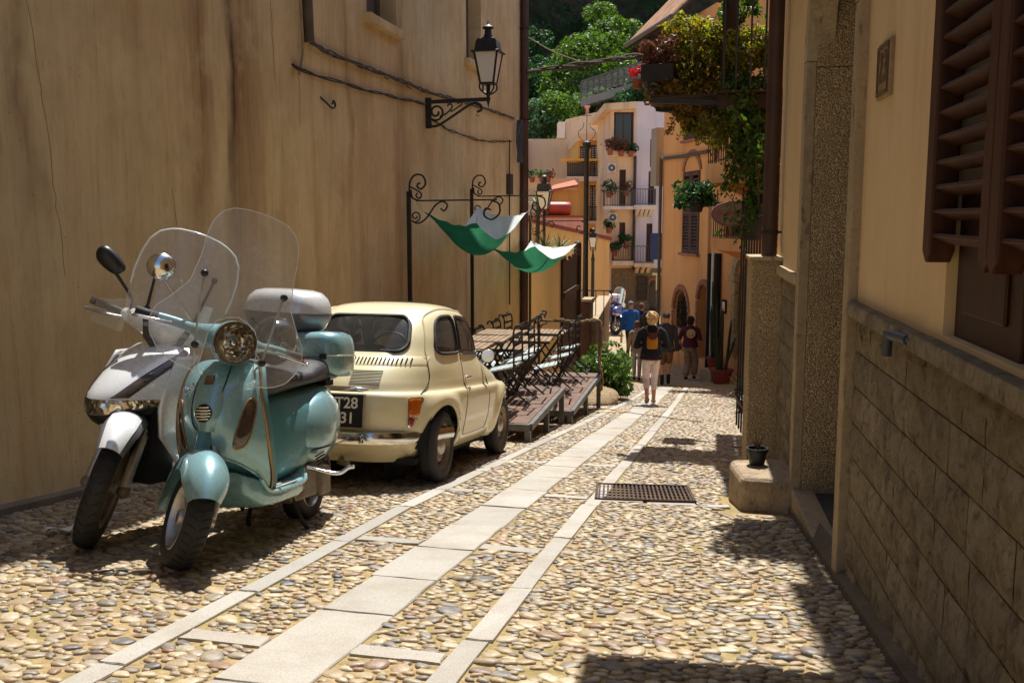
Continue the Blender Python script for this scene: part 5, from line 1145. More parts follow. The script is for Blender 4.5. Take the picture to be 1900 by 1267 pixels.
c2 = cable('twisted_cable', 'thin twisted dark cable running below the cable bundle on the ochre wall', [(XL + .02, 8.95, 2.56), (XL + .02, 10.5, 2.58), (XL + .02, 12, 2.63), (XL + .02, 13.3, 2.69)], .009, M_CABD, 14, 0, 2)
c3 = cable('twisted_cable', 'thin dark cable sagging from below the lantern bracket to the drain pipe', [(XL + .02, 13.6, 2.5), (XL + .02, 15, 2.42), (XL + .02, 17, 2.45), (XL + .02, 19.0, 2.6)], .008, M_CABD, 10, .01, 2)
c4 = cable('white_pipe', 'short pale pipe hanging beside the conduit at the cable end', [(XL + .05, 9.05, 4.2), (XL + .05, 9.08, 3.2), (XL + .05, 9.1, 2.75), (XL + .04, 9.02, 2.5)], .014, mat('pale_pipe', srgb(150, 128, 100), .7), 6)
MB().tube([(XL + .03, 8.9, 2.58), (XL + .06, 9.05, 2.55)], .014, 6).build('pipe_hook', M_CABD, c4)
hk = tag(MB().tube(spl([(XL, 9.62, 2.36), (XL + .03, 9.72, 2.31), (XL + .05, 9.82, 2.27), (XL + .05, 9.9, 2.30), (XL + .05, 9.86, 2.35), (XL + .05, 9.82, 2.31)], 5), .011, 6).build('wall_hook', M_IRON), 'small black iron hook screwed into the ochre wall', 'hook')
coil = tag(MB().tube([(XL + .12 + .05 * sin(k * .7), 19.35 + .10 * cos(k * .45) , 2.62 + .42 * sin(k * .45)) for k in range(70)], .014, 5).build('coiled_cable', mat('blue_grey_cable', srgb(70, 76, 88), .6, .3, 12)), 'coil of blue-grey cable hanging beside the brown drain pipe', 'cable')
bxj = tag(MB().box(XL, 18.6, 1.55, XL + .09, 18.85, 1.95).build('junction_box', mat('dark_box', srgb(52, 50, 46), .6, .3, 8), bevel=.008), 'dark junction box low on the wall near the drain pipe', 'box')
MB().tube([(XL + .04, 18.72, 1.95), (XL + .04, 18.75, 2.6)], .012, 6).tube([(XL + .04, 18.72, 1.55), (XL + .04, 18.74, -.6)], .014, 6).build('cable', M_CABD, bxj)
cable('overhead_cable', 'overhead cable crossing the street from the drain pipe to behind the vine balcony', [(XL + .1, 19.95, 4.05), (-2.5, 18.6, 3.98), (-1.4, 17.4, 3.9), (-.3, 16.0, 3.76)], .022, M_CAB, 8, .01, 3)
cable('overhead_wire', 'short slack wire hanging from the drain pipe above the street cable', [(XL + .15, 19.95, 4.75), (-3.3, 19.4, 4.35), (-2.6, 18.8, 4.02)], .012, mat('white_wire', srgb(168, 150, 128), .6), 6)
# paper scrap
pp = MB().grid(lambda u, v: (lerp(-.07, .06, u), lerp(-.05, .05, v) + .01 * sin(u * 5), .012 * sin(u * 4 + v * 3)), 5, 4).build('paper_scrap', M_WHT, smooth=60, solid=.002); tag(pp, 'crumpled white paper scrap on the cobbles beside the white scooter wheel', 'paper'); pp.location = (-3.42, 4.42, gz(4.42) + .04); pp.rotation_euler = (math.atan(-.125), 0, .4)
bp = MB(); bp.tr(T(.30, 6.85, -.585)); bp.lathe([(0, 0), (.05, 0), (.068, .10), (.075, .10), (.075, .125), (.066, .125), (.06, .10), (0, .10)], 18); bpo = tag(bp.build('black_pot', M_BLK2, smooth=40), 'small black plastic flower pot on the worn stone block', 'flower pot')
tw = MB()
for k in range(7): a = k * 2.4; tw.tube(spl([(.30, 6.85, -.5), (.30 + .02 * cos(a), 6.85 + .02 * sin(a), -.43), (.30 + .06 * cos(a), 6.85 + .06 * sin(a), -.40 + .01 * k)], 3), .003, 4)
tw.build('dry_stems', mat('dry_stem', srgb(80, 66, 48), .9), bpo)
# ---------------------------------------------------------------- surveying: image bearings -> metres on a facade plane of known distance
CP, SP_ = cos(math.atan(233.5 / 1800)), sin(math.atan(233.5 / 1800))
RG = Vector((cos(R(12)), sin(R(12)), 0)); FH = Vector((-sin(R(12)), cos(R(12)), 0))
def bearing(px, py):
    v = (py - 633.5) / 1800; return RG * ((px - 950) / 1800) + FH * (CP - v * SP_) + Vector((0, 0, -SP_ - v * CP))
class Facade:
    """vertical plane through O with horizontal axis ax; local frame x along ax, y into the wall"""
    def __init__(s, O, ax, name, label, cat='house', group=None):
        s.O = Vector((O[0], O[1], 0)); s.ax = Vector((ax[0], ax[1], 0)).normalized(); s.nn = Vector((s.ax.y, -s.ax.x, 0))
        s.o = thing(name, label, cat, (s.O.x, s.O.y, 0), (0, 0, atan2(s.ax.y, s.ax.x)), group)
    def uz(s, px, py, out=0):
        d = bearing(px, py); C_ = Vector((0, 0, 1.15)); t = (s.O + s.nn * out - C_).dot(s.nn) / d.dot(s.nn); p = C_ + d * t
        return ((p - s.O).dot(s.ax), p.z)
    def rect(s, x0, y0, x1, y1, o=0):
        a, b = s.uz(x0, y0, o), s.uz(x1, y1, o); c, d = s.uz(x0, y1, o), s.uz(x1, y0, o)
        return ((a[0] + c[0]) / 2, (b[0] + d[0]) / 2, (b[1] + c[1]) / 2, (a[1] + d[1]) / 2)     # u0, u1, z0, z1
def frontal(d, name, label, cat='house', group=None): return Facade(FH * d, RG, name, label, cat, group)
def wash(name, c, c2=None, dirt_haze=srgb(120, 104, 86)):
    g = N(name); cc = g.coord((1, 1, 1), 'World'); n_ = g.noise(cc, .5, 6, .6); s_ = g.noise(g.coord((1.2, 1.2, .12), 'World'), 1.5, 6, .65)
    col = g.ramp(n_, [(.3, c), (.7, c2 or tuple(min(1, x * 1.12) for x in c[:3]) + (1,))]); col = g.mix(g.ramp(s_, [(.5, (0, 0, 0)), (.78, (.5, .5, .5))]), col, dirt_haze)
    g.set(Base_Color=col, Roughness=.9, Specular_IOR_Level=.2); g.bump(g.noise(cc, 18, 6, .7), .4, .03); return g.m
M_BEI = wash('beige_wash', srgb(208, 180, 154)); M_YEL = wash('yellow_wash', srgb(218, 168, 98)); M_WHI = wash('white_wash', srgb(222, 204, 190)); M_LIL = wash('pale_lilac_wash', srgb(218, 206, 214)); M_CRE = wash('pale_cream_wash', srgb(222, 192, 160))
M_TER = wash('terrace_yellow_wash', srgb(208, 174, 122)); M_PNK = wash('pink_wash', srgb(202, 144, 134)); M_ORA = wash('orange_wash', srgb(212, 152, 98), srgb(222, 168, 116), srgb(156, 106, 70)); M_RUBB = m_stone('rubble_wall', srgb(96, 80, 62), srgb(136, 114, 86), srgb(158, 136, 104), .6)
M_COPB = wash('brown_coping', srgb(130, 76, 62)); M_TERR = mat('terracotta_tiles', srgb(168, 92, 60), .8, .35, 6, .4, 20, kind='World'); M_WSH = mat('white_louvre', srgb(206, 202, 194), .6, .1, 10); M_DKW = mat('dark_window', (.012, .012, .014, 1), .2, .3, 5)
M_BRN = mat('brown_door', srgb(74, 44, 32), .6, .3, 8); M_GRYR = mat('grey_rail', srgb(88, 88, 90), .5, .2, 8, metal=.3)
def volume(F, r, depth, m, name='wall', holes=(), hd=.25, slope=0):
    u0, u1, z0, z1 = r
    w = holed(lambda u, z, d: (u, d, z), u0, u1, z0, z1, list(holes), hd)
    w.add([(u0, 0, z0), (u0, depth, z0), (u0, depth, z1), (u0, 0, z1)], [(0, 1, 2, 3)]).add([(u1, 0, z0), (u1, depth, z0), (u1, depth, z1), (u1, 0, z1)], [(0, 1, 2, 3)]).add([(u0, 0, z1), (u1, 0, z1), (u1, depth, z1), (u0, depth, z1)], [(0, 1, 2, 3)])
    w.add([(u0, depth, z0), (u1, depth, z0), (u1, depth, z1), (u0, depth, z1)], [(0, 1, 2, 3)])
    return w.build(name, m, F.o)
def opening(F, r, kind='pane', d=.2, sill=None, yoff=0):
    u0, u1, z0, z1 = r; w = empty('window' if kind != 'door' else 'door'); w.parent = F.o; w.location = (0, yoff, 0)
    f = MB(); t = min(.07, (u1 - u0) * .12)
    for a in ((u0, z0, u0 + t, z1), (u1 - t, z0, u1, z1), (u0 + t, z1 - t, u1 - t, z1)): f.box(a[0], d - .06, a[1], a[2], d, a[3])
    f.build('frame', M_BRN if kind != 'louvre' else M_GRYR, w)
    if kind == 'louvre':
        n_ = max(4, int((z1 - z0) / .13)); um = (u0 + u1) / 2
        MB().box(u0 + t, d - .02, z0, u1 - t, d - .01, z1 - t).build('backing', M_DKW, w)
        for a, b in ((u0 + t, um - .03), (um + .03, u1 - t)):
            l = MB()
            for k in range(n_): z = z0 + .06 + (z1 - z0 - .12) * k / n_; l.add([(a, d - .07, z), (b, d - .07, z), (b, d - .03, z + .075), (a, d - .03, z + .075)], [(0, 1, 2, 3)])
            lo_ = l.build('louvres', M_WSH, w); lo_['kind'] = 'stuff'
    elif kind == 'door': MB().box(u0 + t, d - .03, z0, u1 - t, d, z1 - t).build('leaf', M_BRN, w)
    elif kind == 'dark': MB().box(u0 + t, d - .03, z0, u1 - t, d, z1 - t).build('pane', M_DKW, w)
    else:
        n_ = max(1, round((u1 - u0) / .6)); wd = (u1 - u0 - 2*t) / n_
        for k in range(n_):
            MB().box(u0 + t + k * wd + .025, d - .02, z0 + .03, u0 + t + (k + 1) * wd - .025, d, z1 - t).build('pane', M_GLD, w)
            if k: MB().box(u0 + t + k * wd - .025, d - .05, z0, u0 + t + k * wd + .025, d - .001, z1 - t).build('mullion', M_BRN, w)
    if sill: MB().box(u0 - .08, -.1, z0 - .09, u1 + .08, d - .07, z0 - .002).build('sill', sill, w)
    return w
def balcony(F, r, out, zr, m_slab, yoff=0, m_rail=None, step=.12, brackets=0):
    """slab rect r, projecting out; rail up to zr"""
    u0, u1, z0, z1 = r; b = empty('balcony'); b.parent = F.o; b.location = (0, yoff, 0)
    MB().box(u0, -out, z0, u1, -.002, z1).build('slab', m_slab, b)
    rl = MB(); m_rail = m_rail or M_IRON; y = -out + .05
    rl.bar((u0 + .03, y, zr), (u1 - .03, y, zr), .04).bar((u0 + .03, y, z1 + .06), (u1 - .03, y, z1 + .06), .03)
    for ue in (u0 + .03, u1 - .03): rl.bar((ue, y, zr), (ue, 0, zr), .04); 
    rl.build('hand_rail', m_rail, b)
    n_ = int((u1 - u0) / step); bl = MB()
    for k in range(n_ + 1): u = lerp(u0 + .03, u1 - .03, k / n_); bl.bar((u, y, z1), (u, y, zr - .02), .018)
    for ue in (u0 + .03, u1 - .03):
        for k in range(1, int(out / step)): bl.bar((ue, -k * step, z1), (ue, -k * step, zr - .02), .018)
    bo = bl.build('balusters', m_rail, b); bo['kind'] = 'stuff'
    for k in range(brackets):
        u = lerp(u0 + .2, u1 - .2, k / max(1, brackets - 1)); MB().prism([(-out * .9, z0 - .001), (-.003, z0 - .001), (-.003, z0 - .35), (-out * .3, z0 - .22)], u - .08, u + .08, 'x').build('bracket', m_slab, b)
    return b
def leaf_mesh(clumps, n, size, rg, flat=.5, jit=1.0, dirn=None):
    """scatter folded leaf quads round clump centres [(x,y,z,r)]"""
    V, Fc = [], []; wts = [c[3] ** 2 for c in clumps]
    for c in rg.choices(clumps, wts, k=n):
        while True:
            q = Vector((rg.uniform(-1, 1), rg.uniform(-1, 1), rg.uniform(-1, 1)))
            l_ = q.length
            if .35 < l_ < 1: break
        q = q / l_ * (l_ ** .5)
        p = Vector(c[:3]) + q * c[3] * Vector((1, 1, .8)) if False else Vector((c[0] + q.x * c[3], c[1] + q.y * c[3], c[2] + q.z * c[3] * .85))
        s_ = size * rg.uniform(.6, 1.3); nrm = (q * .6 + Vector((rg.uniform(-1, 1), rg.uniform(-1, 1), rg.uniform(-.4, 1.2)))).normalized()
        t = nrm.orthogonal().normalized(); t.rotate(Matrix.Rotation(rg.uniform(0, 6.28), 3, nrm)); b = nrm.cross(t)
        k = len(V); V += [p - t * s_, p + b * s_ * flat + nrm * s_ * .15, p + t * s_, p - b * s_ * flat + nrm * s_ * .15]; Fc += [(k, k + 1, k + 2), (k, k + 2, k + 3)]
    return V, Fc
def m_leaf(name, cols, tr=.35, rough=.5):
    g = N(name); ge = g.n('NewGeometry'); st = [(i / (len(cols) - 1), c) for i, c in enumerate(cols)]
    col = g.ramp(ge.outputs['Random Per Island'], st)
    g.set(Base_Color=col, Roughness=rough, Specular_IOR_Level=.35)
    t = g.n('BsdfTranslucent'); hs = g.n('HueSaturation'); hs.inputs['Value'].default_value = 1.9; hs.inputs['Saturation'].default_value = 1.1; g.l(col, hs.inputs['Color']); g.l(hs.outputs[0], t.inputs[0])
    mx = g.n('MixShader'); mx.inputs[0].default_value = tr; g.l(g.b.outputs[0], mx.inputs[1]); g.l(t.outputs[0], mx.inputs[2]); g.l(mx.outputs[0], g.o.inputs[0]); return g.m
L_TREE = m_leaf('tree_leaf', [srgb(44, 70, 26), srgb(88, 116, 40), srgb(58, 88, 32), srgb(114, 134, 54)], .34); L_DARK = m_leaf('dark_leaf', [srgb(28, 54, 26), srgb(52, 84, 40), srgb(38, 66, 34)]); L_BLUE = m_leaf('grey_green_leaf', [srgb(56, 82, 54), srgb(92, 116, 82), srgb(70, 98, 62)])
M_BARK = mat('bark', srgb(74, 58, 44), .9, .4, 10, .6, 30, kind='World')
def leafobj(name, V, Fc, m, par):
    me = bpy.data.meshes.new(name); me.from_pydata([tuple(v) for v in V], [], Fc); me.materials.append(m)
    o = inst(name, me, par); return o
def tree(lab, base, h, rad, n, size, m, seed, group=None, nc=26, sq=1.0):
    rg = random.Random(seed); t = thing('tree', lab, 'tree', base, group=group)
    th = h * .35; tk = MB().tube(spl([(0, 0, -1), (rg.uniform(-.2, .2), 0, th * .6), (rg.uniform(-.4, .4), rg.uniform(-.3, .3), th), (rg.uniform(-.5, .5), 0, h * .7)], 4), [lerp(h * .03, h * .008, k / 12) for k in range(13)], 8)
    for k in range(7):
        a = k * 2.4; z0 = th * rg.uniform(.6, 1.4); tk.tube([(0, 0, z0), (rad * .35 * cos(a), rad * .35 * sin(a), z0 + h * .14), (rad * .7 * cos(a), rad * .7 * sin(a), z0 + h * .26)], [h * .013, h * .009, h * .004], 6)
    tk.build('trunk', M_BARK, t)
    cl = []
    for k in range(nc):
        a = rg.uniform(0, 6.28); e = rg.uniform(-.75, 1); rr = rad * sqrt(max(.05, 1 - e * e)) * rg.uniform(.45, .95)
        cl.append((rr * cos(a), rr * sin(a), h * .62 + e * h * .36 * sq, rad * rg.uniform(.22, .38)))
    leafobj('crown', *leaf_mesh(cl, n, size, rg), m, t); return t

# ---------------------------------------------------------------- hill behind the town
def m_hill():
    g = N('hill_rock'); c = g.coord((1, 1, 1), 'World')
    n_ = g.noise(c, .12, 8, .65); n2 = g.noise(c, .7, 8, .7)
    col = g.ramp(n2, [(.3, srgb(44, 38, 34)), (.6, srgb(86, 74, 64)), (.8, srgb(112, 98, 84))])
    col = g.mix(g.ramp(n_, [(.42, (0, 0, 0)), (.56, (1, 1, 1))]), col, g.ramp(n2, [(.3, srgb(22, 34, 18)), (.7, srgb(48, 66, 32))]))
    g.set(Base_Color=col, Roughness=.95, Specular_IOR_Level=.1); g.bump(g.math('ADD', n2, g.math('MULTIPLY', n_, 2)), 1.0, .8); return g.m
def hz(d, x):
    b = noise.fractal(Vector((x * .03, d * .03, 2.1)), 1.0, 2.0, 6)
    z = table([(55, -4), (66, -3.5), (74, 2), (84, 6.5), (92, 9), (100, 12), (106, 24), (114, 46), (130, 62), (200, 80), (420, 60)], d + b * 7)[0]
    return z + b * (2.0 if d > 70 else 0) - max(0, abs(x) - 60) * .02
hl_ = MB(); ds_ = [55 + k * 2.0 for k in range(46)] + [160, 200, 300, 420]; xs_ = [-260, -180, -120, -80] + [-60 + 3 * k for k in range(41)] + [80, 120, 180, 260]
hl_.add([tuple(FH * d + RG * x + Vector((0, 0, hz(d, x)))) for d in ds_ for x in xs_], [(j * len(xs_) + i, j * len(xs_) + i + 1, (j + 1) * len(xs_) + i + 1, (j + 1) * len(xs_) + i) for j in range(len(ds_) - 1) for i in range(len(xs_) - 1)])
hill = tag(hl_.build('hill', m_hill(), smooth=80), 'dark rocky hillside rising behind the town', kind='structure')
rg = random.Random(21)
def at(px, py, d): v = bearing(px, py); return Vector((0, 0, 1.15)) + v * (d / v.dot(FH))
# trees on the slope
for k, (px, py, d, h, rad, n, sz, m, lab) in enumerate((
    (1085, 150, 78, 8.5, 3.6, 5200, .20, L_TREE, 'largest bright green tree on the slope above the roofs'),
    (1045, 232, 70, 5.5, 2.8, 4200, .17, L_TREE, 'bright green bushy tree just above the beige house roof'),
    (1150, 110, 84, 8.0, 3.4, 4200, .20, L_TREE, 'tall bright green tree left of the tiled roof eave'),
    (985, 235, 69, 4.6, 1.7, 2600, .15, L_BLUE, 'narrow grey-green tree beside the drain pipe top'),
    (1015, 170, 82, 6.5, 3.0, 3200, .2, L_DARK, 'dark evergreen tree on the slope beside the drain pipe'),
    (1120, 75, 92, 7.0, 3.2, 3000, .22, L_TREE, 'loose bright tree highest on the slope'),
    (1178, 192, 64, 2.6, 1.3, 1600, .13, L_DARK, 'small leafy tree below the slanted viaduct railing'),
    (1112, 206, 68, 3.4, 1.5, 2600, .16, L_TREE, 'small green tree behind the chimney of the beige house'),
    (1195, 135, 88, 6.0, 2.6, 2200, .2, L_DARK, 'dark tree partly hidden behind the vine balcony'),
    (985, 120, 95, 7.5, 3.0, 2200, .22, L_DARK, 'dark tree in the shade of the cliff'))):
    p = at(px, py, d); tree(lab, (p.x, p.y, p.z - h * .62), h, rad, n, sz, m, 100 + k, 'trees on the hillside')
us = MB(); V, Fc = [], []
cl = []
for k in range(240):
    d = rg.uniform(68, 108); x = rg.uniform(-4, 18) * d / 80; cl.append((*(FH * d + RG * x)[:2], hz(d, x) + rg.uniform(0, .8), rg.uniform(.8, 2.2)))
V, Fc = leaf_mesh(cl, 22000, .24, rg); ub = leafobj('hillside_scrub', V, Fc, L_DARK, None); tag(ub, 'dark scrub covering the slope between the trees', 'scrub', kind='stuff')
# viaduct road with rail
A_, B_ = at(1078, 184, 67), at(1240, 134, 63); dv = (B_ - A_)
vd = thing('viaduct', 'slanting grey road viaduct with metal railing on the hillside', 'viaduct', tuple(A_)); vl = lambda t, z, y=0: (dv.x * t, dv.y * t + y, dv.z * t + z)
MB().add([vl(0, -.5), vl(1, -.5), vl(1, 0), vl(0, 0), vl(0, -.5, 4), vl(1, -.5, 4), vl(1, 0, 4), vl(0, 0, 4)], [(0, 1, 2, 3), (3, 2, 6, 7), (0, 4, 5, 1)]).build('road_slab', mat('grey_concrete', srgb(128, 128, 126), .85, .2, 1, kind='World'), vd)
MB().bar(vl(0, 1.15), vl(1, 1.15), .1).build('hand_rail', M_GRYR, vd); MB().bar(vl(0, .6), vl(1, .6), .06).build('mid_rail', M_GRYR, vd)
for k in range(15): MB().bar(vl(k / 14, 0), vl(k / 14, 1.15), .08).build('rail_post', M_GRYR, vd)
MB().add([vl(.0, .1, .05), vl(1, .1, .05), vl(1, 1.1, .05), vl(0, 1.1, .05)], [(0, 1, 2, 3)]).build('mesh_panel', m_glass('rail_mesh', (.62, .66, .68, 1), .3, .3, .25), vd)

# ---------------------------------------------------------------- far houses
F = frontal(63, 'beige_house', 'plain beige house with blank walls and chimney below the green trees')
volume(F, F.rect(978, 258, 1052, 420), 9, M_BEI); r1 = F.rect(1050, 222, 1135, 420)
w = MB(); a = F.uz(1050, 222); b = F.uz(1108, 208); c = F.uz(1138, 218); z0 = r1[2]
w.prism([(a[0], z0), (a[0], a[1]), (b[0], b[1]), (c[0], c[1]), (c[0], z0)], 0.01, 9, 'y'); w.build('wall', M_BEI, F.o)
r = F.rect(1092, 193, 1097, 212); MB().box(r[0], 2, r[2] - .5, r[1], 2.4, r[3]).box(r[0] - .08, 1.92, r[3], r[1] + .08, 2.48, r[3] + .12).build('chimney', M_PNK, F.o)
MB().box(*[F.rect(1035, 228, 1048, 258)[i] for i in (0,)], -.6, F.rect(1035, 228, 1048, 258)[2], F.rect(1035, 228, 1048, 258)[1], 1, F.rect(1035, 228, 1048, 258)[3]).build('roof_hut', M_WHI, F.o)
r = F.rect(1116, 228, 1130, 248); opening(F, r, 'dark', .0, None, -.08)
r = F.rect(960, 262, 979, 330); MB().box(r[0], -.5, r[2], r[1], 0, r[3]).build('side_wing', M_LIL, F.o)
F = frontal(55, 'yellow_house', 'ochre-yellow house with two railed balconies and white louvred doors')
hs = [F.rect(1076, 272, 1088, 331), F.rect(1096, 269, 1110, 331), F.rect(1094, 344, 1105, 411), F.rect(1094, 424, 1104, 438)]
volume(F, F.rect(1072, 259, 1134, 480), 8, M_YEL, holes=hs)
for k, h in enumerate(hs): opening(F, h, 'louvre' if k < 3 else 'dark')
w = MB(); a, b = F.uz(1070, 262), F.uz(1136, 247); w.prism([(a[0], a[1]), (b[0], a[1]), (b[0], b[1] + .1), (a[0], a[1] + .35)], -.4, 8.2, 'y'); w.build('roof_slab', M_CRE, F.o)
r = F.rect(1051, 329, 1121, 337); balcony(F, r, 1.1, F.uz(1080, 299)[1], M_WHI)
r = F.rect(1086, 410, 1117, 415); balcony(F, r, .7, F.uz(1080, 384)[1], M_WHI)
r = F.rect(1040, 297, 1113, 301); MB().box(r[0], -1.3, r[2], r[1], -.2, r[3]).build('yellow_awning', mat('yellow_canvas', srgb(226, 172, 64), .8, .1, 4), F.o)
r = F.rect(1051, 303, 1086, 331); MB().box(r[0], -.6, r[2], r[1], -.5, r[3]).build('balcony_screen', mat('grey_mesh_screen', srgb(110, 104, 98), .9, .2, 6), F.o)
F = frontal(47, 'white_house', 'tall white and cream house with plants on its balconies and a big dark window')
hs = [F.rect(1139, 208, 1176, 281), F.rect(1149, 315, 1161, 383), F.rect(1149, 413, 1160, 452)]
r = F.rect(1132, 202, 1178, 575); volume(F, r, 8, M_CRE, holes=[hs[0], hs[1], hs[2]])
opening(F, hs[0], 'pane', .25); opening(F, hs[1], 'door'); opening(F, hs[2], 'door')
w = MB(); a, b = F.uz(1119, 207), F.uz(1178, 191); w.prism([(a[0], a[1]), (b[0], b[1] - .32), (b[0], b[1]), (a[0], a[1] + .3)], -.55, 8, 'y'); w.build('roof_slab', M_CRE, F.o)
h2 = [F.rect(1203, 318, 1214, 386), F.rect(1199, 415, 1210, 490)]
r2 = F.rect(1178.3, 189, 1232, 575); volume(F, r2, 7, M_LIL, 'wing_wall', h2); [opening(F, h, 'door') for h in h2]
r = F.rect(1124, 281, 1175, 291); MB().box(r[0], -.35, r[2], r[1], -.003, r[3]).build('planter_ledge', M_WHI, F.o)
r = F.rect(1118, 383, 1172, 389); balcony(F, r, .8, F.uz(1150, 356)[1], M_WHI, 0, M_GRYR)
r = F.rect(1173, 381, 1213, 389); balcony(F, r, .85, F.uz(1190, 352)[1], M_WHI, -.01, M_GRYR, .12, 4)
r = F.rect(1173, 487, 1209, 494); balcony(F, r, .85, F.uz(1190, 456)[1], M_CRE, -.01, M_GRYR, .12, 3)
r = F.rect(1118, 448, 1142, 456); balcony(F, F.rect(1134, 483, 1172, 491), .8, F.uz(1150, 456)[1], M_CRE, 0, M_IRON)
MB().tube([(F.uz(1178, 300)[0], -.08, F.uz(1178, 290)[1]), (F.uz(1178, 300)[0], -.08, F.uz(1178, 500)[1])], .07, 8).build('drain_pipe', brownm, F.o)
for (x0, y0, x1, y1) in ((1126, 304, 1141, 321), (1127, 395, 1144, 412)):
    r = F.rect(x0, y0, x1, y1); ac = MB().box(r[0], -.4, r[2], r[1], -.05, r[3]).build('air_conditioner', M_WSH, F.o, bevel=.02)
    MB().tr(T((r[0] + r[1]) / 2, -.402, (r[2] + r[3]) / 2), RX(90)).lathe([(.05, .0), (.17, .004), (.17, -.004)], 16).build('fan_grille', M_GRYR, ac)
r = F.rect(1134, 498, 1232, 575); MB().box(r[0], -.06, r[2], r[1], -.02, r[3]).build('stone_base', M_RUBB, F.o)
r = F.rect(1181, 512, 1200, 556); opening(F, r, 'dark', .0, None, -.07); b_ = MB()
for k in range(6): u = lerp(r[0], r[1], k / 5); b_.bar((u, -.15, r[2]), (u, -.15, r[3]), .02)
for k in range(4): z = lerp(r[2], r[3], k / 3); b_.bar((r[0], -.15, z), (r[1], -.15, z), .02)
b_.build('window_bars', M_IRON, F.o)
r = F.rect(1205, 520, 1216, 575); um = (r[0] + r[1]) / 2; rr_ = (r[1] - r[0]) / 2
MB().prism([(r[0], r[2]), (r[1], r[2])] + [(um + rr_ * cos(pi * k / 10), r[3] - rr_ + rr_ * sin(pi * k / 10)) for k in range(11)], -.09, -.065, 'y').build('arched_door', M_DKW, F.o)
MB().tube([(um + (rr_ + .08) * cos(pi * k / 10), -.08, r[3] - rr_ + (rr_ + .08) * sin(pi * k / 10)) for k in range(11)], .08, 6).build('brick_arch', mat('brick_red', srgb(150, 90, 66), .85, .3, 14), F.o)
r = F.rect(1201, 432, 1222, 480); MB().box(r[0], -1.0, r[2], r[1], -.95, r[3]).build('blue_screen', mat('blue_screen', srgb(34, 52, 96), .6, .15, 6), F.o)
r = F.rect(1201, 262, 1208, 312); MB().grid(lambda u, v: (lerp(r[0], r[1], u), -.95 - .04 * sin(u * 9), lerp(r[2], r[3], v)), 10, 6).build('hanging_laundry', mat('navy_cloth', srgb(28, 36, 72), .9, .2, 6), F.o, solid=.01)
lt = MB(); a, b = F.uz(1185, 240), F.uz(1225, 252)
for k in range(7):
    u = lerp(a[0], b[0], k / 7); u2 = lerp(a[0], b[0], (k + 1) / 7); lt.bar((u, -.9, b[1]), (u2, -.9, a[1]), .03).bar((u, -.9, a[1]), (u2, -.9, b[1]), .03)
lt.build('folding_drying_rack', M_WSH, F.o)
r = F.rect(1204, 504, 1222, 508); MB().box(r[0], -1.2, r[2], r[1], -1.1, r[3]).box((r[0] + r[1]) / 2 - .06, -1.2, F.uz(1210, 535)[1], (r[0] + r[1]) / 2 + .06, -1.1, r[2]).build('yellow_sign', mat('cream_sign', srgb(222, 204, 150), .6), F.o)
def pots(F, lst, grp):
    for k, (px, py, rad, n, m, lab) in enumerate(lst):
        u, z = F.uz(px, py); t = thing('potted_plant', lab, 'plant', tuple(F.O + F.ax * u + F.nn * .55 + Vector((0, 0, z))), group=grp)
        MB().tr(T(0, 0, -.32)).lathe([(0, 0), (.11, 0), (.15, .24), (.16, .24), (.16, .27), (.13, .27), (0, .24)], 12).build('pot', mat('terracotta_pot', srgb(150, 82, 56), .8, .25, 8), t)
        rg_ = random.Random(300 + k + int(px)); cl = [(rg_.uniform(-.5, .5) * rad, rg_.uniform(-.3, .3) * rad, rg_.uniform(.0, .7) * rad, rad * .45) for _ in range(7)]; leafobj('foliage', *leaf_mesh(cl, n, .07, rg_), m, t)
L_RED = m_leaf('reddish_leaf', [srgb(74, 46, 36), srgb(116, 66, 50), srgb(70, 74, 40), srgb(140, 86, 66)], .25)
pots(F, ((1130, 277, .55, 260, L_RED, 'reddish trailing plant at the left end of the high window ledge'), (1150, 279, .5, 240, L_RED, 'middle reddish plant on the high window ledge'), (1168, 280, .4, 160, L_DARK, 'small dark plant at the right end of the high window ledge'), (1128, 355, .55, 260, L_DARK, 'bushy plant on the left balcony rail of the white house'), (1160, 352, .4, 200, L_RED, 'reddish plant on the middle balcony rail of the white house'), (1160, 448, .45, 240, L_DARK, 'green plant on the lower brown-door balcony'), (1138, 462, .5, 260, L_DARK, 'dark plant on the lowest left balcony'), (1128, 420, .35, 160, L_DARK, 'small plant hanging under the lower air conditioner')), 'plants on the white house')
F = frontal(35.5, 'terrace_wall', 'yellow terrace wall with a sloping brown coping behind the lamp post', 'wall')
a, b = F.uz(940, 403), F.uz(1131, 447); zb_ = -3.4; w = MB(); w.prism([(a[0], zb_), (b[0], zb_), (b[0], b[1]), (a[0], a[1])], 0, .4, 'y'); w.build('wall', M_TER, F.o)
w = MB(); w.prism([(a[0], a[1]), (b[0] + .08, b[1]), (b[0] + .08, b[1] + .14), (a[0], a[1] + .14)], -.1, .5, 'y'); w.build('coping', M_COPB, F.o)
F = frontal(42, 'pink_terrace', 'pink terrace parapet with brown edge behind the sloping yellow wall', 'wall')
r = F.rect(940, 404, 1083, 470); MB().box(r[0], 0, r[2] - 1, r[1], 6, r[3]).build('wall', M_PNK, F.o); r = F.rect(940, 400, 1084, 404); MB().box(r[0], -.08, r[2], r[1] + .05, 6.05, r[3]).build('coping', M_COPB, F.o)
r = F.rect(1008, 374, 1062, 400); zc, rd_ = (r[2] + r[3]) / 2, (r[3] - r[2]) / 2
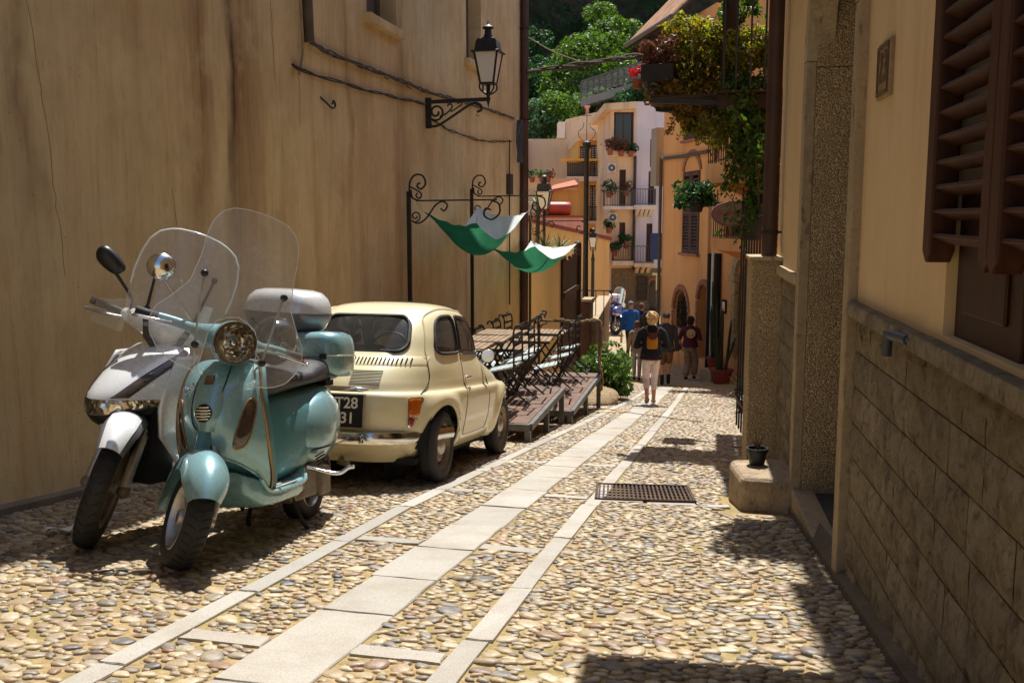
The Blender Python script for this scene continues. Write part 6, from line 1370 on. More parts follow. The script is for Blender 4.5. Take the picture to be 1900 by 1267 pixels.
tk = tag(MB().tr(T(*(FH * 43.5 + RG * ((r[0] + r[1]) / 2) + Vector((0, 0, zc)))), RZ(12)).rings([[(x, rd_ * k * cos(2*pi*j/20), rd_ * k * sin(2*pi*j/20)) for j in range(20)] for x, k in ((-.68, .3), (-.66, .8), (-.6, .97), (-.3, 1), (.3, 1), (.6, .97), (.66, .8), (.68, .3))]).build('water_tank', mat('red_tank', srgb(176, 66, 40), .45, .2, 3), smooth=50), 'glossy red cylindrical tank lying on the pink terrace', 'tank')
F = frontal(49, 'lean_to', 'low orange lean-to with a sloping terracotta roof beside the yellow house', 'house')
r = F.rect(1000, 352, 1073, 420); volume(F, r, 4, M_YEL); a, b, c = F.uz(1003, 357), F.uz(1072, 341), F.uz(1072, 335)
w = MB(); w.add([(a[0] - .2, -.5, a[1]), (b[0], -.5, b[1] - .05), (c[0], 2.5, c[1] + .12), (a[0] - .2, 2.5, a[1] + .2), (a[0] - .2, -.5, a[1] - .1), (b[0], -.5, b[1] - .15)], [(0, 1, 2, 3), (0, 4, 5, 1)]); w.build('roof', M_TERR, F.o)
F2 = frontal(52, 'roof_parapet', 'low pale parapet with potted plants on the flat roof', 'wall'); r = F2.rect(978, 331, 1074, 350); MB().box(r[0], 0, r[2], r[1], .3, r[3]).build('wall', M_CRE, F2.o)
pots(F2, ((987, 328, .45, 160, L_DARK, 'left pointed shrub on the flat roof parapet'), (1005, 328, .45, 160, L_TREE, 'second pointed shrub on the flat roof parapet'), (1016, 329, .5, 200, L_RED, 'reddish bush on the flat roof parapet')), 'plants on the flat roof')
# ---------------------------------------------------------------- orange houses on the right, beyond the near building
OA = R(21); AX = (sin(OA), -cos(OA)); O1 = FH * 25.2 + RG * (25.2 * (1300 - 950) / 1800)
FO = Facade((O1.x, O1.y), AX, 'orange_house', 'orange house with arched brick-edged door, barred window and brown shutters')
M_BRK = mat('aged_brick', srgb(150, 100, 74), .85, .35, 10, .5, 40, kind='World'); M_SHU = m_wood('mauve_brown_shutter', srgb(70, 50, 46), srgb(104, 78, 70), .6, (10, 10, 1.5))
hs = [FO.rect(1250, 536, 1277, 612), FO.rect(1294, 527, 1316, 668), FO.rect(1268, 318, 1298, 470), FO.rect(1271, 222, 1294, 259)]
r = FO.rect(1229, 80, 1319, 720); volume(FO, (r[0], r[1], -3.6, 6.3), 7, M_ORA, holes=hs, hd=.3)
def arched(F, h, m, name, y=.25, bricks=True):
    u0, u1, z0, z1 = h; um, rr_ = (u0 + u1) / 2, (u1 - u0) / 2; zc = z1 - rr_ * 1.0
    o = MB().box(u0, y - .03, z0, u1, y, z1).build(name, m, F.o)
    # spandrels so that the head reads as an arch
    sp2 = MB()
    for k in range(10):
        a, b = pi * k / 10, pi * (k + 1) / 10; sp2.add([(um + rr_ * cos(a), -.001, zc + rr_ * sin(a)), (um + rr_ * cos(b), -.001, zc + rr_ * sin(b)), (um + rr_ * cos(b), -.001, z1 + .001), (um + rr_ * cos(a), -.001, z1 + .001), (um + rr_ * cos(a), .28, zc + rr_ * sin(a)), (um + rr_ * cos(b), .28, zc + rr_ * sin(b))], [(0, 1, 2, 3), (0, 4, 5, 1)])
    sp2.build('arch_head', M_ORA, F.o)
    if bricks:
        for k in range(13):
            a = pi * k / 13 + .02; b = pi * (k + 1) / 13 - .02; q = [(um + (rr_ + e) * cos(t), zc + (rr_ + e) * sin(t)) for t, e in ((a, -.01), (a, .13), (b, .13), (b, -.01))]; MB().prism(q, -.035, .05, 'y').build('brick', M_BRK, F.o)
        for s_ in (0, 1):
            u = u0 - .12 if s_ == 0 else u1 + .01; n_ = int((zc - z0) / .1)
            for k in range(n_): MB().box(u - (.03 if k % 2 else 0), -.03, z0 + k * .1 + .008, u + .11 + (.0 if k % 2 else .0), .04, z0 + (k + 1) * .1 - .008).build('brick', M_BRK, F.o)
    return o
arched(FO, hs[0], M_DKW, 'barred_window'); arched(FO, hs[1], M_BRN, 'arched_door')
u0, u1, z0, z1 = hs[0]; b_ = MB()
for k in range(-4, 9):
    for s_ in (1, -1):
        a = (u0 + k * .16, z0); L_ = z1 - z0; p = [(a[0] + s_ * t * .5, z0 + t * L_) for t in (0, 1)]
        b_.bar((max(u0, min(u1, p[0][0])), .1, z0 + (0 if u0 <= p[0][0] <= u1 else .2)), (max(u0, min(u1, p[1][0])), .1, z1 - .1), .014)
b_.build('window_grille', M_IRON, FO.o)
u0, u1, z0, z1 = hs[0]; MB().box(u0 - .15, -.12, z0 - .1, u1 + .15, .2, z0 - .002).build('sill', M_DRS, FO.o)
for h, nm in ((hs[2], 0), (hs[3], 1)):
    u0, u1, z0, z1 = h; MB().box(u0, .2, z0, u1, .22, z1).build('window_pane', M_DKW, FO.o); um = (u0 + u1) / 2
    for a, b in ((u0, um - .01), (um + .01, u1)):
        s_ = empty('shutter'); s_.parent = FO.o
        zt2 = z1 - .02
        for q in ((a, z0, a + .09, zt2), (b - .09, z0, b, zt2)): MB().box(q[0], -.03, q[1], q[2], .02, q[3]).build('stile', M_SHU, s_)
        for z in (z0, (z0 + zt2) / 2 - .05, zt2 - .1): MB().box(a + .09, -.03, z, b - .09, .02, z + .1).build('rail', M_SHU, s_)
        n_ = int((zt2 - z0 - .2) / .085)
        for k in range(n_): z = z0 + .12 + (zt2 - z0 - .26) * k / n_; MB().add([(a + .09, -.03, z), (b - .09, -.03, z), (b - .09, .015, z + .06), (a + .09, .015, z + .06)], [(0, 1, 2, 3)]).build('slat', M_SHU, s_, solid=.008)
    MB().box(u0 - .1, -.1, z0 - .07, u1 + .1, .05, z0 - .002).build('sill', M_BRK, FO.o)
    if nm == 0:
        rr_ = (u1 - u0) / 2; zc = z1 - .02
        for k in range(11):
            a = R(20) + R(140) * k / 11 + .01; b = R(20) + R(140) * (k + 1) / 11 - .01; q = [(um + (rr_ * 1.06 + e) * cos(t), zc - rr_ * .36 + (rr_ * 1.06 + e) * sin(t)) for t, e in ((a, 0), (a, .14), (b, .14), (b, 0))]; MB().prism(q, -.03, .02, 'y').build('brick', M_BRK, FO.o)
# tiled roof corner with gutter
rf = empty('roof'); rf.parent = FO.o
eu0, eu1 = r[0] - 1.2, FO.uz(1300, 300)[0] - .05; ez = 6.15
MB().add([(eu0, -.75, ez), (eu1, -.75, ez), (eu1, 3.7, ez + 4.45), (eu0, 3.7, ez + 4.45), (eu0, -.75, ez - .12), (eu1, -.75, ez - .12), (eu1, 3.7, ez + 4.3), (eu0, 3.7, ez + 4.3)], [(0, 1, 2, 3), (4, 7, 6, 5), (0, 4, 5, 1), (1, 5, 6, 2), (0, 3, 7, 4)]).build('roof_deck', M_SHD, rf)
M_TILE = mat('aged_roof_tile', srgb(172, 122, 84), .85, .35, 3, .5, 30, dirt_haze=srgb(110, 96, 66), kind='World')
tm = MB().grid(lambda u, v: (lerp(-.085, .085, u), lerp(0, .46, v), .055 * sin(pi * u) + .012 * v), 5, 1).mesh('roof_tile', M_TILE, 60)
sl = math.atan2(4.45, 4.45); nt = 0
for i in range(int((eu1 - eu0) / .19)):
    for j in range(12):
        o = inst('roof_tile', tm, rf, (eu0 + .1 + i * .19 + random.uniform(-.008, .008), -.78 + j * .40 * cos(sl), ez + .01 + j * .40 * sin(sl) + random.uniform(0, .008)), (sl - .02, 0, random.uniform(-.03, .03))); nt += 1
        if nt > 290: break
    if nt > 290: break
MB().tube([(eu0, -.84, ez - .02), (eu1, -.84, ez - .02)], .075, 8, flat=.8).build('gutter', M_GRYR, rf)
for k in range(9): u = lerp(eu0 + .2, eu1 - .1, k / 8); MB().box(u - .05, -.7, ez - .26, u + .05, .0, ez - .13).build('rafter', M_SHD, rf)
# cables and pipes on the facade
ub = FO.uz(1229, 295); uc = FO.uz(1318, 281); MB().tube([(ub[0], -.05, ub[1]), ((ub[0] + uc[0]) / 2, -.05, (ub[1] + uc[1]) / 2 - .03), (uc[0], -.05, uc[1])], .05, 6).build('facade_cable', M_CAB, FO.o)
MB().tube([(FO.uz(1231, 295)[0], -.07, ub[1]), (FO.uz(1231, 295)[0], -.07, -3.0)], .05, 8).build('corner_pipe', M_CAB, FO.o)
cm = FO.uz(1222, 300); MB().box(cm[0] - .45, -.1, FO.uz(1222, 345)[1], cm[0] + .1, .4, FO.uz(1222, 238)[1]).build('grey_flue', wash('grey_cement', srgb(150, 136, 122)), FO.o)
# neighbour with stone doorway and balconies
O2 = Vector(O1) + Vector((AX[0], AX[1], 0)) * FO.uz(1319, 500)[0]
FB = Facade((O2.x, O2.y), AX, 'balcony_house', 'orange house with stone arched doorway, two balconies and an oval sign')
hd = FB.rect(1368, 492, 1394, 668); hu = FB.rect(1318, 222, 1334, 296); hl2 = FB.rect(1345, 380, 1375, 440)
r = FB.rect(1319.5, 60, 1420, 700); volume(FB, (0.0, r[1] + 5, -3.4, 6.0), 6, M_ORA, holes=[hd, hu, hl2], hd=.35)
opening(FB, hu, 'dark', .3); opening(FB, hl2, 'dark', .3); arched(FB, hd, mat('dark_green_door', srgb(26, 34, 30), .5), 'doorway', .33, False)
u0, u1, z0, z1 = hd; um, rr_ = (u0 + u1) / 2, (u1 - u0) / 2
for u in (u0 - .22, u1 + .0):
    n_ = 6; zz = z1 - rr_
    for k in range(n_): MB().box(u, -.09, z0 + (zz - z0) * k / n_ + .006, u + .22, .05, z0 + (zz - z0) * (k + 1) / n_ - .006).build('jamb_stone', M_DRS, FB.o, bevel=.01)
    MB().box(u - .06, -.14, zz, u + .28, .05, zz + .16).build('capital', M_DRS, FB.o, bevel=.02)
for k in range(9):
    a = pi * k / 9 + .015; b = pi * (k + 1) / 9 - .015; q = [(um + (rr_ + e) * cos(t), z1 - rr_ + .16 + (rr_ + e) * sin(t)) for t, e in ((a, 0), (a, .22), (b, .22), (b, 0))]; MB().prism(q, -.10, .05, 'y').build('arch_stone', M_DRS, FB.o)
for px_, m, w_ in ((1322, M_MATT, .07), (1328, M_WSH, .05), (1336, M_MATT, .09)):
    u = FB.uz(px_, 560)[0]; MB().tube([(u, -.09, FB.uz(px_, 470)[1]), (u, -.09, -3.0)], w_, 8).build('down_pipe', m, FB.o, smooth=60)
q = FB.rect(1342, 556, 1349, 581); MB().box(q[0], -.04, q[2], q[1], -.003, q[3]).build('notice_frame', M_MATT, FB.o); MB().box(q[0] + .04, -.046, q[2] + .05, q[1] - .04, -.041, q[3] - .05).build('notice', M_WHT, FB.o)
q = FB.rect(1353, 563, 1360, 577); MB().box(q[0], -.03, q[2], q[1], -.003, q[3]).build('yellow_plate', mat('yellow_plate', srgb(206, 150, 40), .5), FB.o)
bq = FB.rect(1318, 443, 1392, 466, .9); balcony(FB, (bq[0], bq[1] + .3, bq[2], bq[3]), .9, FB.uz(1350, 376, .9)[1], M_ORA, 0, M_IRON, .13, 2)
bq2 = FB.rect(1309, 300, 1394, 338, 1.0); balcony(FB, (bq2[0] + .0, bq2[1] + .3, bq2[2], bq2[3]), 1.0, FB.uz(1350, 236, 1.0)[1], M_ORA, 0, M_IRON, .13, 2)
sg = FB.uz(1357, 397, 1.15); sgn = thing('oval_sign', 'grey oval shop sign with dull red lettering hanging below the balcony', 'sign', tuple(FB.O + FB.ax * sg[0] + FB.nn * 1.15 + Vector((0, 0, sg[1]))), (0, 0, R(14)))
ell = [(.42 * cos(2*pi*k/32), .26 * sin(2*pi*k/32)) for k in range(32)]; MB().prism(ell, -.02, .02, 'y').build('board', mat('grey_sign', srgb(104, 96, 92), .6, .15, 6), sgn)
MB().tube([(x * .94, -.024, z * .94) for x, z in ell], .012, 5, True).build('red_border', mat('dull_red', srgb(116, 52, 48), .6), sgn); text('G. Grasso', .15, mat('dull_red', srgb(116, 52, 48), .6), sgn, (0, -.025, .02), (R(90), 0, 0))
MB().bar((-.3, 0, .24), (-.3, 0, .5), .02).build('hanger', M_IRON, sgn); MB().bar((.3, 0, .24), (.3, 0, .5), .02).build('hanger', M_IRON, sgn)
# shrub box under the upper balcony of the orange house
def shrub(name, lab, c, rads, n, size, m, seed, stems=True, cat='plant', group=None, flat=.5, twigs=8):
    rg_ = random.Random(seed); t = thing(name, lab, cat, c, group=group)
    cl = [(rg_.uniform(-1, 1) * rads[0] * .75, rg_.uniform(-1, 1) * rads[1] * .75, rg_.uniform(-1, 1) * rads[2] * .75, min(rads) * rg_.uniform(.35, .6)) for _ in range(twigs * 3)]
    tw = MB()
    for q in cl[:twigs * 2]: tw.tube(spl([(0, 0, -rads[2] * .8), (q[0] * .5, q[1] * .5, q[2] * .3 - rads[2] * .2), q[:3]], 3), .006, 4)
    st_ = tw.build('stems', mat('brown_stem', srgb(92, 66, 46), .9), t); st_['kind'] = 'stuff'
    lf = leafobj('foliage', *leaf_mesh(cl, n, size, rg_, flat), m, t); return t
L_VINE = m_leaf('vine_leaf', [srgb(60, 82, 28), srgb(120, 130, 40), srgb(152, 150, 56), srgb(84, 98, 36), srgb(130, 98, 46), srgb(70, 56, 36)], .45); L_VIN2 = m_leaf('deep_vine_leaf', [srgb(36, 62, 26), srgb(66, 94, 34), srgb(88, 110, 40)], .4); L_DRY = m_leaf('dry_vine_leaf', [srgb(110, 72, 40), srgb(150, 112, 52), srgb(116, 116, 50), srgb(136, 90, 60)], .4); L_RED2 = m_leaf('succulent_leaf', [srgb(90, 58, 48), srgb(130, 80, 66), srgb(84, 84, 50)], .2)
def P3(px, py, d): return tuple(at(px, py, d))
hsb = shrub('hanging_shrub', 'dark green shrub in a hanging pot beside the arched shutter', P3(1292, 358, 21.5), (.48, .4, .32), 800, .07, L_DARK, 41)
MB().tr(T(0, 0, -.42)).lathe([(0, 0), (.13, 0), (.18, .2), (.2, .2), (.2, .24), (0, .22)], 14).build('pot', mat('dark_planter', srgb(44, 40, 36), .8), hsb); MB().bar((0, 0, -.3), (.75, .45, -.25), .03).build('bracket', M_IRON, hsb)
# ---------------------------------------------------------------- vine house, deck and vines overhead
vh = thing('vine_house', 'house behind the near building carrying the vine-covered balcony', 'house', (.95, 8.6, gz(8.6)))
inv(vh, holed(lambda u, z, d: (.95 + d, u, z), 8.6, 15.0, -3, 6.5, [], .2).add([(.95, 15, -3), (6, 15, -3), (6, 15, 6.5), (.95, 15, 6.5)], [(0, 1, 2, 3)]).add([(.95, 8.6, -3), (6, 8.6, -3), (6, 8.6, 6.5), (.95, 8.6, 6.5)], [(0, 1, 2, 3)]).add([(.95, 8.6, 6.5), (6, 8.6, 6.5), (6, 15, 6.5), (.95, 15, 6.5)], [(0, 1, 2, 3)]).build('wall', M_ORA))
vb = empty('balcony'); inv(vh, vb)
def vpart(name, m, mt, **k): o = m.build(name, mt, vb, **k); o.matrix_parent_inverse = Matrix.Identity(4); return o
vb.matrix_parent_inverse = Matrix.Translation((-.95, -8.6, -gz(8.6)))
for k in range(6): y = 10.3 + k * .62; vpart('joist', MB().box(-.05, y - .05, 2.22, .95, y + .05, 2.36), M_SHD)
for k in range(9): x = -.04 + k * .105; vpart('plank', MB().box(x, 10.15, 2.365, x + .098, 13.6, 2.39), M_SHD)
for (x, y) in ((.05, 10.7), (.02, 13.4)): vpart('post', MB().box(x - .075, y - .075, 2.4, x + .075, y + .075, 5.4), M_SHD, bevel=.01)
for k in range(19): y = 10.2 + k * .18; vpart('baluster', MB().bar((-.0, y, 2.4), (-.0, y, 3.3), .02), M_IRON)
for k in range(6): x = .12 + k * .14; vpart('baluster', MB().bar((x, 10.2, 2.4), (x, 10.2, 3.3), .02), M_IRON)
vpart('hand_rail', MB().bar((0, 10.2, 3.31), (0, 13.5, 3.31), .05), M_IRON); vpart('hand_rail', MB().bar((0, 10.2, 3.31), (.95, 10.2, 3.31), .05), M_IRON)
vpart('top_beam', MB().bar((.05, 10.2, 5.3), (.03, 13.6, 5.3), .14), M_SHD)
for y in (10.45, 11.3): vpart('shelf_arm', MB().bar((-.05, y, 2.3), (-.74, y, 2.34), .05), M_IRON); vpart('shelf_brace', MB().tube(scroll((-.72, y, 2.45), .07, 1.2, 0), .012, 6), M_IRON)
for k in range(4): vpart('shelf_slat', MB().box(-.74, 10.45 + k * .24, 2.37, -.05, 10.5 + k * .24, 2.39), M_SHD)
VG = 'vines over the balcony'
def vine(lab, c, rads, n, size, m, seed, twigs=12, trail=6):
    t = shrub('climbing_vine', lab, c, rads, n, size, m, seed, group=VG, flat=.55, twigs=twigs, cat='vine')
    rg_ = random.Random(seed + 7); V, Fc = [], []; tw = MB()
    for k in range(trail):      # loose strands that break the outline
        a = rg_.uniform(0, 6.28); r0 = rg_.uniform(.5, 1.0); p = Vector((rads[0] * r0 * cos(a), rads[1] * r0 * sin(a), rads[2] * rg_.uniform(-.8, .5))); d = Vector((cos(a) * .5, sin(a) * .3, rg_.choice((-1.2, -.8, .7))))
        L_ = rads[2] * rg_.uniform(.4, 1.0); pts = [p + d * (L_ * i / 6) + Vector((rg_.uniform(-.02, .02), rg_.uniform(-.02, .02), 0)) for i in range(7)]; tw.tube([tuple(q) for q in pts], .004, 4)
        v, f = leaf_mesh([(*q, .05) for q in pts], 34, size * rg_.uniform(.8, 1.4), rg_); o_ = len(V); V += v; Fc += [tuple(i + o_ for i in ff) for ff in f]
    leafobj('trailing_leaves', V, Fc, m, t); st_ = tw.build('strands', mat('brown_stem', srgb(92, 66, 46), .9), t); st_['kind'] = 'stuff'; return t
vine('yellow-green backlit vine spilling over the middle of the balcony', P3(1292, 120, 11.2), (.34, .5, .52), 3600, .030, L_VINE, 51, 18, 22)
vine('leafy green vine along the balcony rail beside the brown down pipe', P3(1392, 88, 10.3), (.26, .4, .20), 2600, .030, L_VINE, 52, 12, 14)
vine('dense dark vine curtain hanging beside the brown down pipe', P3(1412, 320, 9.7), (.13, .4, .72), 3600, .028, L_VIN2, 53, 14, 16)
vine('brownish dry vine tangle under the balcony edge', P3(1300, 190, 11.0), (.28, .45, .26), 2200, .026, L_DRY, 54, 16, 18)
vine('thin vine strand trailing down in front of the dark doorway', P3(1345, 228, 10.6), (.24, .35, .22), 1300, .03, L_VINE, 55, 8, 14)
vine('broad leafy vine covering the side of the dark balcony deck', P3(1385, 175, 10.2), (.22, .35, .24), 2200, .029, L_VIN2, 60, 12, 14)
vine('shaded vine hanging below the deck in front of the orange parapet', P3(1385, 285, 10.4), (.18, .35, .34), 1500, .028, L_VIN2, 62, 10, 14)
vine('bright foliage along the deck edge nearest the street', P3(1338, 90, 10.9), (.2, .4, .24), 1500, .03, L_VINE, 63, 10, 12)
vine('upright leafy shoots rising against the tiled roof', P3(1262, 62, 11.4), (.16, .3, .24), 800, .032, L_VINE, 56, 8, 14)
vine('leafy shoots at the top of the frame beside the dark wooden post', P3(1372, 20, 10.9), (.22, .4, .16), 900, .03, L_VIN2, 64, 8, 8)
shrub('hanging_planter', 'reddish-brown succulent spilling from the farthest balcony planter', P3(1224, 98, 10.9), (.19, .3, .15), 1300, .033, L_RED2, 57, cat='plant', twigs=8)
shrub('hanging_planter', 'dark green and brown plant drooping below the farthest planter', P3(1232, 166, 10.8), (.18, .3, .17), 1000, .035, L_DRY, 58, cat='plant', twigs=8)
shrub('hanging_planter', 'small drooping plant in front of the little shuttered window', P3(1287, 226, 10.9), (.12, .2, .13), 500, .034, L_VINE, 59, cat='plant', twigs=6)
c_ = P3(1222, 140, 10.9); bx_ = tag(MB().box(-.17, -.3, -.10, .17, .3, .08).build('planter_box', mat('dark_planter', srgb(44, 40, 36), .8), bevel=.01), 'dark planter box at the far end of the vine balcony', 'planter'); bx_.location = c_
for k, (x, y) in enumerate(((-.62, 11.55), (-.45, 12.6))):  # extra planters added behind the visible ones to streak the street with shadow
    nm = ('middle', 'rearmost')[k]
    b2 = tag(MB().box(-.17, -.32, -.10, .17, .32, .08).build('planter_box', mat('dark_planter', srgb(44, 40, 36), .8), bevel=.01), '%s dark planter box added behind the red geranium to shade the street' % nm, 'planter'); b2.location = (x, y, 2.5)
    shrub('hanging_planter', '%s leafy plant added behind the succulent to shade the street' % nm, (x, y, 2.66), (.24, .36, .16), 1000, .036, L_DRY if k else L_RED2, 80 + k, cat='plant', twigs=8)
    vpart('shelf_arm', MB().bar((-.05, y, 2.3), (x - .1, y, 2.36), .05), M_IRON)
fl = thing('red_geranium', 'red geranium in a small terracotta pot hanging at the balcony end', 'plant', P3(1183, 148, 11)); rg_ = random.Random(5)
MB().tr(T(0, 0, -.1)).lathe([(0, 0), (.045, 0), (.06, .1), (0, .1)], 12).build('pot', mat('terracotta_pot', srgb(150, 82, 56), .8), fl); leafobj('flowers', *leaf_mesh([(-.04, 0, .08, .06), (.03, 0, .1, .05)], 90, .025, rg_), m_leaf('red_petal', [srgb(170, 30, 40), srgb(200, 50, 60)], .3), fl)
# iron fence behind the column
ff = thing('iron_fence', 'short black iron fence behind the speckled column', 'fence', (.42, 9.2, gz(9.2)))
for k in range(10): MB().bar((-.02 * k, .18 * k, 0), (-.02 * k, .18 * k, 2.4 if k % 3 else 2.6), .02).build('bar', M_IRON, ff)
for z in (.3, 1.9, 2.3): MB().bar((0, 0, z), (-.18, 1.62, z), .03).build('rail', M_IRON, ff)
# cacti and pots at the orange house
def cactus(name, lab, c, pot_r, cols, seed):
    t = thing(name, lab, 'plant', c, group='cactus pots by the stone doorway'); g_ = mat('cactus_green', srgb(38, 52, 34), .7, .3, 8)
    MB().lathe([(0, 0), (pot_r * .7, 0), (pot_r, pot_r * 1.2), (pot_r * 1.08, pot_r * 1.2), (pot_r * 1.08, pot_r * 1.38), (pot_r * .9, pot_r * 1.38), (0, pot_r * 1.2)], 18).build('pot', mat('red_clay_pot', srgb(128, 54, 42), .75, .25, 6), t, smooth=40)
    for k, (x, y, h, lean) in enumerate(cols):
        rs = []
        for i in range(9):
            z = pot_r * 1.2 + h * i / 8; rr_ = .036 * (1 if i < 7 else (.8 if i == 7 else .25)); rs.append([(x + lean * i / 8 + rr_ * (1 if j % 2 else .72) * cos(2*pi*j/12), y + rr_ * (1 if j % 2 else .72) * sin(2*pi*j/12), z) for j in range(12)])
        MB().rings(rs).build('stem', g_, t, smooth=30)
    return t
g1 = P3(1338, 704, 22.6); g2 = P3(1326, 672, 23.6)
cactus('potted_cactus', 'tall columnar cactus in the larger red pot on the street', (g1[0], g1[1], gz(g1[1])), .26, ((0, 0, 1.5, .0), (.1, .05, 1.2, .1), (-.1, .05, 1.75, -.05), (.05, -.1, .8, .25), (-.05, -.08, 1.0, -.1)), 1)
st = tag(MB().box(-.3, -.25, -.3, .3, .25, .32, .02).build('stone_step', M_DRS, bevel=.02), 'pale stone step under the smaller cactus pot', 'step'); st.location = (g2[0], g2[1], gz(g2[1])); st.rotation_euler = (0, 0, R(-65))
cactus('potted_cactus', 'tall cactus in the smaller red pot on the stone step', (g2[0], g2[1], gz(g2[1]) + .325), .2, ((0, 0, 1.9, -.1), (.08, .05, 1.5, .1), (-.07, 0, 1.3, -.05)), 2)
for k, (px, py, d, lab) in enumerate(((1376, 690, 18.5, 'spiky agave beside the speckled column'), (1384, 735, 15, 'small spiky agave in shade at the column foot'))):
    c = P3(px, py, d); t = thing('agave', lab, 'plant', (c[0], c[1], gz(c[1])), group='agaves by the column'); rg_ = random.Random(k)
    for i in range(22):
        a = i * 2.4; e = rg_.uniform(.25, 1.2); L_ = rg_.uniform(.35, .55) * (1 if k == 0 else .8); pts = [(L_ * s_ * cos(a) * cos(e), L_ * s_ * sin(a) * cos(e), .12 + L_ * (s_ * sin(e) - .35 * s_ * s_)) for s_ in (0, .3, .6, .85, 1)]
        MB().tube(pts, [.02, .024, .018, .009, .001], 5, flat=.3).build('leaf', mat('agave_leaf', srgb(120, 138, 104), .5, .3, 8), t)
    MB().lathe([(0, 0), (.1, 0), (.14, .16), (0, .16)], 12).build('pot', mat('red_clay_pot', srgb(128, 54, 42), .75), t)
# ---------------------------------------------------------------- left side beyond the decks: pier, gate, parapet, yuccas, bush
M_PIER = wash('aged_pier', srgb(196, 168, 128), None, srgb(96, 78, 60))
pr = thing('garden_pier', 'stained plaster garden wall pier behind the decks', 'wall', (-3.75, 21.0, gz(21))); MB().box(-.45, 0, -.3, .35, .5, 2.75).build('wall', M_PIER, pr, bevel=.015); MB().box(-.5, -.05, 2.755, .4, .55, 2.83).build('cap', M_DRS, pr, bevel=.01)
gt = thing('wooden_gate', 'dark weathered wooden gate of vertical boards beside the garden pier', 'gate', (-3.36, 21.15, gz(21.2)), (0, 0, R(92)))
for k in range(15): MB().box(k * .2, -.02, .02 - k * .02, k * .2 + .185, .02, 2.75 + random.uniform(-.05, .12)).build('board', M_SHD, gt)
for z in (.5, 1.9): MB().box(0, -.06, z, 3.0, -.021, z + .14).build('rail', M_SHD, gt)
MB().box(3.0, -.09, -.4, 3.16, .09, 2.95).ball((3.08, 0, 3.0), .1, 10, 8).build('post', M_SHD, gt)
pa = thing('parapet_wall', 'low stone parapet with pale coping beside the street beyond the gate', 'wall', (-3.4, 25, 0))
MB().add([(0, 0, -3.4), (.33, 0, -3.4), (.33, 0, -1.6), (0, 0, -1.6), (-.43, 7, -3.4), (-.1, 7, -3.4), (-.1, 7, -1.55), (-.43, 7, -1.55)], [(0, 1, 2, 3), (4, 7, 6, 5), (1, 5, 6, 2), (3, 2, 6, 7), (0, 3, 7, 4)]).build('wall', M_RUBB, pa)
MB().add([(-.04, -.04, -1.595), (.37, -.04, -1.595), (-.06, 7, -1.545), (-.47, 7, -1.545), (-.04, -.04, -1.53), (.37, -.04, -1.53), (-.06, 7, -1.48), (-.47, 7, -1.48)], [(0, 1, 5, 4), (4, 5, 6, 7), (1, 2, 6, 5), (0, 4, 7, 3)]).build('coping', M_DRS, pa)
bxp = thing('planter_bin', 'dark box planter with pale rim behind the gate', 'planter', (-3.55, 25.0, gz(25))); MB().box(-.3, -.35, 0, .35, .35, 1.95).build('body', M_BRN, bxp, bevel=.01); MB().box(-.34, -.39, 1.955, .39, .39, 2.02).build('rim', M_DRS, bxp)
rl2 = thing('low_railing', 'low black railing with scrolls above the planter', 'railing', (-3.9, 26.2, gz(26) + 1.2))
for k in range(6): MB().bar((k * .22, 0, 0), (k * .22, 0, .95), .02).build('bar', M_IRON, rl2)
MB().bar((0, 0, .95), (1.1, 0, .95), .03).build('rail', M_IRON, rl2)
lpz = thing('lamp_post', 'slim black lamp post with a four-sided lantern in front of the yellow terrace wall', 'street lamp', (-4.22, 33.2, gz(33)))
hh = 3.05; MB().lathe([(.12, 0), (.12, .3), (.07, .36), (.055, hh - .3), (.07, hh - .25), (.05, hh - .15), (.03, hh)], 14).build('post', M_IRON, lpz, smooth=40); lantern(lpz, hh + .05, .85)
fl_ = thing('flag_pole', 'tall dark pole topped by a thin anchor-shaped iron vane', 'pole', (-3.53, 26.2, gz(26)))
MB().lathe([(.09, 0), (.09, .8), (.07, 3), (.065, 5.9), (.11, 5.95), (.11, 6.1), (.05, 6.15)], 12).build('pole', M_IRON, fl_, smooth=40)
an = MB().bar((0, 0, 6.1), (0, 0, 6.95), .016).bar((-.12, 0, 6.8), (.12, 0, 6.8), .014); 
for s_ in (1, -1): an.tube(spl([(s_ * .08, 0, 6.62), (s_ * .1, 0, 6.5), (s_ * .2, 0, 6.4), (s_ * .16, 0, 6.45)], 4), .008, 5).tube(spl([(0, 0, 6.12), (s_ * .14, 0, 6.18), (s_ * .22, 0, 6.3), (s_ * .22, 0, 6.4)], 4), .009, 5)
an.build('vane', M_IRON, fl_)
st2 = thing('bracket_lantern', 'grey-topped lantern fixed behind the far awning post', 'lantern', (-3.98, 22.3, 1.05)); lantern(st2, 0.1, 1.0)
MB().bar((0, 0, .1), (0, 0, -3), .06).build('post', M_IRON, st2)
def yucca(lab, c, n, L, seed, trunk=.0):
    t = thing('yucca', lab, 'plant', c, group='yuccas above the garden pier'); rg_ = random.Random(seed)
    if trunk: MB().tube([(0, 0, -trunk), (.02, 0, 0)], [.06, .045], 8).build('trunk', M_BARK, t)
    m_ = mat('yucca_leaf', srgb(96, 124, 62), .5, .35, 6)
    for i in range(n):
        a = rg_.uniform(0, 6.28); e = rg_.uniform(-.1, 1.45); l = L * rg_.uniform(.7, 1.1); pts = [(l * s_ * cos(a) * cos(e), l * s_ * sin(a) * cos(e), l * (s_ * sin(e) - .25 * s_ * s_ * cos(e))) for s_ in (0, .35, .7, 1)]
        MB().tube(pts, [.016, .02, .013, .001], 4, flat=.3).build('leaf', m_, t)
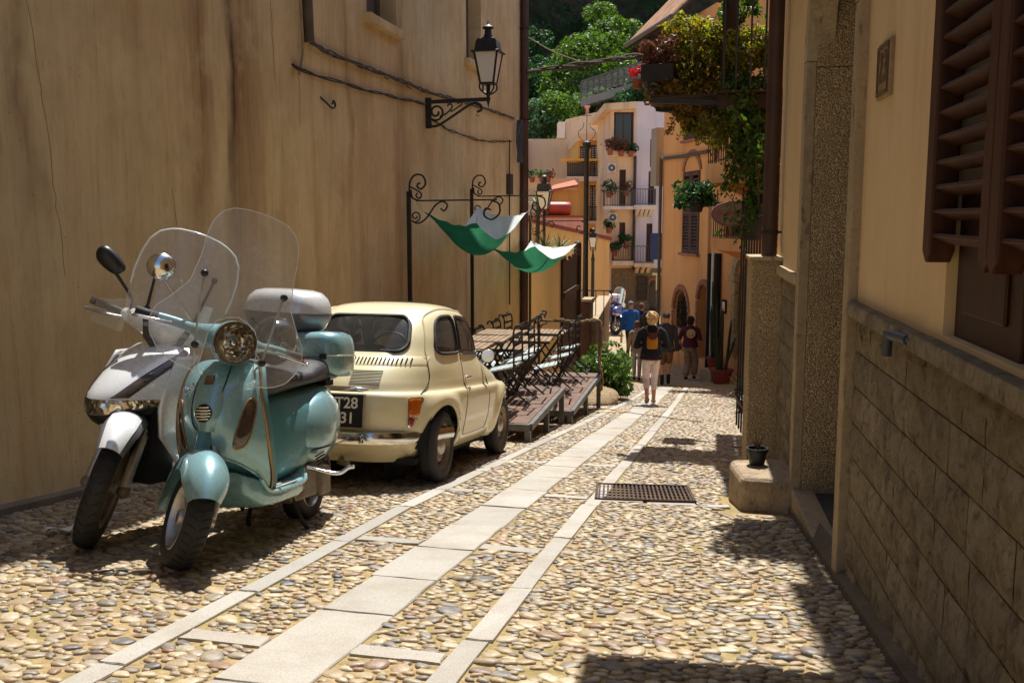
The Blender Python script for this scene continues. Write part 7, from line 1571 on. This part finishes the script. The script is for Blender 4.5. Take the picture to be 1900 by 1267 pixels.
yucca('green yucca growing above the garden pier', (-3.86, 21.7, .36), 60, .52, 3); yucca('second yucca crown right of the first above the pier', (-3.55, 22.0, .40), 44, .42, 4); yucca('pale yellow-green yucca beside the red tank', tuple(at(997, 378, 24)), 40, .34, 5, 1.2)
bsh = shrub('bush', 'bright green leafy bush spilling onto the street at the deck end', (-1.98, 17.3, gz(17.3) + .52), (.48, .6, .46), 3600, .055, m_leaf('bush_leaf', [srgb(44, 70, 30), srgb(84, 112, 46), srgb(60, 88, 36), srgb(108, 130, 62)], .3), 61, cat='bush', twigs=14, flat=.6)
rk = MB().ball((0, 0, 0), (.5, .7, .17), 18, 12, .8); rk.v = [(x + .06 * noise.noise(Vector((x * 4, y * 4, z * 4))), y + .06 * noise.noise(Vector((x * 4, y * 4 + 9, z * 4))), z + .05 * noise.noise(Vector((x * 5 + 3, y * 5, z * 5)))) for x, y, z in rk.v]
rko = tag(rk.build('boulder', m_stone('pale_rock', srgb(150, 124, 92), srgb(186, 160, 120), srgb(206, 184, 146), .8), smooth=50), 'pale rock slab under the bush at the deck end', 'rock'); rko.location = (-2.1, 16.2, gz(16.2) + .08)
yl = MB().add([(0, 0, 0), (.5, .3, -.037), (.48, .38, -.047), (-.02, .08, -.01)], [(0, 1, 2, 3)]).build('painted_line', mat('yellow_road_paint', srgb(214, 160, 50), .7, .2, 14), street); yl.location = (-1.72, 14.1, gz(14.1) + .03)

for k, u in enumerate((7.35, 7.85)):  # plants above the frame, added to break up the shadow on the street
    q = PR(u, 3.4, -.32); shrub('shadow_plant', ('nearer', 'farther')[k] + ' bushy plant added out of view to dapple the street', q, (.3, .3, .2), 900, .04, L_VIN2, 90 + k, cat='plant', twigs=8)
# ---------------------------------------------------------------- people
def skin_mesh(name, V, E, Rr, sub=2, root=0):
    me = bpy.data.meshes.new(name); me.from_pydata(V, E, []); o = bpy.data.objects.new(name, me); COL.objects.link(o)
    m = o.modifiers.new('skin', 'SKIN'); m.use_smooth_shade = True
    sv = me.skin_vertices[0].data
    for i, r_ in enumerate(Rr): sv[i].radius = r_ if isinstance(r_, tuple) else (r_, r_); sv[i].use_root = (i == root)
    s_ = o.modifiers.new('sub', 'SUBSURF'); s_.levels = sub; s_.render_levels = sub
    dg = bpy.context.evaluated_depsgraph_get(); out = bpy.data.meshes.new_from_object(o.evaluated_get(dg)); bpy.data.objects.remove(o)
    return out
def join_mb(me, mb):
    bm = bmesh.new(); bm.from_mesh(me); t = mb.mesh('tmp', M_WHT, 80); bm.from_mesh(t); bm.to_mesh(me); bm.free(); bpy.data.meshes.remove(t)
def ik(a, b, l1, l2, pole):
    a, b = Vector(a), Vector(b); d = b - a; L_ = min(d.length, (l1 + l2) * .999); d.normalize(); x = (l1*l1 - l2*l2 + L_*L_) / (2*L_); h = sqrt(max(0, l1*l1 - x*x)); p = Vector(pole); p = p - d * p.dot(d); p.normalize()
    return a + d * x + p * h
M_SKIN = mat('skin', srgb(196, 142, 112), .6, .12, 20)
def cloth(name, c): return mat(name, c, .9, .22, 9, .35, 24)
def ground_at(px, py):
    v = bearing(px, py); lo_, hi_ = 2.0, 80.0
    for _ in range(40):
        t = (lo_ + hi_) / 2
        if 1.15 + v.z * t > gz(v.y * t): lo_ = t
        else: hi_ = t
    return Vector((v.x * t, v.y * t, gz(v.y * t)))
def person(lab, px, py, top, heading, feet, hands, top_m, leg_m, shoe_m, hair_m, legs='long', jacket_len=.46, sleeve=1.0, hair='short', build=1.0, flare=0.0, headturn=0):
    """feet/hands: ((x, y, z) left, (x, y, z) right) in units of body height; x right, y forward"""
    g_ = ground_at(px, py); D_ = g_.dot(FH); H = (py - top) / 1800 * D_ * 1.0
    t = thing('person', lab, 'person', tuple(g_), (0, 0, R(heading)), 'people walking down the street')
    S_ = lambda p: tuple(x * H for x in p)
    hipL, hipR, pel, wai, che, nek, hd0 = (-.05, 0, .5), (.05, 0, .5), (0, 0, .53), (0, .0, .62), (0, .01, .74), (0, .012, .835), (0, .02, .875)
    shL, shR = (-.098 * build, .0, .79), (.098 * build, .0, .79)
    kn = [ik(h, f, .245, .245, (0, 1, 0)) for h, f in zip((hipL, hipR), ((feet[0][0], feet[0][1], feet[0][2] + .045), (feet[1][0], feet[1][1], feet[1][2] + .045)))]
    an = [(f[0], f[1], f[2] + .045) for f in feet]; el = [ik(s_, h, .17, .15, (sx * .55, -.7, -.4)) for s_, h, sx in zip((shL, shR), hands, (-1, 1))]
    V = [pel, wai, che, nek, hd0, (0, .022, .93), (0, .018, .975), hipL, tuple(kn[0]), an[0], (an[0][0], an[0][1] + .075, max(.012, feet[0][2] - (.03 if feet[0][2] > .02 else 0)) + .012), hipR, tuple(kn[1]), an[1], (an[1][0], an[1][1] + .075, max(.012, feet[1][2] - (.03 if feet[1][2] > .02 else 0)) + .012), shL, tuple(el[0]), tuple(hands[0]), shR, tuple(el[1]), tuple(hands[1])]
    E = [(0, 1), (1, 2), (2, 3), (3, 4), (4, 5), (5, 6), (0, 7), (7, 8), (8, 9), (9, 10), (0, 11), (11, 12), (12, 13), (13, 14), (2, 15), (15, 16), (16, 17), (2, 18), (18, 19), (19, 20)]
    b = build; Rr = [(.075 * b, .058), (.066 * b, .05), (.078 * b, .055), (.03, .03), (.036, .04), (.043, .052), (.032, .038), .05 * b, .033, .02, .018, .05 * b, .033, .02, .018, .034, .024, .017, .034, .024, .017]
    me = skin_mesh('body', [S_(p) for p in V], E, [tuple(x * H for x in (r_ if isinstance(r_, tuple) else (r_, r_))) for r_ in Rr])
    ex = MB()
    for k, h in enumerate(hands):   # palm and five fingers
        d = (Vector(h) - el[k]).normalized(); sd_ = d.cross(Vector((0, 1, 0)));  sd_ = sd_.normalized() if sd_.length > .05 else Vector((1, 0, 0)); ex.tube([S_(h), S_(tuple(Vector(h) + d * .045))], [.013 * H, .016 * H], 8, flat=.55)
        for i, ln in enumerate((.032, .04, .043, .039, .03)):
            s0 = Vector(h) + d * (.042 if i else .012) + sd_ * ((i - 2.5) * .0075 if i else -.02); dd = d if i else (d - sd_ * .7).normalized(); ex.tube([S_(s0), S_(tuple(s0 + dd * ln * .55)), S_(tuple(s0 + dd * ln + Vector((0, .008, 0))))], [.0045 * H, .0042 * H, .003 * H], 5)
    for sx in (1, -1): ex.ball(S_((sx * .047, .015, .925)), tuple(H * q for q in (.006, .012, .017)), 8, 6); ex.ball(S_((sx * .018, .067, .94)), tuple(H * q for q in (.007, .004, .005)), 8, 6)
    ex.ball(S_((0, .076, .924)), tuple(H * q for q in (.008, .013, .014)), 8, 6).ball(S_((0, .068, .9)), tuple(H * q for q in (.014, .005, .004)), 8, 6)
    join_mb(me, ex); me.materials.clear(); me.materials.append(M_SKIN)
    for p in me.polygons: p.use_smooth = True; p.material_index = 0
    body = inst('body', me, t)
    def garment(name, idx, rad, m, extra=()):
        mp = {i: k for k, i in enumerate(idx)}; vv = [S_(V[i]) for i in idx]; ee = [(mp[a], mp[b_]) for a, b_ in E if a in mp and b_ in mp]; rr = [tuple(x * H for x in (r_ if isinstance(r_, tuple) else (r_, r_))) for r_ in rad]
        for (p, to, r_) in extra: vv.append(S_(p)); ee.append((mp[to] if to >= 0 else len(vv) - 2, len(vv) - 1)); rr.append(tuple(x * H for x in (r_ if isinstance(r_, tuple) else (r_, r_))))
        me2 = skin_mesh(name, vv, ee, rr); me2.materials.clear(); me2.materials.append(m)
        for p in me2.polygons: p.use_smooth = True
        return inst(name, me2, t)
    fr_ = lambda a, b_, q: tuple(lerp(x, y, q) for x, y in zip(a, b_))
    V.append((0, 0, jacket_len)); V.append((0, .008, .835)); n0 = len(V)
    V.append(fr_(tuple(el[0]), hands[0], sleeve - .08)); V.append(fr_(tuple(el[1]), hands[1], sleeve - .08)); E += [(0, n0 - 2), (2, n0 - 1), (16, n0), (19, n0 + 1)]
    jl = jacket_len; jk = MB(); N_ = 22
    fold = lambda j, z: 1 + .035 * sin(j * 2.1 + z * 40 + px) + .02 * sin(j * 5 + px)
    jk.rings([[S_((w_ * b * fold(j, z) * sp_(cos(2*pi*j/N_), .85), yc + d_ * fold(j + 3, z) * sp_(sin(2*pi*j/N_), .9), z)) for j in range(N_)] for z, w_, d_, yc in ((jl, .112 if jl < .51 else .104, .108, -.004), (jl + .03, .113 if jl < .5 else .104, .108, -.004), ((jl + .62) / 2, .1, .092, 0), (.63, .088, .07, 0), (.7, .094, .07, .005), (.755, .1, .068, .005), (.79, .098, .06, .003), (.815, .075, .05, .004), (.838, .046, .044, .008), (.852, .04, .042, .012))], True, True)
    for k, (s0, e0) in enumerate(((shL, el[0]), (shR, el[1]))):
        wr = V[n0 + k]; sx = -1 if k == 0 else 1; e0 = tuple(e0)
        path = spl([(s0[0] * .62, s0[1], s0[2] + .012), (s0[0] * 1.0, s0[1], s0[2] - .012), fr_(s0, e0, .5), e0, fr_(e0, wr, .5), wr], 3)
        if sleeve < .5: path = path[:10]
        jk.tube([S_(q) for q in path], [H * lerp(.043, .026, i / 15) * (1 + .06 * sin(i * 2.3)) for i in range(len(path))], 12)
    jk.build('jacket', top_m, t, smooth=75)
    V.append(fr_(tuple(kn[0]), an[0], .62 if legs == 'crop' else .95)); V.append(fr_(tuple(kn[1]), an[1], .62 if legs == 'crop' else .95)); n1 = len(V) - 2; E += [(8, n1), (12, n1 + 1)]
    if legs == 'short': garment('shorts', [0, 7, 8, 11, 12], [(.084 * b, .068), .062 * b, .05, .062 * b, .05], leg_m)
    else: garment('trousers', [0, 7, 8, n1, 11, 12, n1 + 1], [(.074 * b, .058), .05 * b, .041 + flare, .03 + flare, .05 * b, .041 + flare, .03 + flare], leg_m)
    for k in (0, 1):
        f = V[9 if k == 0 else 13]; tip = V[10 if k == 0 else 14]; dv_ = Vector(tip) - Vector(f); s_ = MB(); c0 = Vector(f) - dv_ * .25
        s_.tube([S_(tuple(c0 + Vector((0, 0, -.02)))), S_(tuple(Vector(f) + Vector((0, 0, -.016)))), S_(tuple(Vector(f) + dv_ * .6 + Vector((0, 0, -.006)))), S_(tuple(Vector(tip) + dv_ * .12))], [.018 * H, .026 * H, .026 * H, .013 * H], 10); s_.build('shoe', shoe_m, t, smooth=60)
        if legs == 'short': MB().tube([S_(tuple(Vector(f) + Vector((0, 0, -.01)))), S_(fr_(f, tuple(kn[k]), .38))], [.025 * H, .029 * H], 8).build('sock', cloth('black_sock', (.015, .015, .016, 1)), t, smooth=60)
    rg_ = random.Random(int(px)); hm = MB()
    if hair in ('curly', 'bob'):
        hm.ball(S_((0, .006, .945)), tuple(H * q for q in (.058, .06, .058)), 18, 14); hm.ball(S_((0, -.012, .905)), tuple(H * q for q in (.058, .045, .05)), 16, 12)
        if hair == 'curly':
            for k in range(46):
                a = rg_.uniform(0, 6.28); e = rg_.uniform(-.7, 1.3); q = (.058 * cos(a) * cos(e), .002 + .055 * sin(a) * cos(e) - .008, .935 + .06 * sin(e))
                if q[1] < .04 or q[2] > .96: hm.ball(S_(q), H * rg_.uniform(.009, .016), 7, 5)
    elif hair == 'cap':
        hm.ball(S_((0, .016, .955)), tuple(H * q for q in (.052, .062, .042)), 18, 12); hm.ball(S_((0, .07, .95)), tuple(H * q for q in (.035, .03, .007)), 12, 6)
    else: hm.ball(S_((0, .008, .945)), tuple(H * q for q in (.051, .057, .052)), 18, 12); hm.ball(S_((0, -.008, .91)), tuple(H * q for q in (.046, .04, .036)), 12, 10)
    hm.build('cap' if hair == 'cap' else 'hair', hair_m, t, smooth=70)
    return t, S_, H
NAVY = cloth('navy_jacket', srgb(22, 24, 34)); WHTR = cloth('white_trousers', srgb(214, 200, 204)); BEIS = cloth('beige_shoe', srgb(176, 154, 124)); BLON = cloth('blonde_hair', srgb(214, 182, 132)); BRNH = cloth('brown_hair', srgb(96, 66, 46)); DRKH = cloth('dark_hair', srgb(34, 24, 20))
def pack(t, S_, H, m, m2, c=(0, -.095, .70), s_=(.058, .035, .085)):
    bp = MB(); bp.rings([[S_((c[0] + s_[0] * k * sp_(cos(2*pi*j/20), .55), c[1] + s_[1] * k2 * sp_(sin(2*pi*j/20), .6), c[2] + z)) for j in range(20)] for z, k, k2 in ((-s_[2], .7, .6), (-s_[2] * .9, .98, .95), (0, 1.02, 1.05), (s_[2] * .6, .9, .9), (s_[2] * .95, .6, .6))]); bpo = bp.build('backpack', m, t, smooth=50)
    MB().rings([[S_((c[0] + s_[0] * k * sp_(cos(2*pi*j/20), .6), c[1] - .006 + s_[1] * k2 * sp_(sin(2*pi*j/20), .6), c[2] + z)) for j in range(20)] for z, k, k2 in ((s_[2] * .2, .6, .98), (s_[2] * .55, .93, .95), (s_[2] * .98, .62, .66))]).build('flap', m2, bpo, smooth=50)
    for sx in (1, -1): MB().tube([S_((sx * .045, c[1], .77)), S_((sx * .06, -.03, .835)), S_((sx * .062, .05, .80)), S_((sx * .065, .07, .72))], .011 * H, 6, flat=.5).build('strap', m2, bpo, smooth=60)
t, S_, H = person('woman with curly blonde hair, mustard backpack, navy jacket and white cropped trousers', 1207, 751, 574, 8, ((-.045, -.10, .05), (.035, .06, .0)), ((-.075, .10, .67), (.08, .11, .67)), NAVY, WHTR, BEIS, BLON, 'crop', .50, 1.0, 'curly', 1.12)
pack(t, S_, H, cloth('mustard_canvas', srgb(168, 112, 30)), cloth('brown_leather', srgb(84, 44, 26))); MB().tube([S_((.125 * cos(a), -.004 + .11 * sin(a), .502)) for a in [2*pi*k/20 for k in range(20)]], .008 * H, 5, True).build('burgundy_hem', cloth('burgundy_cloth', srgb(84, 22, 32)), t)
t, S_, H = person('older walker with short brown hair, beige jacket and grey-lilac trousers', 1181, 706, 592, 4, ((-.04, .06, .0), (.04, -.06, .01)), ((-.15, .02, .47), (.14, .03, .48)), cloth('beige_jacket', srgb(150, 128, 112)), cloth('lilac_trousers', srgb(150, 146, 164)), cloth('dark_shoe', srgb(40, 34, 30)), BRNH, 'long', .5, 1.0, 'short', 1.0)
MB().rings([[S_((-.155 + .025 * k * cos(2*pi*j/14), -.01 + .06 * k * sin(2*pi*j/14), z)) for j in range(14)] for z, k in ((.40, .7), (.41, 1), (.49, .95), (.52, .5))]).build('shoulder_bag', cloth('grey_bag', srgb(86, 84, 74)), t, smooth=50)
t, S_, H = person('man in grey jacket, dark cap and brown shorts with black socks', 1234, 714, 577, 6, ((-.045, -.06, .01), (.045, .05, .0)), ((-.15, .0, .47), (.16, .0, .46)), cloth('slate_jacket', srgb(50, 52, 60)), cloth('brown_shorts', srgb(108, 82, 58)), cloth('black_shoe', (.015, .015, .016, 1)), cloth('grey_cap', srgb(62, 66, 76)), 'short', .47, 1.0, 'cap', 1.12)
t, S_, H = person('woman in maroon top with a straw hat hanging on her back', 1279, 704, 584, -14, ((-.05, -.04, .0), (.05, .07, .0)), ((-.15, .04, .50), (.13, .08, .52)), cloth('maroon_top', srgb(78, 22, 42)), cloth('greige_trousers', srgb(146, 128, 114)), cloth('black_shoe', (.015, .015, .016, 1)), DRKH, 'long', .52, .4, 'bob', 1.16, .022)
MB().tr(T(*S_((.035, -.10, .735))), RX(80), RY(12)).lathe([(0, .028 * H), (.03 * H, .027 * H), (.037 * H, .008 * H), (.04 * H, .002 * H), (.068 * H, 0), (.07 * H, .004 * H), (.04 * H, .006 * H)], 24).build('straw_hat', cloth('straw', srgb(182, 164, 120)), t, smooth=50)
MB().rings([[S_((-.17 + .02 * k * cos(2*pi*j/12), .03 + .05 * k * sin(2*pi*j/12), z)) for j in range(12)] for z, k in ((.46, .8), (.47, 1), (.55, .9), (.57, .4))]).build('blue_bag', cloth('blue_bag_cloth', srgb(40, 60, 110)), t, smooth=50)
t, S_, H = person('man in bright blue jacket and dark trousers carrying a pale bag', 1169, 661, 557, 0, ((-.04, .05, .0), (.04, -.05, .01)), ((-.15, .0, .46), (.15, .0, .46)), cloth('blue_jacket', srgb(36, 96, 176)), cloth('black_trousers', srgb(26, 26, 30)), cloth('black_shoe', (.015, .015, .016, 1)), cloth('grey_hair', srgb(110, 104, 104)), 'long', .48, 1.0, 'cap', 1.15)
MB().rings([[S_((-.16 + .02 * k * cos(2*pi*j/12), .0 + .055 * k * sin(2*pi*j/12), z)) for j in range(12)] for z, k in ((.24, .9), (.26, 1), (.38, .9), (.44, .3))]).build('carrier_bag', cloth('pale_bag', srgb(204, 190, 170)), t, smooth=50)
t, S_, H = person('walker in black top with a dark backpack just beyond the blue jacket', 1189, 660, 560, -4, ((-.04, -.05, .01), (.04, .05, .0)), ((-.14, .02, .47), (.14, .02, .47)), cloth('black_top', srgb(24, 26, 34)), cloth('grey_trousers', srgb(62, 58, 60)), cloth('black_shoe', (.015, .015, .016, 1)), BRNH, 'long', .48, .6, 'short', 1.05)
pack(t, S_, H, cloth('dark_pack', srgb(30, 36, 48)), cloth('blue_strap', srgb(40, 60, 96)))
# blue scooter parked far down the street: same build as the white one, repainted
g_ = ground_at(1141, 622); bs = copy_tree(WS); bs.name = 'blue_scooter'; bs['label'] = 'blue and white motor scooter parked far down the street by the parapet'; bs.location = g_ + Vector((0, 0, .02))
bs.rotation_mode = 'QUATERNION'; bs.rotation_quaternion = (RZ(-80) @ RX(-4)).to_quaternion(); bs.scale = (1.05,) * 3
M_BLUE = paint('blue_scooter_paint', srgb(40, 50, 140), .3, .8)
for ch in [o for o in bpy.data.objects if o.parent == bs]:
    if ch.type == 'MESH' and ch.name.split('.')[0] in ('front_cowl', 'leg_shield', 'front_fender', 'handlebar_cover', 'rear_body', 'top_case'):
        ch.material_slots[0].link = 'OBJECT'; ch.material_slots[0].material = M_BLUE
